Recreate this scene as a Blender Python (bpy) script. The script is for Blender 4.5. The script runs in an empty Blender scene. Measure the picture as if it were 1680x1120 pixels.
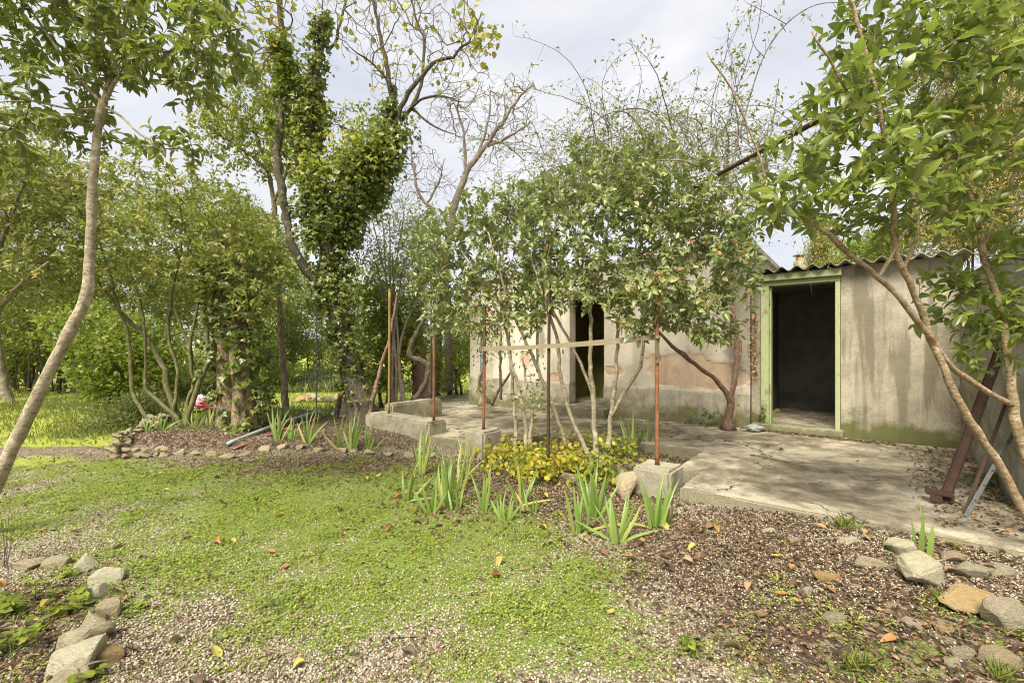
import bpy, bmesh, math, random
import numpy as np
from mathutils import Vector, Matrix, Quaternion
R = math.radians
scene = bpy.context.scene
COL = scene.collection

# ---------------------------------------------------------------- camera
F = 720.0            # focal length in photograph pixels (1680 wide)
EYE = 1.45
HOR = 570.0          # horizon row
cam_d = bpy.data.cameras.new("camera")
cam = bpy.data.objects.new("camera", cam_d); COL.objects.link(cam)
cam.location = (0, 0, EYE); cam.rotation_euler = (R(90), 0, 0)
cam_d.sensor_width = 36.0; cam_d.lens = F / 1680.0 * 36.0
cam_d.shift_y = (HOR - 560.0) / 1680.0
cam_d.clip_start = 0.05; cam_d.clip_end = 2000.0
scene.camera = cam

# ---------------------------------------------------------------- sky
SUN_EL, SUN_AZ = 52.0, 205.0       # azimuth measured from +Y clockwise
world = bpy.data.worlds.new("World"); scene.world = world; world.use_nodes = True
wn, wl = world.node_tree.nodes, world.node_tree.links
wn.clear()
wo = wn.new("ShaderNodeOutputWorld")
sky = wn.new("ShaderNodeTexSky"); sky.sky_type = 'NISHITA'; sky.sun_disc = False
sky.sun_elevation = R(SUN_EL); sky.sun_rotation = R(SUN_AZ); sky.dust_density = 2.0
bg1 = wn.new("ShaderNodeBackground"); bg1.inputs[1].default_value = 0.10
wl.new(sky.outputs[0], bg1.inputs[0])
tc = wn.new("ShaderNodeTexCoord"); mp = wn.new("ShaderNodeMapping")
mp.inputs['Scale'].default_value = (1.0, 1.0, 2.4); mp.inputs['Location'].default_value = (0.3, 0.2, 0.6)
wl.new(tc.outputs['Generated'], mp.inputs[0])
nz = wn.new("ShaderNodeTexNoise"); nz.inputs['Scale'].default_value = 2.1; nz.inputs['Detail'].default_value = 7
nz.inputs['Roughness'].default_value = 0.52; nz.inputs['Distortion'].default_value = 0.35
wl.new(mp.outputs[0], nz.inputs[0])
cr = wn.new("ShaderNodeValToRGB")
cr.color_ramp.elements[0].position = 0.33; cr.color_ramp.elements[0].color = (0.72, 0.745, 0.82, 1)
cr.color_ramp.elements[1].position = 0.64; cr.color_ramp.elements[1].color = (0.95, 0.955, 0.975, 1)
e = cr.color_ramp.elements.new(0.5); e.color = (0.82, 0.832, 0.875, 1)
wl.new(nz.outputs[0], cr.inputs[0])
bg2 = wn.new("ShaderNodeBackground"); bg2.inputs[1].default_value = 0.47
wl.new(cr.outputs[0], bg2.inputs[0])
mr = wn.new("ShaderNodeMapRange"); mr.inputs[1].default_value = 0.30; mr.inputs[2].default_value = 0.52
mr.inputs[3].default_value = 0.84; mr.inputs[4].default_value = 0.97
wl.new(nz.outputs[0], mr.inputs[0])
mx = wn.new("ShaderNodeMixShader")
wl.new(mr.outputs[0], mx.inputs[0]); wl.new(bg1.outputs[0], mx.inputs[1]); wl.new(bg2.outputs[0], mx.inputs[2])
wl.new(mx.outputs[0], wo.inputs[0])

# ---------------------------------------------------------------- sun (veiled by thin cloud)
sd = bpy.data.lights.new("sun", 'SUN'); sd.energy = 3.6; sd.angle = R(28); sd.color = (1.0, 0.94, 0.83)
so = bpy.data.objects.new("sun", sd); COL.objects.link(so)
az = R(SUN_AZ); el = R(SUN_EL)
sv = Vector((math.sin(az) * math.cos(el), math.cos(az) * math.cos(el), math.sin(el)))
so.rotation_euler = sv.to_track_quat('Z', 'Y').to_euler(); so.location = sv * 40

vs = scene.view_settings
vs.view_transform = 'Standard'; vs.look = 'None'; vs.exposure = 1.2; vs.gamma = 1.0; vs.use_curve_mapping = False
scene.cycles.max_bounces = 6; scene.cycles.diffuse_bounces = 4; scene.cycles.transparent_max_bounces = 8
scene.cycles.use_denoising = True
scene.cycles.pixel_filter_type = 'BLACKMAN_HARRIS'; scene.cycles.filter_width = 1.05

# ---------------------------------------------------------------- helpers
def P(u, v, d):
    """point seen at photograph pixel (u, v) at depth d"""
    return np.array([(u - 840.0) / F * d, d, EYE + (HOR - v) / F * d])

def hashn(ix, iy, seed):
    n = (ix.astype(np.int64) * 374761393 + iy.astype(np.int64) * 668265263 + seed * 982451653) & 0x7fffffff
    n = ((n ^ (n >> 13)) * 1274126177) & 0x7fffffff
    return ((n ^ (n >> 16)) & 0xffff) / 65535.0
def vnoise(x, y, seed=0):
    x = np.asarray(x, float); y = np.asarray(y, float)
    ix = np.floor(x); iy = np.floor(y); fx = x - ix; fy = y - iy
    fx = fx * fx * (3 - 2 * fx); fy = fy * fy * (3 - 2 * fy)
    a = hashn(ix, iy, seed); b = hashn(ix + 1, iy, seed); c = hashn(ix, iy + 1, seed); d = hashn(ix + 1, iy + 1, seed)
    return (a * (1 - fx) + b * fx) * (1 - fy) + (c * (1 - fx) + d * fx) * fy
def fbm(x, y, seed=0, oct=4):
    s = 0; a = 0.5; t = 0
    for k in range(oct):
        s = s + a * vnoise(np.asarray(x) * 2 ** k, np.asarray(y) * 2 ** k, seed + k * 7); t += a; a *= 0.5
    return s / t
def sstep(a, b, x):
    t = np.clip((np.asarray(x, float) - a) / (b - a), 0, 1); return t * t * (3 - 2 * t)

# wall frame: origin at the house's right front corner, +x along the wall to the right, +y into the building
OX, OY = 3.75, 6.89
EX = np.array([0.7809, -0.6247]); EYv = np.array([0.6247, 0.7809])
def W(x, y, z):
    return (OX + x * EX[0] + y * EYv[0], OY + x * EX[1] + y * EYv[1], z)
def Wi(X, Y):
    dx = X - OX; dy = Y - OY
    return dx * EX[0] + dy * EX[1], dx * EYv[0] + dy * EYv[1]
def zt(x):            # terrace top, falling gently to the left
    return 0.19 + 0.02 * np.minimum(0, np.asarray(x, float)).clip(-8)

def ground_h(X, Y):
    X = np.asarray(X, float); Y = np.asarray(Y, float)
    h = 0.03 * (fbm(X * 0.6, Y * 0.6, 3) - 0.5) + 0.02 * (fbm(X * 2.5, Y * 2.5, 9) - 0.5)
    lx, ly = Wi(X, Y)
    h = h + (0.05 + 0.115 * sstep(-0.2, 1.3, lx)) * sstep(-0.4, 0.2, lx) * sstep(-6.5, -3.9, ly)                 # rises to the terrace at the right
    edge = 6.18 + 0.12 * np.sin(X * 1.3)
    bed = sstep(-0.05, 0.25, Y - edge) * sstep(-5.75, -5.45, X) * (1 - sstep(-1.9, -1.2, X)) * (1 - sstep(9.0, 10.5, Y))
    h = h + bed * (0.07 + 0.13 * (1 - sstep(-5.2, -3.8, X)))
    nb = sstep(-2.55, -2.3, lx) * (1 - sstep(-0.4, -0.1, lx)) * sstep(-3.9, -3.3, ly) * (1 - sstep(-2.1, -1.9, ly))
    return h + 0.06 * nb
_gc = {}
def G(u, v):
    k_ = (float(u), float(v))
    if k_ not in _gc: _gc[k_] = _G(u, v)
    return _gc[k_].copy()
def _G(u, v):
    d = 3.0
    for k in range(22):
        X = (u - 840.0) / F * d
        d2 = (EYE - float(ground_h(X, d))) * F / (v - HOR)
        d = 0.5 * d + 0.5 * d2
    X = (u - 840.0) / F * d
    return np.array([X, d, float(ground_h(X, d))])

# ---------------------------------------------------------------- objects
def tag(o, label=None, cat=None, group=None, kind=None):
    if label: o["label"] = label
    if cat: o["category"] = cat
    if group: o["group"] = group
    if kind: o["kind"] = kind
    return o
def link(o):
    COL.objects.link(o); return o
def empty(name, loc, label, cat, group=None):
    o = bpy.data.objects.new(name, None); o.location = tuple(loc); o.empty_display_size = 0.1
    link(o); return tag(o, label, cat, group)
def obj(name, me, mat=None, parent=None):
    if mat is not None and len(me.materials) == 0: me.materials.append(mat)
    o = bpy.data.objects.new(name, me); link(o)
    if parent is not None:
        o.parent = parent
        if parent.parent is None and parent.type == 'EMPTY': o.matrix_parent_inverse = Matrix.Translation(-parent.location)
    return o
def part_empty(name, parent):
    o = bpy.data.objects.new(name, None); o.empty_display_size = 0.1; link(o)
    o.parent = parent; o.matrix_parent_inverse = Matrix.Translation(-parent.location); return o
def mesh_np(name, V, faces, smooth=False):
    """V (n,3); faces: array (m,k) or list of such arrays"""
    if isinstance(faces, np.ndarray): faces = [faces]
    faces = [f for f in faces if len(f)]
    me = bpy.data.meshes.new(name)
    V = np.ascontiguousarray(V, dtype=np.float32)
    me.vertices.add(len(V)); me.vertices.foreach_set("co", V.ravel())
    nl = sum(f.size for f in faces); npoly = sum(len(f) for f in faces)
    me.loops.add(nl); me.polygons.add(npoly)
    me.loops.foreach_set("vertex_index", np.concatenate([f.ravel() for f in faces]).astype(np.int32))
    tot = np.concatenate([np.full(len(f), f.shape[1]) for f in faces])
    st = np.concatenate([[0], np.cumsum(tot)[:-1]])
    me.polygons.foreach_set("loop_start", st.astype(np.int32))
    me.polygons.foreach_set("use_smooth", np.full(npoly, smooth))
    me.update(calc_edges=True); me.validate()
    return me
def mesh_bm(name, bm, smooth=False):
    me = bpy.data.meshes.new(name); bm.to_mesh(me); bm.free()
    if smooth:
        me.polygons.foreach_set("use_smooth", np.ones(len(me.polygons), bool))
    return me
def norm(a):
    a = np.asarray(a, float)
    return a / np.maximum(np.linalg.norm(a, axis=-1, keepdims=True), 1e-9)

# ---------------------------------------------------------------- materials
def newmat(name):
    m = bpy.data.materials.new(name); m.use_nodes = True
    nt = m.node_tree; b = nt.nodes['Principled BSDF']
    return m, nt, b
def N(nt, kind, **kw):
    n = nt.nodes.new(kind)
    for k, v in kw.items():
        if k in n.inputs: n.inputs[k].default_value = v
        else: setattr(n, k, v)
    return n
def ramp(nt, src, stops):
    r = nt.nodes.new("ShaderNodeValToRGB"); el = r.color_ramp.elements
    while len(el) > 1: el.remove(el[0])
    el[0].position = stops[0][0]; el[0].color = (*stops[0][1], 1)
    for p, c in stops[1:]:
        x = el.new(p); x.color = (*c, 1)
    nt.links.new(src, r.inputs[0]); return r.outputs[0]
def mixc(nt, fac, a, b, mode='MIX'):
    m = nt.nodes.new("ShaderNodeMix"); m.data_type = 'RGBA'; m.blend_type = mode
    for s, val in ((0, fac), (6, a), (7, b)):
        if hasattr(val, 'node'): nt.links.new(val, m.inputs[s])
        else: m.inputs[s].default_value = val if s == 0 else (*val, 1)
    return m.outputs[2]
def math_(nt, op, a, b=None, clamp=False):
    m = nt.nodes.new("ShaderNodeMath"); m.operation = op; m.use_clamp = clamp
    for s, val in ((0, a), (1, b)):
        if val is None: continue
        if hasattr(val, 'node'): nt.links.new(val, m.inputs[s])
        else: m.inputs[s].default_value = val
    return m.outputs[0]
def coords(nt, scale=(1, 1, 1), kind='Object'):
    t = nt.nodes.new("ShaderNodeTexCoord"); m = nt.nodes.new("ShaderNodeMapping")
    m.inputs['Scale'].default_value = scale
    nt.links.new(t.outputs[kind], m.inputs[0]); return m.outputs[0]
def noise(nt, co, scale, detail=6, rough=0.6, dist=0.0):
    n = N(nt, "ShaderNodeTexNoise", Scale=scale, Detail=detail, Roughness=rough, Distortion=dist)
    if co is not None: nt.links.new(co, n.inputs['Vector'])
    return n.outputs[0]
def bump(nt, b, h, strength=0.4, dist=0.02):
    n = N(nt, "ShaderNodeBump", Strength=strength, Distance=dist)
    nt.links.new(h, n.inputs['Height']); nt.links.new(n.outputs[0], b.inputs['Normal'])
def sub(nt, src, lo, hi):
    m = nt.nodes.new("ShaderNodeMapRange"); m.inputs[1].default_value = lo; m.inputs[2].default_value = hi
    m.interpolation_type = 'SMOOTHSTEP'
    nt.links.new(src, m.inputs[0]); return m.outputs[0]

def leaf_mat(name, stops, back=(0.5, 0.6), trans=0.3, rough=0.42, spec=0.45, vein=False):
    """stops: list of colours picked per leaf; back: (mix, value) of the paler underside"""
    m, nt, b = newmat(name)
    g = nt.nodes.new("ShaderNodeNewGeometry"); oi = nt.nodes.new("ShaderNodeObjectInfo")
    r = math_(nt, 'FRACT', math_(nt, 'ADD', g.outputs['Random Per Island'], math_(nt, 'MULTIPLY', oi.outputs['Random'], 3.7)))
    k = len(stops)
    c = ramp(nt, r, [(i / (k - 1), s) for i, s in enumerate(stops)])
    co = coords(nt)
    sp = noise(nt, co, 26.0, 3)
    c = mixc(nt, math_(nt, 'MULTIPLY', sub(nt, sp, 0.42, 0.72), 0.45), c, (0.55, 0.5, 0.3), 'MULTIPLY')
    ax = nt.nodes.new("ShaderNodeAttribute"); ax.attribute_name = 'lx'; ay = nt.nodes.new("ShaderNodeAttribute"); ay.attribute_name = 'ly'
    rib = math_(nt, 'MULTIPLY', math_(nt, 'SUBTRACT', 1.0, sub(nt, math_(nt, 'ABSOLUTE', ax.outputs['Fac']), 0.01, 0.10)), sub(nt, ay.outputs['Fac'], 0.001, 0.01))
    c = mixc(nt, math_(nt, 'MULTIPLY', rib, 0.5), c, mixc(nt, 0.5, c, (0.42, 0.45, 0.16)))
    r2 = math_(nt, 'FRACT', math_(nt, 'MULTIPLY', r, 37.0))
    wear = math_(nt, 'MULTIPLY', sub(nt, math_(nt, 'ADD', ay.outputs['Fac'], math_(nt, 'MULTIPLY', sp, 0.5)), 1.0, 1.25), sub(nt, r2, 0.80, 0.86))
    c = mixc(nt, wear, c, (0.26, 0.15, 0.05))
    cb = mixc(nt, 0.45, c, (0.22, 0.27, 0.14))
    c2 = mixc(nt, g.outputs['Backfacing'], c, cb)
    nt.links.new(c2, b.inputs['Base Color'])
    b.inputs['Roughness'].default_value = rough; b.inputs['Specular IOR Level'].default_value = spec
    tr = nt.nodes.new("ShaderNodeBsdfTranslucent")
    ct = mixc(nt, 0.5, c, (0.30, 0.42, 0.05)); nt.links.new(ct, tr.inputs[0])
    ms = nt.nodes.new("ShaderNodeMixShader"); ms.inputs[0].default_value = trans
    nt.links.new(b.outputs[0], ms.inputs[1]); nt.links.new(tr.outputs[0], ms.inputs[2])
    nt.links.new(ms.outputs[0], nt.nodes['Material Output'].inputs[0])
    return m

def bark_mat(name, c1, c2, c3, scale=(40, 40, 9), moss=0.0, bs=0.7):
    m, nt, b = newmat(name)
    co = coords(nt, scale)
    n1 = noise(nt, co, 1.0, 8, 0.68, 0.5); n2 = noise(nt, coords(nt), 9.0, 6, 0.65, 0.4)
    n3 = noise(nt, coords(nt, (120, 120, 60)), 1.0, 4); n4 = noise(nt, coords(nt), 24.0, 4, 0.6)
    c = ramp(nt, n1, [(0.32, c1), (0.5, c2), (0.68, c3)])
    c = mixc(nt, math_(nt, 'MULTIPLY', sub(nt, n2, 0.52, 0.62), 0.7), c, tuple(min(1, x * 1.25) for x in c3))
    c = mixc(nt, math_(nt, 'MULTIPLY', sub(nt, n4, 0.60, 0.68), 0.75), c, tuple(x * 0.45 for x in c1))
    if moss: c = mixc(nt, math_(nt, 'MULTIPLY', math_(nt, 'SUBTRACT', 1.0, sub(nt, n2, 0.36, 0.48)), moss * 1.6, True), c, (0.13, 0.15, 0.04))
    nt.links.new(c, b.inputs['Base Color']); b.inputs['Roughness'].default_value = 0.9
    b.inputs['Specular IOR Level'].default_value = 0.2
    bump(nt, b, math_(nt, 'ADD', n1, math_(nt, 'ADD', math_(nt, 'MULTIPLY', n3, 0.5), n4)), bs, 0.016)
    return m

def plain_mat(name, col, rough=0.8, var=0.25, scale=20, bs=0.3, spec=0.3, metal=0.0, dirt=None):
    m, nt, b = newmat(name)
    co = coords(nt); n1 = noise(nt, co, scale, 6); n2 = noise(nt, co, scale * 0.18, 4)
    c = mixc(nt, math_(nt, 'MULTIPLY', sub(nt, n1, 0.3, 0.7), var), col, tuple(x * 0.45 for x in col))
    if dirt: c = mixc(nt, sub(nt, n2, 0.45, 0.68), c, dirt)
    nt.links.new(c, b.inputs['Base Color'])
    b.inputs['Roughness'].default_value = rough; b.inputs['Specular IOR Level'].default_value = spec
    b.inputs['Metallic'].default_value = metal
    bump(nt, b, n1, bs, 0.006)
    return m

def rock_mat(name, c1, c2, c3, moss=0.25):
    m, nt, b = newmat(name)
    co = coords(nt)
    oi = nt.nodes.new("ShaderNodeObjectInfo")
    n1 = noise(nt, co, 7, 8, 0.65, 0.3); n2 = noise(nt, co, 38, 6, 0.7); n3 = noise(nt, co, 3.3, 4)
    c = ramp(nt, n1, [(0.28, c1), (0.5, c2), (0.7, c3)])
    c = mixc(nt, math_(nt, 'MULTIPLY', sub(nt, n2, 0.45, 0.7), 0.6), c, tuple(x * 0.5 for x in c1))
    c = mixc(nt, math_(nt, 'MULTIPLY', sub(nt, n3, 0.5, 0.62), moss), c, (0.13, 0.15, 0.05))
    c = mixc(nt, 0.3, c, mixc(nt, oi.outputs['Random'], c1, c3))
    n5 = noise(nt, co, 90, 3, 0.6); c = mixc(nt, math_(nt, 'MULTIPLY', sub(nt, n5, 0.54, 0.68), 0.3), c, tuple(x * 0.35 for x in c1))
    n6 = noise(nt, coords(nt, (1.2, 1.2, 4)), 2.0, 6, 0.7, 0.3); c = mixc(nt, math_(nt, 'MULTIPLY', math_(nt, 'SUBTRACT', 1.0, sub(nt, n6, 0.30, 0.40)), 0.5), c, tuple(x * 0.4 for x in c1))
    nt.links.new(c, b.inputs['Base Color']); b.inputs['Roughness'].default_value = 0.92
    b.inputs['Specular IOR Level'].default_value = 0.2
    bump(nt, b, math_(nt, 'ADD', math_(nt, 'ADD', n1, n6), math_(nt, 'MULTIPLY', n2, 0.6)), 1.0, 0.03)
    return m

M = {}
M['vib'] = leaf_mat('viburnum_leaf', [(0.127, 0.164, 0.045), (0.179, 0.234, 0.058), (0.252, 0.297, 0.081), (0.356, 0.376, 0.136), (0.189, 0.242, 0.065), (0.463, 0.423, 0.218)], rough=0.36, spec=0.6, trans=0.28)
M['vib_near'] = leaf_mat('laurel_leaf', [(0.110, 0.150, 0.022), (0.149, 0.208, 0.028), (0.220, 0.280, 0.035), (0.299, 0.339, 0.055), (0.168, 0.222, 0.033)], trans=0.4, rough=0.33, spec=0.55)
M['left_near'] = leaf_mat('left_tree_leaf', [(0.112, 0.136, 0.022), (0.163, 0.188, 0.028), (0.244, 0.246, 0.035), (0.174, 0.195, 0.028)], trans=0.42, rough=0.4)
M['ever'] = leaf_mat('evergreen_leaf', [(0.141, 0.160, 0.029), (0.210, 0.235, 0.035), (0.299, 0.294, 0.046), (0.421, 0.348, 0.081), (0.246, 0.268, 0.041), (0.175, 0.202, 0.035)], rough=0.42, spec=0.5, trans=0.35)
M['ivy'] = leaf_mat('ivy_leaf', [(0.090, 0.122, 0.023), (0.133, 0.180, 0.032), (0.198, 0.238, 0.048), (0.269, 0.283, 0.051), (0.133, 0.174, 0.034)], rough=0.34, spec=0.6, trans=0.28)
M['yel'] = leaf_mat('yellowing_leaf', [(0.28, 0.30, 0.02), (0.44, 0.38, 0.02), (0.58, 0.44, 0.022), (0.36, 0.34, 0.02), (0.52, 0.35, 0.025)], trans=0.4, rough=0.5)
M['lime'] = leaf_mat('limegreen_leaf', [(0.20, 0.27, 0.025), (0.28, 0.35, 0.03), (0.36, 0.40, 0.04), (0.16, 0.24, 0.025), (0.42, 0.41, 0.06)], trans=0.42, rough=0.5)
M['bgreen'] = leaf_mat('bright_leaf', [(0.156, 0.214, 0.015), (0.216, 0.275, 0.020), (0.276, 0.326, 0.030), (0.120, 0.173, 0.015), (0.360, 0.347, 0.030)], trans=0.42, rough=0.5)
M['dark'] = leaf_mat('wood_leaf', [(0.132, 0.155, 0.024), (0.187, 0.215, 0.029), (0.264, 0.293, 0.036), (0.352, 0.344, 0.042)], rough=0.5, trans=0.38)
M['olive'] = leaf_mat('olive_leaf', [(0.19, 0.21, 0.055), (0.24, 0.255, 0.075), (0.30, 0.30, 0.09), (0.15, 0.19, 0.045)], rough=0.55)
M['blue'] = leaf_mat('bluegreen_leaf', [(0.18, 0.23, 0.13), (0.23, 0.285, 0.18), (0.29, 0.33, 0.22), (0.17, 0.20, 0.10)], trans=0.2, rough=0.6)
M['conif'] = leaf_mat('conifer_leaf', [(0.28, 0.31, 0.035), (0.38, 0.38, 0.05), (0.45, 0.38, 0.06), (0.48, 0.33, 0.08), (0.32, 0.34, 0.04)], trans=0.3, rough=0.6)
M['conif_brown'] = leaf_mat('conifer_brown', [(0.46, 0.36, 0.09), (0.50, 0.33, 0.11), (0.42, 0.37, 0.07), (0.38, 0.30, 0.07)], trans=0.25, rough=0.7)
M['iris'] = leaf_mat('iris_leaf', [(0.126, 0.201, 0.033), (0.183, 0.275, 0.052), (0.229, 0.338, 0.071), (0.297, 0.380, 0.103)], trans=0.3, rough=0.42)
M['iris_y'] = leaf_mat('iris_leaf_faded', [(0.48, 0.45, 0.10), (0.40, 0.42, 0.10), (0.52, 0.36, 0.10)], trans=0.3, rough=0.5)
M['moss'] = leaf_mat('ground_cover_leaf', [(0.176, 0.242, 0.027), (0.247, 0.318, 0.041), (0.320, 0.387, 0.061), (0.391, 0.425, 0.096), (0.206, 0.280, 0.035)], trans=0.35, rough=0.5)
M['grass'] = leaf_mat('grass_blade', [(0.22, 0.29, 0.035), (0.31, 0.36, 0.05), (0.40, 0.40, 0.08), (0.27, 0.33, 0.04)], trans=0.35, rough=0.55)
M['dry'] = leaf_mat('dry_leaf', [(0.07, 0.04, 0.025), (0.17, 0.095, 0.045), (0.05, 0.032, 0.024), (0.40, 0.27, 0.13), (0.11, 0.065, 0.05), (0.26, 0.13, 0.05), (0.08, 0.055, 0.04), (0.33, 0.19, 0.09)], trans=0.12, rough=0.55, spec=0.4)
M['dry_y'] = leaf_mat('dry_leaf_yellow', [(0.50, 0.40, 0.09), (0.52, 0.33, 0.09), (0.44, 0.40, 0.09)], trans=0.2, rough=0.5)
M['dry_o'] = leaf_mat('dry_leaf_orange', [(0.46, 0.22, 0.06), (0.38, 0.17, 0.06), (0.48, 0.28, 0.09)], trans=0.2, rough=0.5)
M['berry'] = leaf_mat('red_berry', [(0.504, 0.135, 0.075), (0.560, 0.210, 0.105), (0.448, 0.195, 0.120)], trans=0.0, rough=0.4)
M['bark'] = bark_mat('bark_grey_brown', (0.13, 0.105, 0.07), (0.22, 0.18, 0.12), (0.34, 0.29, 0.20), moss=0.25)
M['bark_pale'] = bark_mat('bark_pale', (0.24, 0.19, 0.12), (0.37, 0.31, 0.20), (0.48, 0.42, 0.30), (28, 28, 45), moss=0.3, bs=0.8)
M['bark_tan'] = bark_mat('bark_tan', (0.22, 0.155, 0.085), (0.34, 0.25, 0.14), (0.44, 0.35, 0.22), (32, 32, 50), moss=0.25, bs=0.9)
M['bark_dark'] = bark_mat('bark_dark', (0.045, 0.035, 0.025), (0.10, 0.08, 0.055), (0.17, 0.145, 0.10), (45, 45, 12), moss=0.2, bs=1.0)
M['bark_moss'] = bark_mat('bark_mossy', (0.08, 0.08, 0.035), (0.15, 0.145, 0.06), (0.22, 0.20, 0.09), moss=0.5)
M['bark_red'] = bark_mat('bark_reddish', (0.14, 0.075, 0.05), (0.23, 0.14, 0.095), (0.32, 0.22, 0.16), (60, 60, 8), bs=1.0)
M['dead'] = bark_mat('dead_wood', (0.09, 0.065, 0.04), (0.25, 0.19, 0.115), (0.44, 0.34, 0.20), (45, 45, 4), bs=1.0)
M['twig'] = bark_mat('twig', (0.13, 0.10, 0.08), (0.20, 0.16, 0.13), (0.27, 0.22, 0.18))
M['rust'] = plain_mat('rusty_iron', (0.30, 0.13, 0.06), 0.85, 0.6, 30, 0.5, dirt=(0.16, 0.075, 0.045))
M['rust_dark'] = plain_mat('dark_rusty_iron', (0.080, 0.044, 0.027), 0.8, 0.5, 30, 0.5, dirt=(0.052, 0.034, 0.025))
M['rust_yel'] = plain_mat('mossy_rusty_iron', (0.30, 0.22, 0.07), 0.85, 0.5, 30, 0.5, dirt=(0.22, 0.13, 0.06))
M['iron_grey'] = plain_mat('grey_iron', (0.17, 0.17, 0.165), 0.6, 0.5, 30, 0.3, dirt=(0.13, 0.11, 0.09))
M['zinc'] = plain_mat('zinc', (0.34, 0.37, 0.42), 0.5, 0.3, 14, 0.15, spec=0.5, metal=0.35, dirt=(0.26, 0.28, 0.32))
M['board'] = plain_mat('weathered_board', (0.31, 0.255, 0.155), 0.85, 0.45, 18, 0.4, dirt=(0.27, 0.22, 0.14))
M['rock'] = rock_mat('limestone', (0.348, 0.282, 0.171), (0.517, 0.429, 0.268), (0.697, 0.606, 0.416))
M['rock_white'] = rock_mat('pale_limestone', (0.444, 0.383, 0.240), (0.634, 0.556, 0.370), (0.720, 0.697, 0.499), 0.3)
M['rock_orange'] = rock_mat('ochre_stone', (0.450, 0.270, 0.090), (0.550, 0.370, 0.160), (0.580, 0.480, 0.310), 0.05)
M['rock_grey'] = rock_mat('grey_stone', (0.306, 0.258, 0.162), (0.475, 0.404, 0.268), (0.634, 0.556, 0.397), 0.35)
M['rock_tan'] = rock_mat('tan_stone', (0.360, 0.264, 0.156), (0.516, 0.408, 0.252), (0.624, 0.528, 0.360), 0.35)
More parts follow.
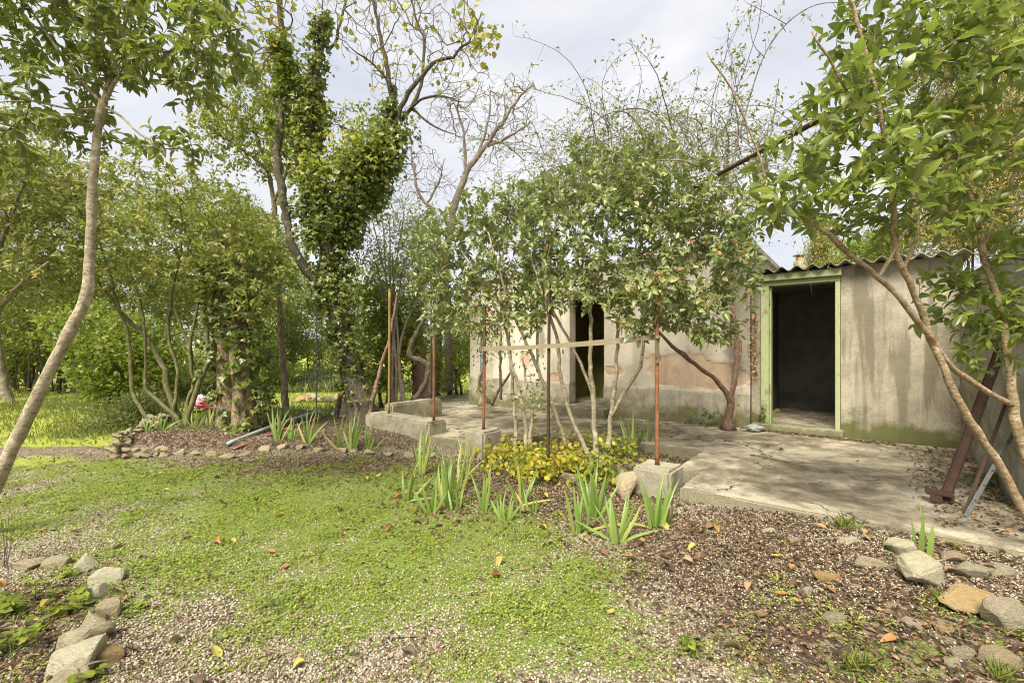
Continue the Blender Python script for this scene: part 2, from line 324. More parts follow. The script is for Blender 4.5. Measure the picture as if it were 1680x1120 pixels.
# ---------------------------------------------------------------- building materials
def concrete_mat(name, cols, moss=0.0, sides=False, mossz=None, cracks=False, grain=0.5, streak=0.0, gravelly=0.0):
    m, nt, b = newmat(name)
    co = coords(nt)
    big = noise(nt, co, 0.9, 6, 0.62, 0.5); mid = noise(nt, co, 4.5, 7, 0.68, 0.3); fine = noise(nt, co, 75, 5, 0.7)
    mixv = math_(nt, 'ADD', math_(nt, 'MULTIPLY', big, 0.55), math_(nt, 'MULTIPLY', mid, 0.45))
    c = ramp(nt, mixv, [(0.40, cols[0]), (0.49, cols[1]), (0.57, cols[2])])
    c = mixc(nt, math_(nt, 'MULTIPLY', sub(nt, fine, 0.45, 0.75), grain), c, tuple(x * 0.45 for x in cols[0]))
    h = math_(nt, 'ADD', math_(nt, 'MULTIPLY', fine, 0.5), mid)
    if gravelly:
        v = N(nt, "ShaderNodeTexVoronoi", Scale=210.0); nt.links.new(co, v.inputs['Vector'])
        c = mixc(nt, math_(nt, 'MULTIPLY', sub(nt, v.outputs['Color'], 0.2, 0.9), gravelly), c, (0.62, 0.56, 0.44))
        h = math_(nt, 'ADD', h, math_(nt, 'MULTIPLY', math_(nt, 'SUBTRACT', 1.0, v.outputs['Distance']), 0.35))
    if streak:
        st = noise(nt, coords(nt, (3.2, 3.2, 0.28)), 1.5, 5, 0.6)
        c = mixc(nt, math_(nt, 'MULTIPLY', sub(nt, st, 0.49, 0.59), streak), c, (0.17, 0.145, 0.095))
        st2 = noise(nt, coords(nt, (5, 5, 0.35)), 1.1, 4, 0.6)
        c = mixc(nt, math_(nt, 'MULTIPLY', sub(nt, st2, 0.55, 0.68), streak * 0.55), c, (0.58, 0.53, 0.43))
    if moss:
        mn = noise(nt, co, 2.6, 7, 0.65)
        if mossz:
            s = nt.nodes.new("ShaderNodeSeparateXYZ"); nt.links.new(coords(nt), s.inputs[0])
            mr_ = nt.nodes.new("ShaderNodeMapRange"); mr_.inputs[1].default_value = mossz[0]; mr_.inputs[2].default_value = mossz[1]
            mr_.inputs[3].default_value = 0.36; mr_.inputs[4].default_value = -0.30
            nt.links.new(s.outputs[2], mr_.inputs[0])
            mn = math_(nt, 'ADD', mn, mr_.outputs[0])
        c = mixc(nt, math_(nt, 'MULTIPLY', sub(nt, mn, 0.48, 0.72), moss), c, (0.115, 0.12, 0.035))
    if cracks:
        v = N(nt, "ShaderNodeTexVoronoi", Scale=0.62, feature='DISTANCE_TO_EDGE')
        dn = nt.nodes.new("ShaderNodeTexNoise"); dn.inputs['Scale'].default_value = 2.6; dn.inputs['Detail'].default_value = 8
        nt.links.new(co, dn.inputs['Vector'])
        vm = nt.nodes.new("ShaderNodeVectorMath"); vm.operation = 'MULTIPLY_ADD'
        nt.links.new(dn.outputs['Color'], vm.inputs[0]); vm.inputs[1].default_value = (0.9, 0.9, 0.9); nt.links.new(co, vm.inputs[2])
        nt.links.new(vm.outputs[0], v.inputs['Vector'])
        ck = math_(nt, 'MULTIPLY', math_(nt, 'SUBTRACT', 1.0, sub(nt, v.outputs['Distance'], 0.002, 0.010)), sub(nt, big, 0.44, 0.54))
        c = mixc(nt, ck, c, (0.06, 0.05, 0.035))
        h = math_(nt, 'SUBTRACT', h, math_(nt, 'MULTIPLY', ck, 1.5))
    if sides:   # rough cast edge: coarser, lichen-stained
        gq = nt.nodes.new("ShaderNodeNewGeometry"); sq = nt.nodes.new("ShaderNodeSeparateXYZ"); nt.links.new(gq.outputs['True Normal'], sq.inputs[0])
        sm = math_(nt, 'MULTIPLY', math_(nt, 'SUBTRACT', 1.0, sub(nt, sq.outputs[2], 0.3, 0.7)), sub(nt, mid, 0.3, 0.55))
        c = mixc(nt, math_(nt, 'MULTIPLY', sm, 0.8), c, mixc(nt, sub(nt, fine, 0.4, 0.6), (0.12, 0.115, 0.05), (0.27, 0.245, 0.16)))
    nt.links.new(c, b.inputs['Base Color']); b.inputs['Roughness'].default_value = 0.92
    b.inputs['Specular IOR Level'].default_value = 0.2
    bump(nt, b, h, 0.7, 0.014)
    return m
M['slab'] = concrete_mat('terrace_concrete', ((0.12, 0.10, 0.066), (0.27, 0.23, 0.16), (0.50, 0.44, 0.315)), cracks=True, moss=0.2, sides=True)
M['conc'] = concrete_mat('mossy_concrete', ((0.17, 0.15, 0.095), (0.26, 0.23, 0.155), (0.38, 0.34, 0.245)), moss=0.9, grain=0.7, gravelly=0.25)
M['block'] = concrete_mat('gravel_concrete', ((0.22, 0.19, 0.125), (0.30, 0.265, 0.18), (0.40, 0.355, 0.26)), moss=0.5, grain=0.8, gravelly=0.45)
M['cement'] = concrete_mat('roughcast_cement', ((0.25, 0.215, 0.145), (0.34, 0.30, 0.21), (0.44, 0.39, 0.29)), moss=0.9, mossz=(0.2, 0.85), grain=0.85, streak=0.72, gravelly=0.4)
M['plinth'] = concrete_mat('plinth_cement', ((0.27, 0.24, 0.17), (0.42, 0.38, 0.28), (0.54, 0.49, 0.38)), moss=0.75, mossz=(0.1, 0.75), grain=0.5, streak=0.25)
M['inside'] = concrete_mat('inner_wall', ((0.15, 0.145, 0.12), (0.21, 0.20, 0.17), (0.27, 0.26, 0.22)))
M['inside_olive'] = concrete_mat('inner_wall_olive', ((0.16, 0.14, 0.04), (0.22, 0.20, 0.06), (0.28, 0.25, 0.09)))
M['stonewall'] = concrete_mat('old_wall', ((0.20, 0.18, 0.13), (0.33, 0.31, 0.25), (0.46, 0.44, 0.37)), moss=0.6, grain=0.7, gravelly=0.25)
M['fibro'] = plain_mat('fibre_cement', (0.36, 0.345, 0.28), 0.9, 0.4, 14, 0.4, dirt=(0.24, 0.235, 0.14))
M['green'] = plain_mat('pale_green_paint', (0.36, 0.40, 0.20), 0.6, 0.22, 16, 0.3, spec=0.35, dirt=(0.28, 0.31, 0.14))
def worn_paint():
    m, nt, b = newmat('worn_green_paint'); co = coords(nt)
    n1 = noise(nt, co, 16, 6); n2 = noise(nt, coords(nt, (9, 9, 3)), 1.6, 7, 0.7); n3 = noise(nt, co, 60, 4)
    c = mixc(nt, math_(nt, 'MULTIPLY', sub(nt, n1, .35, .7), .35), (0.37, 0.41, 0.20), (0.25, 0.28, 0.13))
    chip = sub(nt, n2, .595, .615); c = mixc(nt, chip, c, mixc(nt, n3, (0.16, 0.13, 0.09), (0.38, 0.33, 0.24)))
    nt.links.new(c, b.inputs['Base Color']); b.inputs['Roughness'].default_value = .65
    bump(nt, b, math_(nt, 'SUBTRACT', n1, math_(nt, 'MULTIPLY', chip, 1.2)), .5, .006); return m
M['green'] = worn_paint()
M['green_dark'] = plain_mat('dark_door', (0.06, 0.06, 0.045), 0.6, 0.3, 16, 0.3)

def plaster_mat():
    m, nt, b = newmat('house_plaster')
    co = coords(nt)
    at = nt.nodes.new("ShaderNodeAttribute"); at.attribute_name = 'bare'
    a2 = nt.nodes.new("ShaderNodeAttribute"); a2.attribute_name = 'grime'
    big = noise(nt, co, 1.3, 6, 0.6, 0.4); mid = noise(nt, co, 7, 7, 0.65); fine = noise(nt, co, 80, 5, 0.7)
    pl = ramp(nt, big, [(0.35, (0.45, 0.395, 0.295)), (0.5, (0.61, 0.545, 0.425)), (0.66, (0.70, 0.64, 0.52))])
    pk = ramp(nt, mid, [(0.3, (0.44, 0.32, 0.21)), (0.52, (0.56, 0.40, 0.27)), (0.72, (0.60, 0.50, 0.37))])
    c = mixc(nt, sub(nt, at.outputs['Fac'], 0.42, 0.58), pl, pk)
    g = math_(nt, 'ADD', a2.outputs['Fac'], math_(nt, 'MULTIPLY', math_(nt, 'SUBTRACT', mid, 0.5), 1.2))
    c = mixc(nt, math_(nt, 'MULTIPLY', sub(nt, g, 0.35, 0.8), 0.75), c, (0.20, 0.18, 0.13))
    st = noise(nt, coords(nt, (2.6, 2.6, 0.3)), 1.5, 5, 0.6)
    c = mixc(nt, math_(nt, 'MULTIPLY', sub(nt, st, 0.5, 0.68), 0.35), c, (0.24, 0.215, 0.16))
    c = mixc(nt, math_(nt, 'MULTIPLY', sub(nt, fine, 0.5, 0.75), 0.4), c, (0.25, 0.22, 0.16))
    nt.links.new(c, b.inputs['Base Color']); b.inputs['Roughness'].default_value = 0.92
    b.inputs['Specular IOR Level'].default_value = 0.2
    bump(nt, b, math_(nt, 'ADD', mid, math_(nt, 'MULTIPLY', fine, 0.5)), 0.5, 0.012)
    return m
M['plaster'] = plaster_mat()

def ground_mat():
    m, nt, b = newmat('garden_ground')
    co = coords(nt)
    def att(n):
        a = nt.nodes.new("ShaderNodeAttribute"); a.attribute_name = n; return a.outputs['Fac']
    v = N(nt, "ShaderNodeTexVoronoi", Scale=75.0); nt.links.new(co, v.inputs['Vector'])
    v2 = N(nt, "ShaderNodeTexVoronoi", Scale=42.0); nt.links.new(co, v2.inputs['Vector'])
    mid = noise(nt, co, 5, 8, 0.7); fine = noise(nt, co, 60, 5, 0.7); n3 = noise(nt, co, 14, 6, 0.7)
    sv = nt.nodes.new("ShaderNodeSeparateXYZ"); nt.links.new(v.outputs['Color'], sv.inputs[0])
    grav = ramp(nt, sv.outputs[0], [(0.0, (0.06, 0.045, 0.03)), (0.3, (0.13, 0.10, 0.065)), (0.65, (0.24, 0.19, 0.13)), (1.0, (0.40, 0.34, 0.25))])
    soil = ramp(nt, n3, [(0.3, (0.035, 0.024, 0.016)), (0.5, (0.085, 0.058, 0.038)), (0.7, (0.16, 0.11, 0.075))])
    sv2 = nt.nodes.new("ShaderNodeSeparateXYZ"); nt.links.new(v2.outputs['Color'], sv2.inputs[0])
    soil = mixc(nt, sub(nt, sv2.outputs[1], 0.72, 0.78), soil, (0.24, 0.18, 0.125))
    moss = ramp(nt, fine, [(0.3, (0.10, 0.14, 0.02)), (0.5, (0.17, 0.22, 0.045)), (0.7, (0.25, 0.31, 0.08))])
    lawn = ramp(nt, n3, [(0.3, (0.24, 0.29, 0.045)), (0.5, (0.33, 0.37, 0.06)), (0.7, (0.42, 0.42, 0.10))])
    j = math_(nt, 'MULTIPLY', math_(nt, 'SUBTRACT', mid, 0.5), 1.1)
    c = mixc(nt, sub(nt, math_(nt, 'ADD', att('soil'), j), 0.35, 0.65), grav, soil)
    c = mixc(nt, sub(nt, math_(nt, 'ADD', att('moss'), math_(nt, 'MULTIPLY', math_(nt, 'SUBTRACT', n3, 0.5), 1.3)), 0.40, 0.62), c, moss)
    c = mixc(nt, sub(nt, math_(nt, 'ADD', att('lawn'), j), 0.4, 0.6), c, lawn)
    nt.links.new(c, b.inputs['Base Color']); b.inputs['Roughness'].default_value = 0.95
    b.inputs['Specular IOR Level'].default_value = 0.15
    bump(nt, b, math_(nt, 'ADD', math_(nt, 'SUBTRACT', 1.0, v.outputs['Distance']), math_(nt, 'ADD', fine, n3)), 0.9, 0.012)
    return m
M['ground'] = ground_mat()

# ---------------------------------------------------------------- ground zones
def blobs_mask(X, Y, blobs):
    m = np.zeros_like(X)
    for (u, v, ru, rv, a) in blobs:
        c = G(u, v); e1 = G(u + ru, v); e2 = G(u, v - rv)
        rx = abs(e1[0] - c[0]); ry = max(abs(e2[1] - c[1]), 0.05)
        q = ((X - c[0]) / rx) ** 2 + ((Y - c[1]) / ry) ** 2
        m = np.maximum(m, a * np.exp(-q * 0.7))
    return m
MOSS_B = [(480, 830, 330, 75, 1.0), (720, 900, 260, 80, 1.0), (230, 800, 230, 40, 0.95), (880, 1010, 200, 70, 0.95), (800, 1080, 160, 50, 0.7),
          (640, 800, 160, 40, 0.95), (560, 960, 150, 50, 0.85), (1010, 1080, 140, 50, 0.7), (90, 850, 120, 40, 0.8), (930, 930, 140, 50, 0.75),
          (1180, 1060, 120, 60, 0.62), (1480, 1070, 160, 60, 0.66), (1600, 1040, 120, 60, 0.6), (1380, 1090, 90, 40, 0.62), (460, 1090, 60, 40, 0.45), (150, 772, 150, 20, 0.9)]
SOIL_B = [(1240, 900, 260, 70, 1.0), (1450, 980, 260, 110, 1.0), (1330, 1040, 220, 80, 0.95), (560, 765, 200, 22, 0.9), (350, 762, 120, 14, 0.6), (60, 1000, 130, 60, 0.95),
          (30, 1090, 120, 60, 0.9), (780, 800, 140, 40, 1.0), (960, 810, 130, 50, 1.0), (1640, 1080, 160, 160, 0.9), (420, 700, 260, 26, 0.9), (1600, 900, 150, 30, 1.0)]
LAWN_B = [(520, 672, 200, 14, 1.0), (640, 690, 60, 20, 0.4), (430, 655, 300, 8, 1.0), (120, 715, 120, 12, 0.85), (60, 755, 120, 12, 0.6), (250, 660, 200, 9, 0.6)]
def zones(X, Y):
    n1 = fbm(X * 2.2, Y * 2.2, 41) - 0.5
    moss = np.clip(blobs_mask(X, Y, MOSS_B) + 0.5 * n1, 0, 1)
    soil = blobs_mask(X, Y, SOIL_B)
    lx, ly = Wi(X, Y)
    bed = sstep(-2.7, -2.4, lx) * (1 - sstep(-0.1, 0.1, lx)) * sstep(-4.3, -3.6, ly)
    bed2 = sstep(6.05, 6.3, Y) * sstep(-5.7, -5.5, X) * (1 - sstep(9.2, 10.2, Y)) * (1 - sstep(-1.5, -1.2, X))
    soil = np.clip(np.maximum(np.maximum(soil, bed), bed2 * 0.8) + 0.35 * n1, 0, 1)
    far = np.maximum(sstep(9.5, 11.0, Y), sstep(-5.4, -6.0, X) * sstep(6.1, 6.9, Y) if False else (1 - sstep(-6.1, -5.6, X)) * sstep(5.6, 6.6, Y))
    far = far * (1 - 0.9 * np.exp(-((Y - 6.75 - 0.08 * X) / 0.22) ** 2) * (X < -4))
    lawn = np.clip(np.maximum(blobs_mask(X, Y, LAWN_B), far * 0.8) + 0.3 * n1, 0, 1) * (1 - 0.9 * bed2 * (1 - far))
    wood = sstep(11.5, 13.0, Y) * (1 - sstep(-7.5, -6.0, X))
    soil = np.maximum(soil, wood * 0.3); lawn = lawn * (1 - 0.25 * wood)
    moss = moss * (1 - 0.45 * np.clip(soil - 0.25, 0, 1)) * (1 - bed2)
    return moss, soil, lawn

def axis(lo, hi, fine_lo, fine_hi, step, growth=1.28):
    a = list(np.arange(fine_lo, fine_hi + 1e-6, step))
    s = step
    while a[-1] < hi: s *= growth; a.append(a[-1] + s)
    s = step
    while a[0] > lo: s *= growth; a.insert(0, a[0] - s)
    return np.array(a)
def build_ground():
    xs = axis(-400, 400, -7.0, 6.0, 0.055); ys = axis(-60, 600, 0.8, 9.5, 0.055)
    X, Y = np.meshgrid(xs, ys)
    Z = ground_h(X, Y) + 0.012 * (fbm(X * 9, Y * 9, 77) - 0.5)
    lx, ly = Wi(X, Y)
    under = sstep(-9.0, -8.6, lx) * (1 - sstep(2.2, 2.4, lx)) * sstep(-3.0, -2.7, ly) * (1 - sstep(2.2, 2.6, ly))
    under2 = sstep(0.2, 0.5, lx) * (1 - sstep(2.2, 2.4, lx)) * sstep(-3.45, -3.3, ly) * (1 - sstep(2.2, 2.6, ly))
    bed = sstep(-2.6, -2.45, lx) * (1 - sstep(-0.15, 0.0, lx)) * (1 - sstep(-2.1, -1.9, ly))
    Z = Z - 0.25 * np.maximum(under * (1 - bed), under2)
    V = np.stack([X, Y, Z], -1).reshape(-1, 3)
    nx, ny = len(xs), len(ys)
    i = np.arange(ny - 1)[:, None] * nx + np.arange(nx - 1)[None, :]
    Fq = np.stack([i, i + 1, i + nx + 1, i + nx], -1).reshape(-1, 4)
    me = mesh_np('ground', V, Fq, True)
    for nme, arr in zip(('moss', 'soil', 'lawn'), zones(X, Y)):
        a = me.attributes.new(nme, 'FLOAT', 'POINT'); a.data.foreach_set('value', arr.astype(np.float32).ravel())
    o = obj('ground', me, M['ground']); tag(o, kind='structure')
build_ground()

# ---------------------------------------------------------------- terrace
def build_terrace():
    st = 0.08
    xs = np.arange(-8.4, 2.36 + st, st); ys = np.arange(-3.66, 2.3, st)
    def inside(cx, cy):
        if cx > 0.12 - 0: ok = cy > -3.66 + 0.02 * math.sin(cx * 5)
        elif cx > -0.12: ok = cy > -3.1
        elif cx > -2.42: ok = cy > -2.05
        elif cx > -2.8: ok = cy > -3.0
        elif cx > -3.72: ok = cy > -3.32
        else: ok = cy > -2.98
        if cy > 0.02 and cx > -6.16: ok = False
        return ok
    nx, ny = len(xs), len(ys)
    keep = np.zeros((ny - 1, nx - 1), bool)
    for j in range(ny - 1):
        for i in range(nx - 1):
            keep[j, i] = inside(xs[i] + st / 2, ys[j] + st / 2)
    bm = bmesh.new(); vt = {}
    def vtx(i, j):
        if (i, j) not in vt:
            jit = lambda s: (hashn(np.array(i), np.array(j), s) - 0.5) * 0.012
            x, y = xs[i] + jit(1), ys[j] + jit(2)
            p = W(x, y, 0); z = float(zt(x)) + 0.018 * (float(fbm(p[0] * 0.8, p[1] * 0.8, 21)) - 0.5)
            vt[(i, j)] = bm.verts.new((p[0], p[1], z))
        return vt[(i, j)]
    for j in range(ny - 1):
        for i in range(nx - 1):
            if keep[j, i]: bm.faces.new((vtx(i, j), vtx(i + 1, j), vtx(i + 1, j + 1), vtx(i, j + 1)))
    be = [e for e in bm.edges if e.is_boundary]
    r = bmesh.ops.extrude_edge_only(bm, edges=be)
    for v in [g for g in r['geom'] if isinstance(g, bmesh.types.BMVert)]:
        v.co.z = -0.28
    be2 = list({e for v in vt.values() for e in v.link_edges if e.calc_face_angle(0) > 1.0})
    bmesh.ops.bevel(bm, geom=be2, offset=0.014, segments=2, affect='EDGES')
    bmesh.ops.recalc_face_normals(bm, faces=bm.faces)
    o = obj('terrace', mesh_bm('terrace', bm), M['slab']); tag(o, kind='structure')
    return o
build_terrace()

# ---------------------------------------------------------------- generic solids
def rough_box(name, c0, c1, mat, parent=None, amp=0.008, step=0.08, bev=0.02, local=True, seed=0, rotz=None):
    """worn concrete block between local corners"""
    bm = bmesh.new(); bmesh.ops.create_cube(bm, size=1.0)
    c0 = np.array(c0, float); c1 = np.array(c1, float); s = c1 - c0; c = (c0 + c1) / 2
    for v in bm.verts: v.co = Vector((v.co.x * s[0] + c[0], v.co.y * s[1] + c[1], v.co.z * s[2] + c[2]))
    bmesh.ops.bevel(bm, geom=bm.edges[:], offset=bev, segments=2, affect='EDGES')
    for ax in range(3):
        n = int(s[ax] / step)
        for k in range(1, n):
            pl = Vector(c0); pl[ax] = c0[ax] + s[ax] * k / n
            no = Vector((0, 0, 0)); no[ax] = 1
            bmesh.ops.bisect_plane(bm, geom=bm.verts[:] + bm.edges[:] + bm.faces[:], plane_co=pl, plane_no=no)
    for v in bm.verts:
        x, y, z = v.co
        k = [float(fbm(x * 6 + z * 3.1 + seed, y * 6 + z * 4.7 + ax * 9, 50 + ax, 3)) - 0.5 for ax in range(3)]
        v.co += Vector(k) * amp * 2
        if local: v.co = Vector(W(*v.co))
    bmesh.ops.recalc_face_normals(bm, faces=bm.faces)
    return obj(name, mesh_bm(name, bm), mat, parent)
def prism(name, boxes, mat, parent=None, bev=0.004, local=True):
    bm = bmesh.new()
    for (x0, x1, y0, y1, z0, z1) in boxes:
        r = bmesh.ops.create_cube(bm, size=1.0)
        for v in r['verts']:
            v.co = Vector(((x0 + x1) / 2 + v.co.x * (x1 - x0), (y0 + y1) / 2 + v.co.y * (y1 - y0), (z0 + z1) / 2 + v.co.z * (z1 - z0)))
    if bev: bmesh.ops.bevel(bm, geom=bm.edges[:], offset=bev, segments=1, affect='EDGES')
    if local:
        for v in bm.verts: v.co = Vector(W(*v.co))
    bmesh.ops.recalc_face_normals(bm, faces=bm.faces)
    return obj(name, mesh_bm(name, bm), mat, parent)

def wall_grid(name, x0, x1, z0, z1, holes, disp, mat, parent, step=0.035, y=0.0, attrs=None, thick=0.22):
    """front wall in the wall frame; holes = (xa, xb, za, zb); disp(x, z) -> outward relief in metres"""
    xs = list(np.arange(x0, x1, step)) + [x1]; zs = list(np.arange(z0, z1, step)) + [z1]
    for (a, b_, c, d) in holes:
        for lst, vals in ((xs, (a, b_)), (zs, (c, d))):
            for t in vals:
                if lst[0] < t < lst[-1]:
                    k = int(np.argmin([abs(q - t) for q in lst])); lst[k] = t
    xs = np.array(xs); zs = np.array(zs)
    X, Z = np.meshgrid(xs, zs)
    D = disp(X, Z)
    px, py, pz = W(X, y - D, Z)
    V = np.stack([px, py, pz], -1).reshape(-1, 3)
    nx, nz = len(xs), len(zs)
    cx = (xs[:-1] + xs[1:]) / 2; cz = (zs[:-1] + zs[1:]) / 2
    CX, CZ = np.meshgrid(cx, cz); keep = np.ones_like(CX, bool)
    for (a, b_, c, d) in holes: keep &= ~((CX > a) & (CX < b_) & (CZ > c) & (CZ < d))
    i = np.arange(nz - 1)[:, None] * nx + np.arange(nx - 1)[None, :]
    Fq = np.stack([i, i + 1, i + nx + 1, i + nx], -1)[keep]
    # reveals round each hole and along the outer edge
    V = [V]; Fs = [Fq]; base = nx * nz
    for (a, b_, c, d) in holes:
        ia = int(np.argmin(abs(xs - a))); ib = int(np.argmin(abs(xs - b_))); ja = int(np.argmin(abs(zs - c))); jb = int(np.argmin(abs(zs - d)))
        runs = [[(ia, j) for j in range(ja, jb + 1)] + [(k, jb) for k in range(ia + 1, ib + 1)] + [(ib, j) for j in range(jb - 1, ja - 1, -1)]]
        if d > z1: runs = [[(ia, j) for j in range(ja, jb + 1)], [(ib, j) for j in range(jb, ja - 1, -1)]]
        for loop in runs:
            idx = np.array([j * nx + k for k, j in loop])
            back = np.array([W(xs[k], y + thick, zs[j]) for k, j in loop])
            n = len(loop); V.append(back)
            q = np.arange(n - 1)
            Fs.append(np.stack([idx[q], idx[q + 1], base + q + 1, base + q], -1)); base += n
    me = mesh_np(name, np.concatenate(V), np.concatenate(Fs), False)
    if attrs:
        for k, fn in attrs.items():
            a = me.attributes.new(k, 'FLOAT', 'POINT')
            arr = np.zeros(len(me.vertices), np.float32); arr[:nx * nz] = fn(X, Z).ravel(); a.data.foreach_set('value', arr)
    return obj(name, me, mat, parent)

# ---------------------------------------------------------------- house
house = empty('house', W(-3, 1.3, 0), 'low old house with flaking beige plaster and pink bare patches behind the berry shrubs', 'house')
D1 = (-3.29, -2.52, 0.31, 2.42)
def bare_fn(X, Z):
    n = fbm(X * 2.2, Z * 2.2, 5, 5) - 0.5; n2 = fbm(X * 7, Z * 7, 15, 3) - 0.5
    def bl(cx, cz, rx, rz): return np.clip(1.15 - np.sqrt(((X - cx) / rx) ** 2 + ((Z - cz) / rz) ** 2), 0, 1)
    m = np.maximum.reduce([bl(-1.05, 1.0, 1.05, 0.42), bl(-2.35, 1.02, 0.36, 0.22), bl(-0.5, 1.05, 0.7, 0.30), bl(-3.65, 0.75, 0.2, 0.25), bl(-4.4, 1.15, 0.25, 0.2)])
    return np.clip(m + 0.9 * n * (m > 0.02) + 0.35 * n2 * (m > 0.02), 0, 1)
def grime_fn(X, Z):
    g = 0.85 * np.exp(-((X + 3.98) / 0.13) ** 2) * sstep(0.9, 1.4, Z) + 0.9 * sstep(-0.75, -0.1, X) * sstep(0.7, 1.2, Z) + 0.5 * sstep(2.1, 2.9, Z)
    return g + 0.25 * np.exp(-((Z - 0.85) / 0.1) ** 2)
def plaster_disp(X, Z):
    b_ = sstep(0.44, 0.56, bare_fn(X, Z))
    return 0.014 * (1 - b_) + 0.012 * (fbm(X * 1.2, Z * 1.2, 8) - 0.5) + 0.006 * (fbm(X * 8, Z * 8, 18) - 0.5)
wall_grid('front_wall', -6.1, -0.005, 0.62, 3.0, [D1], plaster_disp, M['plaster'], house, attrs={'bare': bare_fn, 'grime': grime_fn})
def plinth_disp(X, Z):
    return 0.035 + 0.012 * (fbm(X * 3, Z * 3, 31) - 0.5) + 0.006 * (fbm(X * 11, Z * 11, 33) - 0.5) - 0.02 * sstep(0.70, 0.745, Z)
wall_grid('plinth', -6.12, -0.002, -0.05, 0.745, [D1], plinth_disp, M['plinth'], house, step=0.04)
def side_wall():
    bm = bmesh.new()
    def quad(a, b_, c, d): bm.faces.new([bm.verts.new(Vector(q)) for q in (a, b_, c, d)])
    quad(W(0, 0, -.1), W(0, 2.76, -.1), W(0, 2.76, 3.0), W(0, 0, 3.0))
    quad(W(-6.12, 2.76, -.1), W(-6.12, 0, -.1), W(-6.12, 0, 3.0), W(-6.12, 2.76, 3.0))
    quad(W(0, 2.76, -.1), W(-6.12, 2.76, -.1), W(-6.12, 2.76, 3.0), W(0, 2.76, 3.0))
    bmesh.ops.subdivide_edges(bm, edges=bm.edges[:], cuts=12, use_grid_fill=True)
    return obj('side_wall', mesh_bm('side_wall', bm), M['stonewall'], house)
side_wall()
prism('roof_slab', [(-6.2, 0.06, -0.07, 2.84, 3.0, 3.1)], M['stonewall'], house, 0.012)
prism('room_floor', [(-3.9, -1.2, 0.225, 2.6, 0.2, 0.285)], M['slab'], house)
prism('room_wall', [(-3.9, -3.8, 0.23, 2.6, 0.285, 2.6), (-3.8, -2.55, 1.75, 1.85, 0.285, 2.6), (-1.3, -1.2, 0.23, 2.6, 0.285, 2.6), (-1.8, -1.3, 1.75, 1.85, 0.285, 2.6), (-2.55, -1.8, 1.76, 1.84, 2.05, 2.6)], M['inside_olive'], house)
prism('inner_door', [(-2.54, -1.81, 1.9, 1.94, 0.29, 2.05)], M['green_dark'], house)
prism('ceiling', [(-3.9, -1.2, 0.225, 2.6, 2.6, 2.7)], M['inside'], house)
rough_box('threshold', (-3.75, -0.36, -0.02), (-2.35, 0.22, 0.30), M['slab'], house, 0.006, 0.1, 0.012)
def tube_pts(name, pts, rad, mat, parent, sides=10, smooth=True):
    V, Fq = tube(np.array(pts, float), np.full(len(pts), rad) if np.isscalar(rad) else np.array(rad, float), sides)
    return obj(name, mesh_np(name, V, Fq, smooth), mat, parent)
# ---------------------------------------------------------------- tubes
def tube(pts, rad, sides=8, cap=True, rng=None, rough=0.0):
    n = len(pts)
    T = np.gradient(pts, axis=0) if n > 2 else np.repeat((pts[1] - pts[0])[None], 2, 0)
    T = norm(T)
    ref = np.array([0.31, 0.87, 0.38]); m = norm(pts[-1] - pts[0])
    if abs(np.dot(ref, m)) > 0.8: ref = np.array([0.9, -0.2, 0.37])
    U = np.empty_like(pts); u = ref - T[0] * np.dot(ref, T[0]); u = u / np.linalg.norm(u)
    for i in range(n):
        u = u - T[i] * np.dot(u, T[i]); u = u / max(np.linalg.norm(u), 1e-9); U[i] = u
    B = np.cross(T, U)
    a = np.arange(sides) / sides * 2 * np.pi
    rr = np.repeat(rad[:, None], sides, 1)
    if rough and rng is not None:
        rr = rr * (1 + rough * (rng.random((n, sides)) - 0.5) + rough * 0.3 * (rng.random((n, 1)) - 0.5) + 1.1 * rough * (rng.random((n, 1)) < 0.10))
    ring = U[:, None, :] * np.cos(a)[None, :, None] + B[:, None, :] * np.sin(a)[None, :, None]
    V = (pts[:, None, :] + ring * rr[..., None]).reshape(-1, 3)
    i = np.arange(n - 1)[:, None] * sides; j = np.arange(sides)[None, :]; k = (j + 1) % sides
    Fq = np.stack([i + j, i + k, i + sides + k, i + sides + j], -1).reshape(-1, 4)
    if cap:
        V = np.concatenate([V, pts[:1], pts[-1:]]); c0 = n * sides; c1 = c0 + 1
        jj = np.arange(sides); kk = (jj + 1) % sides; L = (n - 1) * sides
        Fq = np.concatenate([Fq, np.stack([np.full(sides, c0), kk, jj, jj], -1), np.stack([np.full(sides, c1), L + jj, L + kk, L + kk], -1)])
        quads = Fq[:-2 * sides]; tris = Fq[-2 * sides:, :3]
        return V, [quads, tris]
    return V, [Fq]
class Builder:
    """joins tubes and leaves into one mesh"""
    def __init__(s): s.V = []; s.Q = []; s.T = []; s.n = 0
    def add(s, V, fs):
        for f in fs: (s.Q if f.shape[1] == 4 else s.T).append(f + s.n)
        s.V.append(V); s.n += len(V)
    def mesh(s, name, smooth=True):
        fs = []
        if s.Q: fs.append(np.concatenate(s.Q))
        if s.T: fs.append(np.concatenate(s.T))
        return mesh_np(name, np.concatenate(s.V), fs, smooth)

def catmull(pts, seg):
    pts = np.array(pts, float); out = []
    n = len(pts)
    for i in range(n - 1):
        p0 = pts[max(i - 1, 0)]; p1 = pts[i]; p2 = pts[i + 1]; p3 = pts[min(i + 2, n - 1)]
        L = np.linalg.norm(p2[:3] - p1[:3]); k = max(1, int(round(L / seg)))
        for t in np.arange(k) / k:
            out.append(0.5 * ((2 * p1) + (-p0 + p2) * t + (2 * p0 - 5 * p1 + 4 * p2 - p3) * t ** 2 + (-p0 + 3 * p1 - 3 * p2 + p3) * t ** 3))
    out.append(pts[-1]); return np.array(out)

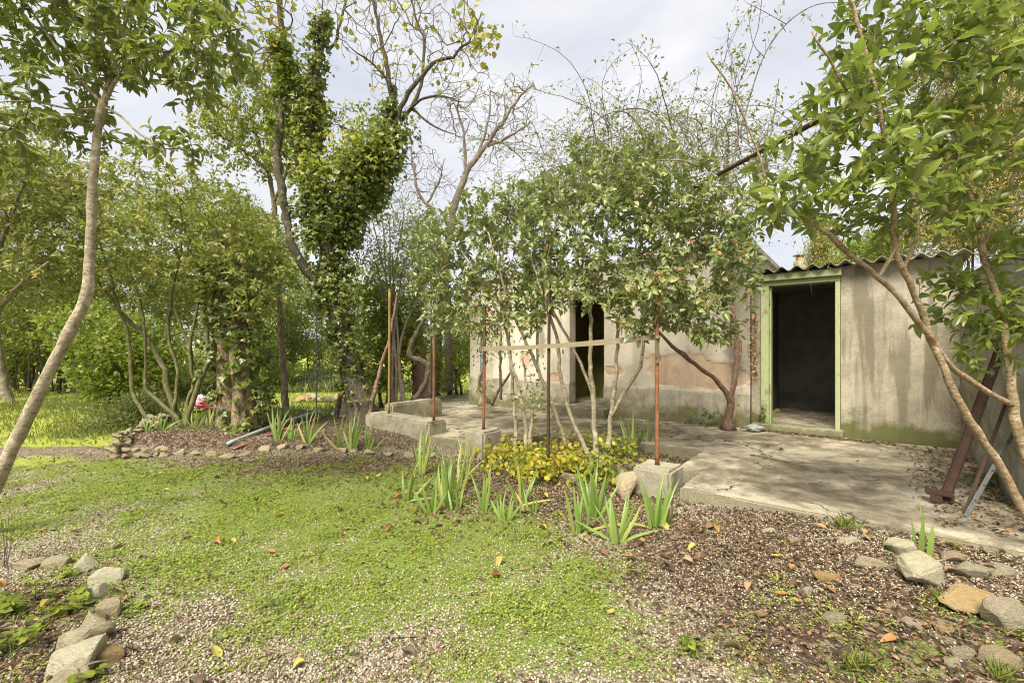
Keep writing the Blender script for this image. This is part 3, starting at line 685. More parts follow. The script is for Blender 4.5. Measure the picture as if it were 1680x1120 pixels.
# ---------------------------------------------------------------- leaves
def T_ovate(fold=0.22, droop=0.25, st=((0.33, 0.5), (0.7, 0.34))):
    V = [(0, 0, 0)]
    for y, w in st: V.append((0, y, -droop * y * y))
    V.append((0, 1, -droop))
    nm = len(V); k = len(st)
    for sgn in (-1, 1):
        for y, w in st: V.append((sgn * w, y, fold * w - droop * y * y))
    Fs = []
    for side in (0, 1):
        off = nm + side * k
        def f(a, b_, c): Fs.append((a, b_, c) if side == 0 else (a, c, b_))
        f(0, 1, off)
        for i in range(1, k):
            f(i, i + 1, off + i); f(i, off + i, off + i - 1)
        f(k, k + 1, off + k - 1)
    return np.array(V, float), np.array(Fs)
FINE_ST = ((0.12, 0.24), (0.32, 0.47), (0.55, 0.48), (0.78, 0.30), (0.92, 0.12))
TO = T_ovate(); TO_FINE = T_ovate(0.28, 0.22, FINE_ST)
T_ROUND = T_ovate(0.2, 0.2, ((0.2, 0.42), (0.6, 0.46)))
T_LANCE = T_ovate(0.25, 0.35, ((0.3, 0.5), (0.65, 0.42)))
T_DIAM = (np.array([(0, 0, 0), (-.5, .45, .12), (0, 1, -.1), (.5, .45, .12)], float), np.array([(0, 2, 1), (0, 3, 2)]))
T_IVY = (np.array([(0, .35, 0), (0, .06, 0), (-.38, -.08, -.05), (-.55, .3, -.06), (-.26, .48, 0), (0, 1, -.12), (.26, .48, 0), (.55, .3, -.06), (.38, -.08, -.05)], float),
         np.array([(0, b_, a) for a, b_ in ((1, 2), (2, 3), (3, 4), (4, 5), (5, 6), (6, 7), (7, 8), (8, 1))][::1])[:, [0, 2, 1]][:, [0, 2, 1]])
def frames(d, up):
    d = norm(d); x = norm(np.cross(d, up)); z = np.cross(x, d); return x, d, z
def leaves_np(pos, d, up, L, Wd, tpl):
    x, y, z = frames(d, up); V, Fs = tpl
    L = L[:, None, None]; Wd = Wd[:, None, None]
    out = pos[:, None, :] + x[:, None, :] * (V[None, :, 0:1] * Wd) + y[:, None, :] * (V[None, :, 1:2] * L) + z[:, None, :] * (V[None, :, 2:3] * L)
    n = len(pos); k = len(V)
    Ff = (Fs[None] + (np.arange(n) * k)[:, None, None]).reshape(-1, 3)
    return out.reshape(-1, 3), Ff
def leaf_attr(me, V, n):
    for nm, col in (('lx', 0), ('ly', 1)):
        at = me.attributes.new(nm, 'FLOAT', 'POINT'); at.data.foreach_set('value', np.tile(V[:, col], n).astype(np.float32))
def leaf_mesh(name, tpl, mat, smooth=True):
    me = mesh_np(name, tpl[0], tpl[1], smooth); leaf_attr(me, tpl[0], 1); me.materials.append(mat); return me
def leaf_objects(name, me, parent, pos, d, up, L, Wd):
    x, y, z = frames(d, up); off = np.array(parent.location)
    mats = []
    for i in range(len(pos)):
        o = bpy.data.objects.new(name, me); COL.objects.link(o); o.parent = parent
        m = Matrix(((x[i, 0] * Wd[i], y[i, 0] * L[i], z[i, 0] * L[i], pos[i, 0] - off[0]), (x[i, 1] * Wd[i], y[i, 1] * L[i], z[i, 1] * L[i], pos[i, 1] - off[1]),
                    (x[i, 2] * Wd[i], y[i, 2] * L[i], z[i, 2] * L[i], pos[i, 2] - off[2]), (0, 0, 0, 1)))
        o.matrix_local = m
def project(p):
    return 840 + p[:, 0] / p[:, 1] * F, HOR - (p[:, 2] - EYE) / p[:, 1] * F

# ---------------------------------------------------------------- plants that branch
class Plant:
    def __init__(s, seed, seg=0.12):
        s.rng = np.random.default_rng(seed); s.seg = seg
        s.pos = np.zeros((60000, 3)); s.dir = np.zeros((60000, 3)); s.par = np.full(60000, -1); s.rad = np.zeros(60000)
        s.att = np.zeros(60000, bool); s.n = 0; s.limbs = []; s.paths = []; s.nl = 0
    def limb(s, pts, attach=0.35, wob=0.012):
        """pts: list of (x, y, z, radius)"""
        q = catmull(pts, s.seg); n = len(q)
        q[1:-1, :3] += (s.rng.random((n - 2, 3)) - 0.5) * 2 * wob if n > 2 else 0
        a = s.n; s.pos[a:a + n] = q[:, :3]; s.rad[a:a + n] = q[:, 3]
        s.dir[a:a + n] = norm(np.gradient(q[:, :3], axis=0)); s.par[a] = -1; s.par[a + 1:a + n] = np.arange(a, a + n - 1)
        s.att[a:a + n] = np.arange(n) / n >= attach
        s.n += n; s.nl = s.n; s.limbs.append((a, a + n)); return s
    def grow(s, targets, rtip=0.0025, power=2.3, back=0.5, wob=0.1, seg=None):
        seg = seg or s.seg; a0 = s.n
        base = s.pos[:s.n][s.att[:s.n]]
        dm = np.array([np.min(np.sum((base - t) ** 2, 1)) for t in targets]); order = np.argsort(dm)
        for ti in order:
            t = targets[ti]; v = t - s.pos[:s.n]; d = np.sqrt(np.sum(v * v, 1)) + 1e-6
            cost = d * (1 + back - back * np.sum(v * s.dir[:s.n], 1) / d); cost[~s.att[:s.n]] = 1e9
            k = int(np.argmin(cost)); L = d[k]
            if L < 0.02: continue
            n = max(1, int(round(L / seg)))
            p = s.pos[k]; tv = v[k] / L
            ctl = p + (0.5 * norm(s.dir[k]) + 0.5 * tv) * L * 0.5
            tt = np.arange(1, n + 1)[:, None] / n
            q = (1 - tt) ** 2 * p + 2 * tt * (1 - tt) * ctl + tt ** 2 * t
            if n > 1: q[:-1] += s.rng.normal(0, wob * min(L / n, seg), (n - 1, 3))
            i0 = s.n
            if i0 + n >= len(s.pos): break
            s.pos[i0:i0 + n] = q
            dd = np.diff(np.vstack([p[None], q]), axis=0); s.dir[i0:i0 + n] = norm(dd)
            s.par[i0] = k; s.par[i0 + 1:i0 + n] = np.arange(i0, i0 + n - 1); s.att[i0:i0 + n] = True
            s.n += n; s.paths.append((k, i0, n))
        # pipe model for the grown nodes
        acc = np.zeros(s.n); haschild = np.zeros(s.n, bool)
        for i in range(a0, s.n): haschild[s.par[i]] = True
        for i in range(s.n - 1, a0 - 1, -1):
            if not haschild[i]: acc[i] += 1
            if s.par[i] >= a0: acc[s.par[i]] += acc[i]
        s.rad[a0:s.n] = rtip * np.maximum(acc[a0:s.n], 1) ** (1 / power)
        for i in range(a0, s.n):
            p = s.par[i]; s.rad[i] = min(s.rad[i], s.rad[p] * 0.97)
        s.acc = acc; s.a0 = a0; return s
    def limb_meshes(s, name, mat, parent, sides=10, rough=0.12):
        for a, b_ in s.limbs:
            sd = sides if s.rad[a] > 0.012 else 6
            rr_ = s.rad[a:b_].copy()
            if s.pos[a, 2] < 0.35 and rr_[0] > .012:
                dz = np.linalg.norm(s.pos[a:b_] - s.pos[a], axis=1); rr_ = rr_ * (1 + .55 * np.exp(-dz / .10))
            V, fs = tube(s.pos[a:b_], rr_, sd, True, s.rng, rough)
            obj(name, mesh_np(name, V, fs, True), mat, parent)
    def branch_mesh(s, name, mat, parent, minr=0.0):
        B = Builder(); main = {}
        for i in range(s.a0, s.n):
            p = s.par[i]
            if p >= s.a0 and (p not in main or s.acc[i] > s.acc[main[p]]): main[p] = i
        for i in range(s.a0, s.n):
            p = s.par[i]
            if p >= s.a0 and main.get(p) == i: continue
            ch = [i]
            while ch[-1] in main: ch.append(main[ch[-1]])
            pts = np.vstack([s.pos[p][None], s.pos[ch]]); r = np.concatenate([[s.rad[i]], s.rad[ch]])
            sd = 7 if r[0] > 0.015 else (5 if r[0] > 0.006 else 3)
            V, fs = tube(pts, r, sd, False); B.add(V, fs)
        if B.n == 0: return None
        return tag(obj(name, B.mesh(name), mat, parent), kind='stuff')
    def leaf_pairs(s, length=0.2, spacing=0.035, open_=0.75, prob=0.9, up=0.0):
        """opposite pairs along the end of every shoot"""
        rng = s.rng; Pp = []; Dd = []; Uu = []
        for k, i0, n in s.paths:
            q = np.vstack([s.pos[k][None], s.pos[i0:i0 + n]]); seg = np.linalg.norm(np.diff(q, axis=0), axis=1); cum = np.concatenate([[0], np.cumsum(seg)])
            Lt = cum[-1]
            if Lt < 0.02: continue
            use = min(Lt, length * rng.uniform(.6, 1.3)); sp = np.arange(Lt, Lt - use, -spacing); ph = rng.random() * 3.14
            t_ = norm(q[-1] - q[max(0, len(q) - 3)]); r1 = norm(np.cross(t_, [.2, .3, .93] if abs(t_[2]) < .9 else [1, 0, 0])); r2 = np.cross(t_, r1)
            for m, x in enumerate(sp):
                p = np.array([np.interp(x, cum, q[:, a_]) for a_ in range(3)]); an = ph + m * 1.57 + rng.normal(0, .25); side = r1 * math.cos(an) + r2 * math.sin(an)
                fw = 1.0 if m == 0 else 0.65
                for sg in (-1, 1):
                    if rng.random() > prob: continue
                    Pp.append(p + rng.normal(0, .004, 3)); Dd.append(t_ * fw + side * sg * open_ + rng.normal(0, .22, 3) + [0, 0, up]); Uu.append(t_ * .5 + np.array([0, 0, .8]) - side * sg * .25 + rng.normal(0, .28, 3))
        return np.array(Pp), norm(np.array(Dd)), np.array(Uu)
    def leaf_sites(s, per, spread=0.10, last=0.35, up=0.35, droop=0.0, outward=None):
        """positions and directions of leaves near the path ends"""
        rng = s.rng; Pp = []; Dd = []
        for k, i0, n in s.paths:
            m = rng.poisson(per) if per > 3 else rng.integers(1, int(per) + 2)
            if m == 0: continue
            L = max(1, int(n * last + 0.999)); idx = i0 + n - 1 - rng.integers(0, L, m)
            t = rng.random((m, 1))
            pr = np.where(s.par[idx] >= 0, s.par[idx], idx)
            p = s.pos[idx] * t + s.pos[pr] * (1 - t) + rng.normal(0, spread, (m, 3)) * np.array([1, 1, 0.7])
            Pp.append(p); Dd.append(norm(s.dir[idx] * 0.8 + rng.normal(0, 0.75, (m, 3)) + np.array([0, 0, up - droop])))
        return np.concatenate(Pp), np.concatenate(Dd)

def blob_targets(rng, blobs, n, hollow=0.35):
    """blobs: (u, v, ru, rv, depth, depth_radius[, weight]); points through each ellipsoid, denser towards the skin"""
    w = np.array([(b_[2] * b_[3] * (b_[4] ** 2)) * (b_[6] if len(b_) > 6 else 1) for b_ in blobs]); w = w / w.sum()
    out = []
    for b_, k in zip(blobs, rng.multinomial(n, w)):
        q = norm(rng.normal(0, 1, (k, 3))) * (hollow ** 3 + (1 - hollow ** 3) * rng.random((k, 1))) ** (1 / 3)
        d = b_[4] + q[:, 1] * b_[5]
        # ellipsoid of real size around the centre point
        c = P(b_[0], b_[1], b_[4])
        out.append(c + q * np.array([b_[2] / F * b_[4], b_[5], b_[3] / F * b_[4]]))
    return np.concatenate(out)

def foliage(parent, name, pos, d, L, ratio, tpl, mat, rng, nobj=0, single=None, upvec=(0, 0, 1), upj=0.7):
    n = len(pos)
    Ls = L * (0.6 + 0.7 * rng.random(n)); Wd = Ls * ratio * (0.85 + 0.3 * rng.random(n))
    up = np.array(upvec) + (rng.normal(0, upj, (n, 3)) if np.ndim(upvec) == 1 else 0)
    if nobj:
        u, v = project(pos); size = Ls / pos[:, 1]
        vis = (u > 5) & (u < 1675) & (v > 5) & (v < 1110)
        order = np.argsort(-np.where(vis, size, 0))[:nobj]
        sel = np.zeros(n, bool); sel[order] = True
        vars_ = [single] if single else [T_ovate(fo, dr, FINE_ST) for fo, dr in ((.28, .22), (.5, .1), (.15, .45), (.4, -.12), (.05, .3))]
        idx = np.where(sel)[0]
        for q, tp in enumerate(vars_):
            me = leaf_mesh('leaf', tp, mat); ii = idx[q::len(vars_)]
            leaf_objects('leaf', me, parent, pos[ii], d[ii], up[ii], Ls[ii], Wd[ii])
        pos, d, up, Ls, Wd = pos[~sel], d[~sel], up[~sel], Ls[~sel], Wd[~sel]
    V, Fs = leaves_np(pos, d, up, Ls, Wd, tpl)
    me = mesh_np(name, V, Fs, True); leaf_attr(me, tpl[0], len(pos)); o = obj(name, me, mat, parent); tag(o, kind='stuff'); return o
RS = [1.0]
def PX(pts, extra=None):
    """(u, v, depth, radius in photograph pixels) -> x, y, z, radius"""
    out = []
    for (u, v, d, r) in pts:
        p = P(u, v, d); out.append((*p, r * RS[0] / F * d / math.sqrt(1 + ((u - 840) / F) ** 2)))
    return out
# drainpipe and broken surround (parts of the house)
def pipe_on_wall():
    x = -5.62
    base = float(zt(x))
    dp = tube_pts('drainpipe', [W(x, -0.10, 2.95), W(x, -0.10, 2.0), W(x, -0.10, 1.2), W(x, -0.10, 0.62)], 0.05, M['zinc'], house, 12)
    tube_pts('drainpipe_shoe', [W(x, -0.10, 0.66), W(x, -0.10, 0.60), W(x, -0.10, 0.595), W(x, -0.105, 0.30), W(x - 0.01, -0.12, 0.18), W(x - 0.02, -0.16, base)],
             [0.068, 0.068, 0.058, 0.056, 0.058, 0.062], M['conc'], dp, 12)
    for z in (1.25, 2.2):
        tube_pts('pipe_bracket', [W(x, -0.10, z), W(x, -0.10, z + 0.03)], 0.056, M['iron_grey'], dp, 12)
pipe_on_wall()

# ---------------------------------------------------------------- shed
shed = empty('shed', W(1.2, 1.2, 0), 'grey cement lean-to shed with corrugated roof and open pale green door frame', 'shed')
D2 = (0.13, 1.13, 0.285, 2.46)
def shed_disp(X, Z):
    return 0.012 * (fbm(X * 1.1, Z * 1.1, 61) - 0.5) + 0.007 * (fbm(X * 10, Z * 10, 62) - 0.5)
wall_grid('front_wall', 0.004, 2.345, -0.05, 2.6, [D2], shed_disp, M['cement'], shed, y=0.05, thick=0.16)
dfr = part_empty('door_frame', shed)
prism('door_jamb', [(0.135, 0.245, 0.0, 0.19, 0.285, 2.39)], M['green'], dfr, 0.006)
prism('door_stop', [(0.246, 0.272, 0.05, 0.17, 0.285, 2.385)], M['green'], dfr, 0.003)
prism('door_jamb', [(1.065, 1.125, 0.0, 0.19, 0.285, 2.39)], M['green'], dfr, 0.006)
prism('door_head', [(0.135, 1.125, -0.003, 0.19, 2.392, 2.46)], M['green'], dfr, 0.006)
prism('fascia_board', [(0.02, 1.14, -0.06, 0.04, 2.463, 2.565)], M['green'], shed, 0.006)
for z in (0.8, 2.1):
    tube_pts('hinge', [W(0.25, 0.045, z), W(0.25, 0.045, z + 0.09)], 0.008, M['iron_grey'], dfr, 8)
rough_box('door_sill', (0.02, -0.14, 0.02), (1.16, 0.21, 0.285), M['plinth'], shed, 0.006, 0.1, 0.015)
prism('shed_floor', [(0.05, 2.3, 0.215, 2.5, 0.15, 0.27)], M['slab'], shed)
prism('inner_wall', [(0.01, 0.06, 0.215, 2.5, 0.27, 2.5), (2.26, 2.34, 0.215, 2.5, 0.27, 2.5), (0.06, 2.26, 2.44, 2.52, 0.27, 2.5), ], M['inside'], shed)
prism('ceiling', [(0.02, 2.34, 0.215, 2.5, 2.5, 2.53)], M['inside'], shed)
def corrugated():
    rf = part_empty('roof', shed)
    w = 0.19; th = 0.008
    xs = np.arange(-0.06, 2.62, w / 12); ys = np.linspace(-0.16, 2.6, 12)
    for k, (xa, xb) in enumerate(((-0.06, 0.92), (0.88, 1.84), (1.80, 2.42))):
        x = xs[(xs >= xa) & (xs <= xb)]
        X, Y = np.meshgrid(x, ys)
        Z = 2.612 + 0.032 * np.sin(X / w * 2 * np.pi) - 0.05 * Y * 0.6 + 0.009 * (k % 2) + 0.006 * (fbm(X * 2, Y * 2, 71) - 0.5)
        nx, ny = len(x), len(ys)
        top = np.stack(W(X, Y, Z), -1).reshape(-1, 3); bot = np.stack(W(X, Y, Z - th), -1).reshape(-1, 3)
        i = np.arange(ny - 1)[:, None] * nx + np.arange(nx - 1)[None, :]
        q = np.stack([i, i + 1, i + nx + 1, i + nx], -1).reshape(-1, 4); n = nx * ny
        fr = np.arange(nx - 1); front = np.stack([fr + n, fr + n + 1, fr + 1, fr], -1)
        obj('roof_sheet', mesh_np('roof_sheet', np.concatenate([top, bot]), np.concatenate([q, q[:, ::-1] + n, front]), False), M['fibro'], rf)
corrugated()

# bounding wall on the right
rw = empty('boundary_wall', W(2.5, -1.4, 0), 'rough grey old garden wall at the right edge behind the leaning irons', 'wall')
def bw():
    ys = np.arange(-2.9, 0.36, 0.05); zs = np.arange(-0.1, 2.35, 0.05)
    Y, Z = np.meshgrid(ys, zs)
    D = 0.07 * (fbm(Y * 3.2, Z * 4.2, 81, 4) - 0.5) + 0.02 * (fbm(Y * 12, Z * 12, 82, 3) - 0.5)
    V = np.stack(W(2.335 - D, Y, Z + 0 * Y), -1).reshape(-1, 3); nx, nz_ = len(ys), len(zs)
    i = np.arange(nz_ - 1)[:, None] * nx + np.arange(nx - 1)[None, :]
    q = np.stack([i, i + nx, i + nx + 1, i + 1], -1).reshape(-1, 4)
    obj('wall_face', mesh_np('wall_face', V, q, True), M['stonewall'], rw)
    prism('wall_core', [(2.40, 2.75, -2.9, 0.36, -0.1, 2.3)], M['stonewall'], rw, 0.02)
bw()

# ---------------------------------------------------------------- terrace blocks, pergola
def platform():
    o = empty('low_terrace_wall', W(-4.6, -3.1, 0), 'mossy low concrete wall and kerb at the left end of the terrace', 'low wall')
    rough_box('wall_block', (-5.4, -3.36, -0.15), (-3.73, -2.97, 0.32), M['conc'], o, 0.014, 0.09, 0.03)
    rough_box('kerb', (-5.42, -2.96, -0.15), (-5.17, -1.75, 0.44), M['conc'], o, 0.012, 0.09, 0.03, seed=5)
platform()
tag(rough_box('concrete_block', (-0.40, -3.62, -0.12), (-0.02, -3.24, 0.29), M['block'], None, 0.012, 0.05, 0.025, seed=3),
    'square gravelly concrete block with mossy top carrying the nearest rusty post', 'concrete block')
tag(rough_box('concrete_block', (-2.82, -3.52, -0.12), (-2.45, -3.14, 0.355), M['block'], None, 0.014, 0.05, 0.03, seed=8),
    'smaller concrete block beside the terrace step, half hidden by yellow leaves', 'concrete block')
def post(name, x, y, z0, z1, r, mat, label, lean=(0, 0)):
    root = empty(name, W(x, y, z0), label, 'post', 'pergola posts')
    pts = [W(x, y, z0), W(x + lean[0] * .5, y + lean[1] * .5, (z0 + z1) / 2), W(x + lean[0], y + lean[1], z1)]
    V, fs = tube(catmull(np.array(pts), 0.2), np.full(len(catmull(np.array(pts), 0.2)), r), 8)
    obj('pole', mesh_np('pole', V, fs, True), mat, root)
    V, fs = tube(np.array([pts[-1], (pts[-1][0], pts[-1][1], pts[-1][2] + 0.03)]), np.array([r * 1.25, r * 1.2]), 8)
    obj('pole_cap', mesh_np('pole_cap', V, fs, False), mat, root)
    V, fs = tube(np.array([(pts[0][0], pts[0][1], pts[0][2] - 0.02), (pts[0][0], pts[0][1], pts[0][2] + 0.012)]), np.array([r * 1.5, r * 1.35]), 10)
    obj('pole_foot', mesh_np('pole_foot', V, fs, False), M['rust_dark'], root)
post('pergola_post', -0.22, -3.42, 0.285, 2.15, 0.020, M['rust'], 'rusty iron post standing on the nearest concrete block', (-0.01, 0.02))
post('pergola_post', -2.63, -3.33, 0.35, 2.25, 0.021, M['rust'], 'rusty iron post on the small block beside the terrace step', (-0.02, 0.05))
post('pergola_post', -1.55, -3.38, 0.03, 2.3, 0.020, M['rust_dark'], 'dark rusty iron post among the shrub stems before the house door', (-0.02, 0.06))
post('pergola_post', -3.82, -3.17, 0.315, 2.42, 0.021, M['rust'], 'orange rusty iron post at the right end of the mossy low wall', (-0.03, 0.04))
post('pergola_post', -5.02, -3.13, 0.315, 2.42, 0.022, M['rust_yel'], 'yellowish mossy iron post at the left end of the mossy low wall', (0.02, 0.0))
post('pergola_post', -5.29, -1.95, 0.43, 2.7, 0.018, M['rust_dark'], 'thin dark iron post on the kerb behind the mossy wall', (0, 0))
post('pergola_post', -6.6, -3.6, 0.0, 2.45, 0.014, M['iron_grey'], 'thin black iron post under the ivy tree crown', (0, 0))
# rails of the pergola, resting on the post heads
def bar(name, a, b_, r, mat, label, cat):
    V, fs = tube(catmull(np.array([a, b_], float), 0.25), np.full(len(catmull(np.array([a, b_], float), 0.25)), r), 8)
    return tag(obj(name, mesh_np(name, V, fs, True), mat), label, cat)
bar('pergola_bar', P(1138, 308, 5.15), P(1420, 156, 2.95), 0.022, M['rust_dark'], 'rusty brown iron bar running up through the bare climber tangle', 'iron bar')

def plank():
    root = empty('wooden_batten', P(938, 563, 5.2), 'pale weathered wooden batten tied between two rusty posts', 'batten')
    a = P(787, 572, 5.86); b_ = P(1083, 552, 4.42)
    d = norm(b_ - a); up = np.array([0, 0, 1.0]); s = norm(np.cross(d, up)); up = np.cross(s, d)
    bm = bmesh.new(); n = 20
    for k in range(n + 1):
        t = k / n; c = a + (b_ - a) * t + up * (-0.025 * 4 * t * (1 - t)) + s * 0.01 * math.sin(t * 7)
        h = 0.027 + 0.003 * math.sin(t * 9 + 1)
        for sy, sz in ((-1, -1), (1, -1), (1, 1), (-1, 1)):
            bm.verts.new(Vector(c + s * sy * 0.012 + up * sz * h))
    bm.verts.ensure_lookup_table()
    for k in range(n):
        for j in range(4):
            bm.faces.new([bm.verts[k * 4 + j], bm.verts[k * 4 + (j + 1) % 4], bm.verts[k * 4 + 4 + (j + 1) % 4], bm.verts[k * 4 + 4 + j]])
    bm.faces.new([bm.verts[j] for j in (3, 2, 1, 0)]); bm.faces.new([bm.verts[n * 4 + j] for j in range(4)])
    bmesh.ops.recalc_face_normals(bm, faces=bm.faces)
    obj('board', mesh_bm('board', bm), M['board'], root)
    pp = np.array(W(-2.65, -3.31, 0))
    for k in range(2):
        ring = []
        for t in np.linspace(0, 2 * np.pi, 15):
            ring.append((pp[0] + 0.028 * math.cos(t), pp[1] + 0.034 * math.sin(t) - 0.012, 1.44 + 0.02 * k + 0.014 * math.sin(t * 2)))
        tube_pts('wire_tie', ring, 0.0035, M['rust_dark'], root, 5)
    # folded strap hanging at the other end
    q = np.array(W(-0.225, -3.41, 0)); tpts = []
    bm = bmesh.new(); prof = [(0, 1.555), (-0.012, 1.47), (-0.008, 1.38), (0.016, 1.345), (-0.006, 1.30), (-0.05, 1.285)]
    for (dx, z) in prof:
        for w in (-1, 1):
            bm.verts.new((q[0] + dx + 0.022 * w, q[1] - 0.03 - 0.004 * w, z + 0.006 * w))
    bm.verts.ensure_lookup_table()
    for k in range(len(prof) - 1): bm.faces.new([bm.verts[2 * k], bm.verts[2 * k + 1], bm.verts[2 * k + 3], bm.verts[2 * k + 2]])
    bmesh.ops.solidify(bm, geom=bm.faces[:], thickness=0.004)
    obj('strap_end', mesh_bm('strap_end', bm), M['board'], root)
plank()

# ---------------------------------------------------------------- leaning irons
def oriented(name, a, b_, boxes, mat, parent, roll=0.0, side=(0.6, -0.5, 0)):
    """boxes in a frame whose z runs from a to b_"""
    a = np.array(a, float); b_ = np.array(b_, float); z = norm(b_ - a); x = np.array(side, float); x = norm(x - z * np.dot(x, z)); y = np.cross(z, x)
    Lz = np.linalg.norm(b_ - a); bm = bmesh.new()
    for (x0, x1, y0, y1, z0, z1) in boxes:
        if z1 is None: z1 = Lz
        r = bmesh.ops.create_cube(bm, size=1.0)
        for v in r['verts']:
            l = ((x0 + x1) / 2 + v.co.x * (x1 - x0), (y0 + y1) / 2 + v.co.y * (y1 - y0), (z0 + z1) / 2 + v.co.z * (z1 - z0))
            v.co = Vector(a + x * l[0] + y * l[1] + z * l[2])
    bmesh.ops.bevel(bm, geom=bm.edges[:], offset=0.0015, segments=1, affect='EDGES')
    return obj(name, mesh_bm(name, bm), mat, parent)
a0 = np.array(W(1.88, -2.83, 0.20)); 
ib = empty('iron_beam', a0, 'dark rusty iron beam with a foot plate leaning on the boundary wall', 'iron beam')
A = P(1549, 818, 3.56); B_ = P(1646, 560, 4.02); B_ = A + (B_ - A) * 1.08
A[2] = 0.215
oriented('beam_web', A, B_, [(-0.03, 0.03, -0.004, 0.004, 0, None)], M['rust_dark'], ib)
oriented('beam_flange', A, B_, [(-0.036, -0.0305, -0.03, 0.03, 0, None)], M['rust_dark'], ib)
oriented('beam_flange', A, B_, [(0.0305, 0.036, -0.03, 0.03, 0, None)], M['rust_dark'], ib)
oriented('foot_plate', A + np.array([-0.03, 0, 0.045]), A + np.array([-0.03, 0, 0.07]), [(-0.09, 0.07, -0.05, 0.05, 0, None)], M['rust_dark'], ib)
oriented('foot_bolt', A + np.array([-0.085, -0.02, -0.005]), A + np.array([-0.08, -0.02, 0.045]), [(-0.035, 0.035, -0.02, 0.02, 0, None)], M['rust_dark'], ib)
oriented('foot_bolt', A + np.array([0.02, -0.02, -0.01]), A + np.array([0.02, -0.02, 0.045]), [(-0.03, 0.03, -0.02, 0.02, 0, None)], M['rust_dark'], ib)
A = P(1583, 843, 3.33); A[2] = 0.195
o = oriented('iron_rod', A, A + (P(1648, 668, 3.75) - A) * 1.05, [(-0.012, 0.012, -0.010, 0.010, 0, None)], M['rust_dark'], None)
tag(o, 'thin rusty square iron rod leaning between the beam and grey strip', 'iron rod')
A = P(1584, 855, 3.26); A[2] = 0.195
st = empty('iron_strip', A, 'flat grey perforated iron strip, rightmost of the leaning irons', 'iron strip')
B_ = A + (P(1662, 710, 3.58) - A) * 1.25
oriented('strip', A, B_, [(-0.016, 0.016, -0.003, 0.003, 0, None)], M['iron_grey'], st, side=(0.8, 0.1, 0))
for k in range(6):
    c = A + (B_ - A) * (0.14 + 0.14 * k)
    oriented('rivet', c + np.array([0, -0.004, 0]), c + norm(B_ - A) * 0.014 + np.array([0, -0.004, 0]), [(-0.006, 0.006, -0.004, 0.004, 0, None)], M['rust_dark'], st, side=(0.8, 0.1, 0))

# ---------------------------------------------------------------- stones
def rock_mesh(seed, n=15, sub_=1, flat=1.0):
    rng = np.random.default_rng(seed); bm = bmesh.new()
    q = norm(rng.normal(0, 1, (n, 3))) * (0.8 + 0.3 * rng.random((n, 1)))
    q = np.sign(q) * np.abs(q) ** 0.8
    for p in q: bm.verts.new(Vector(p * 0.5))
    r = bmesh.ops.convex_hull(bm, input=bm.verts[:])
    bmesh.ops.delete(bm, geom=[g for g in r['geom_interior'] if isinstance(g, bmesh.types.BMVert)], context='VERTS')
    bmesh.ops.dissolve_limit(bm, angle_limit=0.3, verts=bm.verts[:], edges=bm.edges[:])
    bmesh.ops.bevel(bm, geom=bm.edges[:], offset=0.05, segments=1, affect='EDGES')
    bmesh.ops.triangulate(bm, faces=bm.faces[:])
    for k in range(sub_):
        bmesh.ops.subdivide_edges(bm, edges=bm.edges[:], cuts=1, use_grid_fill=True)
    for v in bm.verts:
        c = v.co
        v.co = c * (1 + 0.16 * (float(fbm(c.x * 4 + seed, c.y * 4 + c.z * 3, seed % 97, 3)) - 0.5)) + Vector((rng.random(3) - 0.5) * 0.018)
    return mesh_bm('stone', bm)
def place(o, X, Y, z, size, rot, mat=None):
    o.location = (X, Y, z); o.scale = size; o.rotation_euler = rot
def stone(u, v, wpx, hpx, mat, seed, label, sink=0.2, depth_ratio=0.75, tilt=(0, 0), cat='stone', lift=0.0, rz=0):
    c = G(u, v + hpx * 0.4); d = c[1]; wm = wpx / F * d; hm = hpx / F * d * 0.85
    o = obj('stone', rock_mesh(seed), mat); rz = rz
    dm = wm * depth_ratio
    o.location = (c[0], d + dm * 0.3, c[2] + hm * (0.5 - sink) + lift); o.scale = (wm * 1.05, dm, hm * (1 + sink)); o.rotation_euler = (R(tilt[0]), R(tilt[1]), R(rz))
    return tag(o, label, cat)
RK = M
stone(1532, 942, 82, 62, M['rock_white'], 11, 'large pale fissured boulder in the leaf litter by the terrace', 0.15, 0.8, (20, 15), lift=0.02)
stone(1614, 990, 112, 42, M['rock_orange'], 12, 'wedge-shaped ochre orange stone beside the large pale boulder', 0.2, 0.6, (10, 10))
stone(1488, 900, 48, 36, M['rock_white'], 13, 'white pointed stone at the foot of the lone iris', 0.15, 0.8, (10, -15))
stone(1604, 940, 56, 28, M['rock_grey'], 14, 'rounded grey banded stone right of the large pale boulder', 0.2)
stone(1668, 1010, 70, 60, M['rock_grey'], 15, 'grey stone cut by the right edge beside the ochre stone', 0.15)
stone(1438, 926, 66, 24, M['rock_tan'], 16, 'long flat tan stone left of the white pointed stone', 0.3, 0.5, (0, 12))
stone(1362, 946, 58, 20, M['rock_orange'], 17, 'thin ochre flake of stone in the brown litter', 0.35, 0.4, (0, 14))
stone(1574, 914, 40, 24, M['rock_tan'], 18, 'small mossy tan stone behind the large pale boulder', 0.25)
stone(1650, 935, 60, 24, M['rock_grey'], 19, 'low grey stone at the right edge below the terrace corner', 0.3)
stone(1512, 1025, 46, 18, M['rock_tan'], 20, 'flat tan stone below the large pale boulder', 0.35)
stone(1553, 1030, 34, 16, M['rock_orange'], 21, 'small yellowish stone under the ochre wedge', 0.35)
stone(1376, 1015, 38, 20, M['rock_grey'], 22, 'greenish small stone in the litter left of the flat tan stone', 0.3)
stone(1330, 968, 26, 14, M['rock_white'], 23, 'small white stone beside the thin ochre flake', 0.3)
stone(1396, 885, 40, 14, M['rock_white'], 24, 'small pale stone against the terrace edge', 0.3)
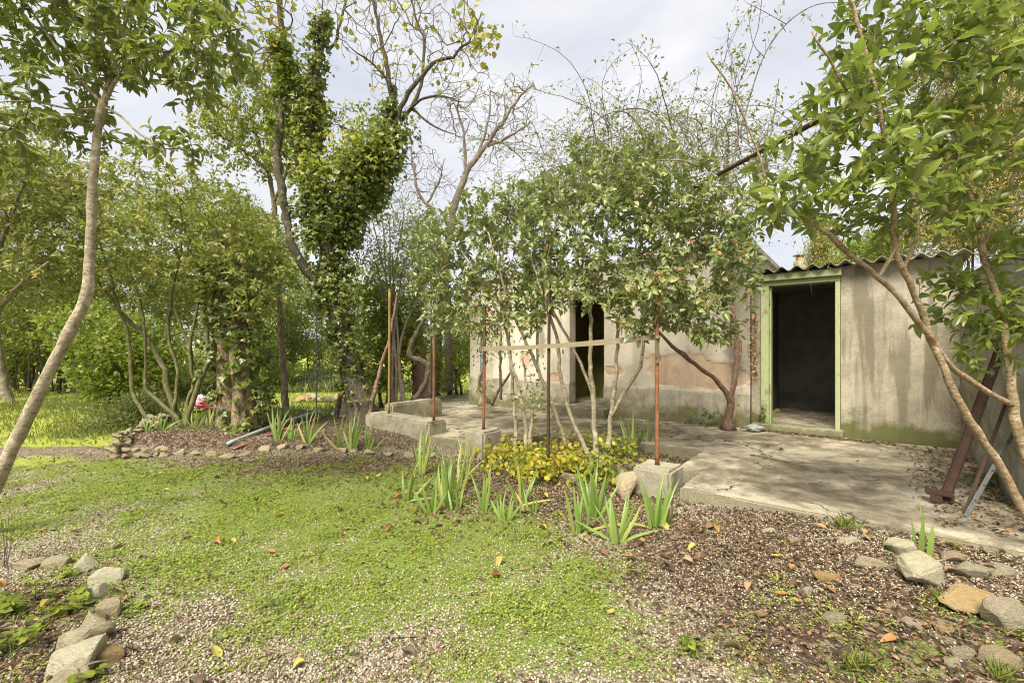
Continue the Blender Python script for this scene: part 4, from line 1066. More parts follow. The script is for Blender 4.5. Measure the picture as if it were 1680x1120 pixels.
stone(1308, 886, 24, 12, M['rock_grey'], 25, 'little grey stone below the terrace edge', 0.3)
stone(1265, 870, 26, 12, M['rock_white'], 26, 'little pale stone nearest the cracked terrace corner', 0.3)
stone(1586, 1070, 36, 26, M['rock_grey'], 27, 'upright grey stone in weeds at the lower right', 0.25)
stone(1660, 1085, 66, 30, M['rock_tan'], 28, 'mossy stone at the right edge near the bottom corner', 0.3)
stone(1570, 1088, 28, 16, M['rock_white'], 29, 'small white stone near the bottom right', 0.3)
stone(1107, 882, 16, 10, M['rock_tan'], 30, 'short sawn piece of pale wood on the brown gravel', 0.1)
stone(1032, 795, 40, 62, M['rock_tan'], 31, 'upright rounded stone against the nearest concrete block', 0.15, 0.8, cat='stone')
stone(936, 782, 34, 26, M['rock_tan'], 32, 'tan stone among iris leaves and yellow groundcover', 0.2)
stone(688, 737, 16, 18, M['rock_white'], 33, 'small white stone at the foot of the terrace step', 0.1)
stone(845, 745, 14, 14, M['rock_white'], 34, 'small white stone under the small concrete block', 0.1)
# stone edging of the near left bed
edge = empty('bed_edging', G(120, 1020), 'row of rough limestone pieces edging the near left bed', 'stone edging')
def estone(u, v, w, h, mat, seed, par, rz=0, tilt=(0, 0), dr=0.8):
    c = G(u, v + h * 0.4); d = c[1]; wm = w / F * d; hm = h / F * d * 0.9
    o = obj('stone', rock_mesh(seed), mat); o.parent = par
    o.matrix_parent_inverse = Matrix.Translation(-par.location)
    o.location = (c[0], d + wm * dr * 0.3, c[2] + hm * 0.16); o.scale = (wm * 0.95, wm * dr * .9, hm * 1.2); o.rotation_euler = (R(tilt[0]), R(tilt[1]), R(rz))
for k, (u, v, w, h, m_, rz) in enumerate([(100, 1088, 105, 80, 'rock_white', 20), (122, 1048, 86, 56, 'rock', 30), (160, 1075, 56, 50, 'rock_orange', 10), (140, 1022, 56, 30, 'rock', 0),
        (166, 998, 52, 46, 'rock', 0), (156, 970, 46, 36, 'rock_white', 40), (162, 947, 56, 36, 'rock_white', 15), (124, 924, 58, 32, 'rock_white', 0), (80, 925, 52, 22, 'rock', 0), (30, 930, 62, 20, 'rock', 0), (95, 1120, 70, 40, 'rock', 0)]):
    estone(u, v, w, h, M[m_], 100 + k, edge, rz)
# dry stone wall at the left end of the raised bed and the edging that runs on from it
dsw = empty('dry_stone_wall', G(215, 752), 'curved low dry stone wall of stacked tan rubble at the left bed corner', 'dry stone wall')
rng = np.random.default_rng(5)
def wallstone(c, size, rz, mat, seed, par, tilt=0.0):
    o = obj('stone', rock_pool[seed % len(rock_pool)][mat], None); o.parent = par
    o.matrix_parent_inverse = Matrix.Translation(-par.location)
    o.location = tuple(c); o.scale = size; o.rotation_euler = (R(rng.normal(0, 10)), R(rng.normal(0, 8) + tilt), rz)
rock_pool = []
for s_ in range(8):
    dct = {}
    for m_ in ('rock_tan', 'rock', 'rock_grey', 'rock_orange', 'rock_white'):
        me = rock_mesh(300 + s_, 13, 0); me.materials.append(M[m_]); dct[m_] = me
    rock_pool.append(dct)
path = np.array([G(176, 738)[:2] + [0.06, 0.9], G(174, 745)[:2] + [0.02, 0.45], G(178, 750)[:2], G(205, 752)[:2], G(240, 751)[:2], G(268, 749)[:2]])
cp = catmull(np.c_[path, np.zeros(len(path))], 0.11)[:, :2]
for lay in range(4):
    for k in range(len(cp)):
        t = k / (len(cp) - 1)
        if lay * 0.26 > 1.0 - 0.8 * max(0, t - 0.45) * 1.6: continue
        c = cp[k] + rng.normal(0, 0.015, 2)
        wallstone((c[0], c[1] + 0.03 * lay, float(ground_h(c[0], c[1] - 0.3)) + 0.035 + lay * 0.07 + rng.normal(0, .008)),
                  (0.10 + 0.06 * rng.random(), 0.13, 0.065 + 0.03 * rng.random()), rng.normal(0, 0.4), ['rock_tan', 'rock_tan', 'rock_tan', 'rock'][rng.integers(4)], rng.integers(100), dsw, 25)
ed2 = empty('bed_edging', G(480, 745), 'low stone edging along the front of the raised iris bed', 'stone edging')
x = 258
while x < 700:
    w = rng.uniform(14, 38); c = G(x + w / 2, 747 + 5 * math.sin(x * 0.02) - (14 if 380 < x < 520 else 0) * math.sin((x - 380) / 140 * math.pi))
    s = w / F * c[1]
    wallstone((c[0], c[1], c[2] + 0.02), (s * 1.1, s * rng.uniform(.5, .8), rng.uniform(0.08, 0.13)), rng.normal(0, .3), ['rock_tan', 'rock', 'rock_tan', 'rock_tan'][rng.integers(4)], rng.integers(100), ed2)
    x += w * rng.uniform(0.9, 1.6)
# heap of red-brown stones on the far lawn
hp = empty('stone_heap', P(522, 655, 15.2), 'low heap of pinkish brown stones on the far lawn', 'stone heap')
for k in range(16):
    u = 492 + k * 4.6 + rng.normal(0, 2); c = G(u, 659 + rng.normal(0, 1.5))
    wallstone((c[0], c[1], c[2] + 0.05 + 0.08 * rng.random()), (0.3 * rng.uniform(.6, 1.4), 0.25, 0.2 * rng.uniform(.6, 1.3)), rng.normal(0, 1), ['rock_tan', 'rock', 'rock_orange'][rng.integers(3)], rng.integers(100), hp)

# ---------------------------------------------------------------- pipes lying in the bed
def lying(name, pts, r, mat, label):
    q = catmull(np.array(pts), 0.15); V, fs = tube(q, np.full(len(q), r), 10)
    return tag(obj(name, mesh_np(name, V, fs, True), mat), label, 'pipe')
M['pipe_g'] = plain_mat('pale_green_pipe', (0.36, 0.43, 0.36), 0.5, 0.2, 12, 0.1, dirt=(0.28, 0.31, 0.24))
M['pipe_r'] = plain_mat('red_pipe', (0.38, 0.14, 0.10), 0.55, 0.3, 12, 0.1, dirt=(0.28, 0.13, 0.09))
g1 = G(374, 733); g2 = G(520, 684)
g1[2] += 0.05; g2[2] += 0.10
lying('garden_pipe', [g1, (g1 + g2) / 2 + [0, 0, 0.03], g2], 0.030, M['pipe_g'], 'pale green pipe lying slantwise in the iris bed')
g1b = G(384, 739); g2b = G(530, 688); g1b[2] += 0.025; g2b[2] += 0.05
lying('garden_pipe', [g1b, (g1b + g2b) / 2 + [0, 0, 0.02], g2b], 0.020, M['pipe_r'], 'thin red pipe lying under the pale green one')

# crumpled sheet behind the old trunk
def crumple(name, c, size, mat, seed, label, cat, squash=0.5, amp=0.35, fr=3.0):
    bm = bmesh.new(); bmesh.ops.create_icosphere(bm, subdivisions=4, radius=1.0)
    for v in bm.verts:
        p = v.co.copy()
        k = 1 + amp * (float(fbm(p.x * fr + seed, p.y * fr + p.z * fr * .8, seed, 4)) - 0.5) * 2
        rid = abs(float(fbm(p.x * 2.2 * fr + 9, p.z * 2.2 * fr + p.y, seed + 3, 3)) - 0.5)
        p = p * (k - 0.5 * rid)
        if p.z < 0: p.z *= squash
        v.co = Vector((p.x * size[0], p.y * size[1], p.z * size[2])) + Vector(c)
    return tag(obj(name, mesh_bm(name, bm, False), mat), label, cat)
def tarp_mat():
    m, nt, b = newmat('red_white_sheet'); co = coords(nt)
    n1 = noise(nt, co, 3.4, 3, 0.5)
    c = ramp(nt, n1, [(0.50, (0.80, 0.78, 0.78)), (0.55, (0.75, 0.45, 0.48)), (0.60, (0.62, 0.05, 0.10))])
    nt.links.new(c, b.inputs['Base Color']); b.inputs['Roughness'].default_value = 0.35; return m
c = G(352, 676)
crumple('plastic_sheet', (c[0], c[1], 0.16), (0.62, 0.4, 0.26), tarp_mat(), 4, 'crumpled glossy red and white plastic sheet on the grass behind the old trunk', 'plastic sheet', 0.4)
M['cloth'] = plain_mat('dirty_cloth', (0.42, 0.44, 0.38), 0.95, 0.5, 22, 0.5, dirt=(0.28, 0.30, 0.24))
c = np.array(W(0.10, -0.30, 0.23))
crumple('old_rag', c, (0.15, 0.11, 0.07), M['cloth'], 9, 'crumpled greyish rag on the terrace before the shed sill', 'rag', 0.5, 0.5, 2.2)
# chimney of a neighbour beyond the shed roof
ch = empty('far_chimney', P(1312, 440, 22), 'small far chimney with a cowl just above the corrugated roof', 'chimney')
pc = P(1312, 432, 22)
prism('stack', [(pc[0] - .2, pc[0] + .2, 21.8, 22.2, 0, pc[2] + 0.05)], M['stonewall'], ch, 0.01, local=False)
prism('pot', [(pc[0] - .13, pc[0] + .13, 21.87, 22.13, pc[2] + 0.052, pc[2] + 0.3)], M['rock_orange'], ch, 0.02, local=False)
prism('cowl', [(pc[0] - .24, pc[0] + .24, 21.8, 22.2, pc[2] + 0.36, pc[2] + 0.42)], M['iron_grey'], ch, 0.01, local=False)
for sx in (-.12, .09): prism('cowl_leg', [(pc[0] + sx, pc[0] + sx + .03, 21.9, 22.1, pc[2] + 0.302, pc[2] + 0.358)], M['iron_grey'], ch, 0, local=False)
# concrete tank behind the ivy tree
tk = rough_box('concrete_trough', (P(552, 0, 9.3)[0], 9.2, -0.1), (P(575, 0, 9.3)[0] + 0.35, 9.6, 0.32), M['conc'], None, 0.01, 0.1, 0.03, local=False)
tag(tk, 'low concrete trough behind the foot of the ivy tree', 'trough')
# light switch and nail on the house wall
prism('latch_plate', [(-3.46, -3.43, -0.028, -0.004, 1.33, 1.41)], M['iron_grey'], house, 0.002)

M['yel_green'] = leaf_mat('yellow_green_leaf', [(0.24, 0.27, 0.025), (0.36, 0.36, 0.03), (0.48, 0.40, 0.03), (0.20, 0.25, 0.025), (0.30, 0.33, 0.03)], trans=0.42, rough=0.5)
# ================================================================ vegetation
def stems_plant(name, seed, label, cat, limbs, blobs, n, per, L, ratio, tpl, lmat, bmat, base=None, seg=0.11, spread=0.08, rtip=0.0022, nobj=0,
                up=0.35, attach=0.45, stem='stem', last=0.5, hollow=0.35, twig=None, upj=0.7, group=None, power=2.3, single=None, wob=0.1, rs=1.0, pairs=None, lwob=0.012):
    pl = Plant(seed, seg); RS[0] = rs
    for l in limbs:
        pl.limb(PX(l), attach, lwob)
    RS[0] = 1.0
    b0 = pl.pos[0].copy() if base is None else np.array(base)
    root = empty(name, b0, label, cat, group)
    tg = blob_targets(pl.rng, blobs, n, hollow)
    pl.grow(tg, rtip, power, wob=wob)
    pl.limb_meshes(stem, bmat, root)
    pl.branch_mesh('branches', twig or bmat, root)
    if pairs: p, d, uv = pl.leaf_pairs(*pairs)
    else: p, d = pl.leaf_sites(per, spread, last, up); uv = np.array([0, 0, 1.0]) + pl.rng.normal(0, upj, (len(p), 3))
    ok = p[:, 2] > 0.03
    foliage(root, 'foliage', p[ok], d[ok], L, ratio, tpl, lmat, pl.rng, nobj, single=single, upvec=uv[ok])
    return root, pl

# ---- berry shrubs (centre)
R1 = [
 [(978, 757, 5.45, 9), (975, 700, 5.45, 8.5), (973, 647, 5.45, 8), (968, 600, 5.45, 7), (970, 550, 5.45, 6.5), (970, 500, 5.4, 6), (985, 430, 5.3, 4), (1000, 350, 5.2, 2.5)],
 [(973, 650, 5.45, 5.5), (957, 607, 5.45, 5), (930, 550, 5.4, 4.5), (893, 487, 5.4, 4), (870, 420, 5.5, 2.5)],
 [(997, 740, 5.4, 8), (1003, 677, 5.35, 7.5), (1010, 617, 5.3, 6.5), (1013, 567, 5.3, 6), (1017, 497, 5.2, 5), (1040, 420, 5.0, 3.5), (1060, 340, 4.9, 2)],
 [(1003, 683, 5.35, 6.5), (1027, 640, 5.3, 6.5), (1050, 600, 5.2, 6), (1058, 543, 5.2, 5), (1060, 490, 5.1, 4.5), (1100, 420, 4.9, 3.5), (1150, 370, 4.8, 2)],
 [(970, 755, 5.55, 7), (937, 683, 5.6, 6.5), (920, 617, 5.6, 6), (913, 550, 5.6, 5.5), (897, 497, 5.6, 5), (900, 420, 5.6, 3), (920, 340, 5.6, 2)],
]
root, pl = stems_plant('viburnum_shrub', 101, 'tall berry shrub with several bare stems and red berry clusters right of the batten middle', 'shrub', R1,
    [(930, 400, 90, 100, 5.6, .8), (1030, 385, 105, 120, 5.2, .9), (1130, 410, 90, 115, 4.9, .8), (1185, 450, 50, 80, 4.7, .6), (1000, 305, 80, 55, 5.4, .7), (1080, 500, 80, 45, 4.7, .5), (1130, 520, 60, 40, 4.6, .4), (960, 480, 90, 35, 5.2, .6), (1100, 320, 90, 60, 5.2, .7), (1170, 360, 60, 60, 5.2, .6), (900, 320, 50, 40, 5.8, .5), (1050, 540, 35, 18, 4.5, .2), (1150, 550, 40, 20, 4.5, .25), (890, 500, 30, 30, 5.5, .3), (1010, 500, 40, 30, 5.1, .3), (1190, 540, 35, 25, 4.7, .25), (1215, 400, 30, 50, 4.9, .3), (1080, 470, 55, 40, 4.35, .25), (960, 255, 40, 25, 5.6, .4), (1060, 250, 50, 25, 5.5, .4)],
    1700, 13, 0.085, 0.5, TO, M['vib'], M['bark_pale'], seg=0.10, nobj=300, twig=M['twig'], rs=0.5, pairs=(.26, .036, .8, .85), hollow=.2)
def berries(pl, root, n, box):
    tips = np.array([pl.pos[i0 + k - 1] for _, i0, k in pl.paths]); rng = pl.rng
    u, v = project(tips); ok = (u > box[0]) & (u < box[2]) & (v > box[1]) & (v < box[3]); tips = tips[ok]
    tips = tips[np.argsort(tips[:, 1] + rng.normal(0, .3, len(tips)))][:n * 2]
    tips = tips[rng.permutation(len(tips))[:n]]
    meshes = []
    for s_ in range(4):
        bm = bmesh.new()
        for k in range(16):
            a = rng.random() * 6.28; r = 0.022 * math.sqrt(rng.random())
            bmesh.ops.create_icosphere(bm, subdivisions=1, radius=0.0045, matrix=Matrix.Translation((r * math.cos(a), r * math.sin(a), 0.008 * rng.random() - r * 0.2)))
        me = mesh_bm('berry_cluster', bm, True); me.materials.append(M['berry']); meshes.append(me)
    for t in tips:
        o = obj('berry_cluster', meshes[rng.integers(4)], None, root); o.location = Vector(t) + Vector((0, -0.03, 0.03)); o.rotation_euler = (rng.normal(0, .4), rng.normal(0, .4), 0)
        s_ = rng.uniform(0.9, 1.5); o.scale = (s_, s_, s_)
berries(pl, root, 70, (880, 280, 1240, 540))
R2 = [
 [(932, 735, 5.9, 6), (907, 667, 5.9, 5.5), (883, 607, 5.9, 5), (860, 553, 5.9, 4.5), (840, 513, 5.9, 4), (820, 450, 5.9, 3), (800, 380, 6, 2)],
 [(864, 735, 6.0, 5.5), (862, 690, 6.0, 5.5), (850, 633, 6.0, 5), (837, 587, 6.0, 4.5), (833, 533, 6.0, 4), (820, 470, 6.1, 3), (830, 380, 6.1, 2)],
 [(846, 735, 6.1, 5), (845, 690, 6.1, 5), (840, 617, 6.1, 4.5), (832, 550, 6.1, 4), (800, 480, 6.2, 3), (760, 420, 6.3, 2)],
 [(882, 610, 5.9, 3.5), (881, 543, 5.9, 3.5), (877, 497, 5.9, 3), (870, 420, 6, 2)],
]
root, pl = stems_plant('viburnum_shrub', 102, 'tall slender-stemmed shrub with sparse berries behind the left end of the batten', 'shrub', R2,
    [(760, 425, 70, 95, 6.5, .7), (835, 425, 85, 95, 6.2, .8), (800, 345, 55, 55, 6.5, .6), (740, 490, 50, 50, 6.3, .5), (860, 330, 45, 40, 6.3, .5), (840, 500, 60, 35, 5.9, .5), (720, 400, 45, 60, 6.6, .5), (780, 520, 45, 35, 6.0, .4), (710, 460, 40, 50, 6.6, .5), (880, 450, 50, 60, 6.0, .6), (690, 400, 30, 40, 7, .4), (720, 525, 35, 25, 6.2, .3), (800, 545, 30, 20, 5.9, .3), (860, 530, 35, 25, 5.7, .3)],
    1150, 13, 0.082, 0.5, TO, M['vib'], M['bark_pale'], seg=0.10, nobj=150, twig=M['twig'], rs=0.58, pairs=(.26, .036, .8, .85), hollow=.2)
berries(pl, root, 26, (700, 330, 920, 560))
# small leafy shoots low on the stems
stems_plant('viburnum_sapling', 103, 'thin leafy sapling in front of the drainpipe wall', 'sapling',
    [[(822, 655, 8.3, 2.5), (821, 600, 8.3, 2.2), (822, 545, 8.3, 1.8), (820, 500, 8.2, 1)], [(803, 660, 8.9, 2.5), (785, 628, 8.9, 2.5), (800, 590, 8.7, 1.5)], [(806, 662, 8.9, 2.5), (832, 620, 8.7, 2), (845, 595, 8.6, 1)]],
    [(815, 560, 30, 50, 8.3, .3), (800, 640, 18, 16, 8.8, .2), (790, 570, 20, 30, 8.3, .2)], 40, 7, 0.07, 0.5, TO, M['vib'], M['bark'], attach=0.2)
stems_plant('viburnum_sapling', 104, 'leafy shoots sprouting low between the shrub stems', 'sapling',
    [[(868, 735, 5.7, 3), (872, 680, 5.7, 2.6), (862, 620, 5.7, 2), (856, 580, 5.7, 1.2)]],
    [(868, 620, 28, 60, 5.7, .25), (880, 660, 25, 40, 5.6, .2)], 30, 6, 0.06, 0.5, TO, M['vib'], M['bark_pale'], attach=0.2)

# ---- right near tree
RT = [
 [(1735, 905, 2.75, 17), (1690, 850, 2.75, 15), (1640, 765, 2.75, 13), (1580, 672, 2.72, 11.5), (1548, 605, 2.7, 10.5), (1520, 535, 2.7, 9.5), (1503, 487, 2.68, 9), (1480, 440, 2.66, 8.5), (1467, 390, 2.65, 8), (1463, 300, 2.6, 7), (1450, 210, 2.55, 6), (1425, 110, 2.5, 5), (1393, -10, 2.45, 4.5), (1375, -80, 2.4, 3)],
 [(1745, 890, 2.85, 19), (1690, 770, 2.85, 17), (1666, 683, 2.85, 15), (1652, 560, 2.85, 12), (1634, 483, 2.85, 10), (1612, 405, 2.85, 9), (1592, 320, 2.85, 7), (1565, 230, 2.9, 5), (1550, 120, 2.95, 3.5)],
 [(1663, 665, 2.85, 10), (1605, 632, 2.8, 9), (1552, 592, 2.74, 9), (1517, 540, 2.66, 9), (1475, 487, 2.6, 8.5), (1440, 455, 2.58, 8), (1400, 420, 2.55, 7.5), (1360, 385, 2.52, 7), (1310, 352, 2.48, 6), (1262, 318, 2.45, 5), (1245, 285, 2.44, 3.5)],
 [(1440, 457, 2.58, 5.5), (1462, 420, 2.62, 5.5), (1500, 350, 2.75, 5), (1560, 265, 2.9, 4.5), (1610, 190, 3.05, 3.5), (1660, 90, 3.2, 2.5)],
 [(1460, 240, 2.58, 4.2), (1425, 210, 2.5, 3.6), (1390, 150, 2.42, 3.3), (1360, 95, 2.38, 3), (1332, 52, 2.35, 2.6)],
 [(1455, 245, 2.58, 4.2), (1510, 190, 2.65, 3.6), (1580, 110, 2.75, 3), (1680, 10, 2.85, 2.2)],
 [(1262, 318, 2.45, 3), (1240, 240, 2.4, 2.7), (1200, 150, 2.35, 2.4), (1160, 86, 2.32, 2.2)],
 [(1612, 405, 2.85, 6), (1660, 300, 2.8, 5), (1700, 180, 2.75, 4), (1720, 40, 2.7, 3)],
 [(1480, 445, 2.66, 6), (1505, 380, 2.75, 5), (1500, 300, 2.8, 4.5), (1520, 190, 2.9, 3.5), (1500, 80, 2.9, 2.5)],
]
root, pl = stems_plant('laurel_tree', 110, 'near large-leaved evergreen tree with tan slanting stems at the right', 'tree', RT,
    [(1400, 300, 110, 75, 2.6, .55), (1500, 120, 130, 110, 2.75, .6), (1620, 120, 110, 130, 2.8, .6), (1380, 170, 60, 70, 2.5, .35), (1600, 300, 110, 90, 2.8, .5), (1320, 330, 70, 45, 2.5, .35), (1650, 470, 70, 110, 2.9, .35, 1.2), (1560, 490, 60, 55, 2.95, .3, .8), (1520, 20, 170, 60, 2.7, .5), (1420, 230, 80, 60, 2.6, .4), (1480, 360, 90, 45, 2.8, .4), (1300, 250, 70, 45, 2.5, .3), (1270, 320, 50, 40, 2.4, .3), (1640, 560, 50, 60, 2.9, .25)],
    900, 4.6, 0.084, 0.46, TO, M['vib_near'], M['bark_tan'], seg=0.09, rs=0.68, lwob=0.006, pairs=(.16, .036, .8, .85, .05), spread=0.05, nobj=300, attach=0.42, rtip=0.0018, last=0.55, up=0.25, twig=M['bark_tan'], wob=0.08)

# ---- left near tree
LT = [
 [(-60, 905, 3.36, 24), (-18, 820, 3.36, 22), (20, 735, 3.36, 20), (62, 650, 3.36, 18.5), (100, 572, 3.36, 17), (134, 506, 3.36, 16), (143, 480, 3.36, 16), (147, 420, 3.36, 14), (153, 300, 3.36, 12.5), (163, 195, 3.36, 11.5), (170, 165, 3.36, 12)],
 [(168, 172, 3.36, 8), (185, 120, 3.33, 6.5), (203, 50, 3.3, 5), (214, -20, 3.25, 4), (220, -90, 3.2, 3)],
 [(170, 170, 3.36, 6.5), (200, 122, 3.3, 5.5), (255, 102, 3.2, 5), (303, 70, 3.1, 4), (355, 58, 3.0, 2.8), (400, 45, 2.9, 1.8)],
 [(165, 168, 3.36, 6), (120, 115, 3.4, 5), (80, 60, 3.45, 4.5), (40, 0, 3.5, 3.5), (0, -60, 3.5, 2.5)],
 [(164, 180, 3.36, 4.5), (110, 178, 3.3, 3.5), (50, 165, 3.2, 3), (-20, 170, 3.1, 2)],
 [(170, 176, 3.36, 4.5), (198, 190, 3.35, 3.5), (232, 222, 3.3, 3), (280, 240, 3.2, 2.4), (330, 250, 3.1, 1.6)],
 [(303, 70, 3.1, 3.5), (312, 30, 3.05, 2.6), (318, -30, 3.0, 2)],
 [(185, 120, 3.33, 4), (160, 60, 3.2, 3.2), (150, 0, 3.1, 2.4), (130, -60, 3.0, 2)],
]
root, pl = stems_plant('slender_tree', 120, 'near slender tree with bent pale bare trunk at the left edge', 'tree', LT,
    [(80, 40, 130, 70, 3.4, .6), (240, 40, 100, 60, 3.15, .5), (350, 70, 65, 55, 3.0, .4), (50, 150, 100, 55, 3.3, .5), (290, 130, 60, 40, 3.1, .4), (285, 238, 70, 22, 3.15, .25), (150, -60, 250, 60, 3.2, .6), (-40, 250, 90, 60, 3.3, .4, .8), (200, 100, 60, 40, 3.3, .3), (120, 215, 60, 25, 3.3, .3, .6)],
    960, 6, 0.076, 0.44, T_LANCE, M['left_near'], M['bark_pale'], seg=0.10, rs=0.68, lwob=0.003, pairs=(.18, .034, .75, .85, -.08), spread=0.05, nobj=300, attach=0.5, rtip=0.0018, last=0.6, up=-0.15, twig=M['bark'])

# ---- multi-stemmed evergreen in the raised bed
MS = [
 [(300, 715, 7.1, 6), (272, 668, 7.05, 6.5), (238, 625, 7.0, 6), (218, 645, 6.98, 6), ],
 [(315, 712, 7.1, 6.5), (285, 670, 7.05, 6), (250, 625, 7.0, 5.5), (222, 640, 7.0, 4)],
]
MS = [
 [(275, 720, 7.0, 4.5), (246, 690, 7.0, 5), (222, 655, 7.0, 5.5), (216, 640, 7.0, 5.5), (215, 590, 7.0, 5), (208, 545, 7.0, 5), (195, 500, 7.0, 4.5), (180, 450, 7.0, 3.5), (165, 400, 7.0, 2.5)],
 [(310, 715, 7.1, 6), (285, 680, 7.1, 6), (258, 655, 7.1, 5.5), (240, 638, 7.1, 5.5), (240, 600, 7.1, 4), (238, 550, 7.1, 4), (225, 480, 7.1, 3.5), (205, 430, 7.1, 2.5)],
 [(292, 715, 7.2, 8), (290, 680, 7.2, 8), (280, 650, 7.2, 8), (272, 625, 7.2, 8), (272, 605, 7.2, 7.5), (255, 580, 7.2, 7), (248, 560, 7.2, 6.5), (215, 530, 7.2, 6), (190, 500, 7.2, 5), (160, 460, 7.2, 3.5)],
 [(290, 712, 7.15, 5), (285, 680, 7.15, 5), (290, 640, 7.15, 5), (292, 610, 7.15, 4.8), (280, 570, 7.15, 4.5), (276, 530, 7.15, 4.5), (282, 480, 7.15, 4.2), (295, 410, 7.15, 3.5), (297, 350, 7.15, 2.5)],
 [(304, 715, 7.0, 7), (310, 680, 7.0, 7), (322, 640, 7.0, 7), (338, 600, 7.0, 6), (344, 585, 7.0, 5.5), (340, 560, 7.0, 5), (345, 500, 7.0, 4.5), (355, 460, 7.0, 4), (365, 400, 7.0, 2.5)],
 [(300, 712, 7.1, 5.5), (308, 660, 7.1, 5.5), (320, 625, 7.1, 5.5), (315, 590, 7.1, 5), (312, 565, 7.1, 4.5), (300, 540, 7.1, 4.2), (285, 505, 7.1, 3.5)],
 [(318, 630, 7.08, 4.5), (312, 580, 7.05, 4.2), (316, 540, 7.05, 4), (325, 500, 7.05, 3.5), (340, 470, 7.05, 2.5)],
 [(282, 550, 7.15, 3.2), (300, 543, 7.1, 3), (340, 542, 7.0, 2.8), (365, 535, 7.0, 2.6), (380, 500, 7.0, 2)],
]
root, pl = stems_plant('multistem_evergreen', 130, 'many-stemmed evergreen with mossy twisting stems in the raised bed', 'shrub', MS,
    [(190, 400, 120, 90, 7.1, 1.2), (320, 390, 110, 95, 7.0, 1.2), (285, 300, 85, 55, 7.2, 1.0), (410, 430, 70, 75, 6.9, .8), (100, 380, 90, 90, 7.2, 1.2), (240, 480, 80, 40, 7.3, .8, .7), (390, 350, 60, 50, 7.1, .8), (430, 500, 45, 40, 6.9, .6, .8)],
    1300, 20, 0.085, 0.46, TO, M['ever'], M['bark_moss'], rs=0.72, seg=0.14, pairs=(.30, .045, .8, .9), spread=0.10, attach=0.6, up=0.2)
# hanging left branch of another evergreen
stems_plant('evergreen_shrub', 131, 'evergreen shrub filling the left edge behind the slender trunk', 'shrub',
    [[(-60, 690, 6.6, 9), (-40, 560, 6.6, 8), (-10, 440, 6.5, 6), (20, 350, 6.4, 4), (50, 280, 6.3, 2)], [(-40, 560, 6.6, 6), (20, 480, 6.4, 5), (80, 430, 6.2, 3)]],
    [(30, 300, 110, 70, 6.4, .9), (10, 400, 100, 70, 6.5, .9), (100, 290, 70, 45, 6.3, .7), (60, 460, 80, 45, 6.5, .7), (0, 230, 60, 40, 6.5, .7, .5)],
    800, 20, 0.085, 0.46, TO, M['ever'], M['bark'], pairs=(.30, .045, .8, .9), seg=0.14, spread=0.10, attach=0.3, up=0.1)

# ---- ivy helper
def ivy_on(root, limbs_pts, n, mat, seed, L=0.08, thick=0.14, name='ivy', dens=45):
    """limbs_pts: list of arrays (k,4) x, y, z, r; leaves on a sleeve round them"""
    rng = np.random.default_rng(seed); q = np.concatenate([catmull(np.array(l), 0.08) for l in limbs_pts])
    m = max(4, n // dens); ci = rng.integers(0, len(q), m); ca = norm(rng.normal(0, 1, (m, 3)) * np.array([1, 1, 0.7]))
    cr_ = thick * rng.uniform(0.25, 0.75, m); cc = q[ci, :3] + ca * (q[ci, 3] + thick * rng.uniform(0.0, 1.0, m) ** 1.5)[:, None]
    i = rng.integers(0, m, n); a = norm(rng.normal(0, 1, (n, 3)))
    pos = cc[i] + a * (cr_[i] * rng.random(n) ** 0.45)[:, None] * np.array([1, 1, 1.25])
    a = norm(a + 0.6 * ca[i] + np.array([0, -0.1, 0.35]))
    d = norm(a * 0.7 + rng.normal(0, .5, (n, 3)) + np.array([0, 0, -0.7]))
    Ls = L * (0.5 + 0.9 * rng.random(n)); up = a + rng.normal(0, .35, (n, 3))
    V, Fs = leaves_np(pos, d, up, Ls, Ls * 0.95, T_IVY)
    return tag(obj(name, mesh_np(name, V, Fs, False), mat, root), kind='stuff')

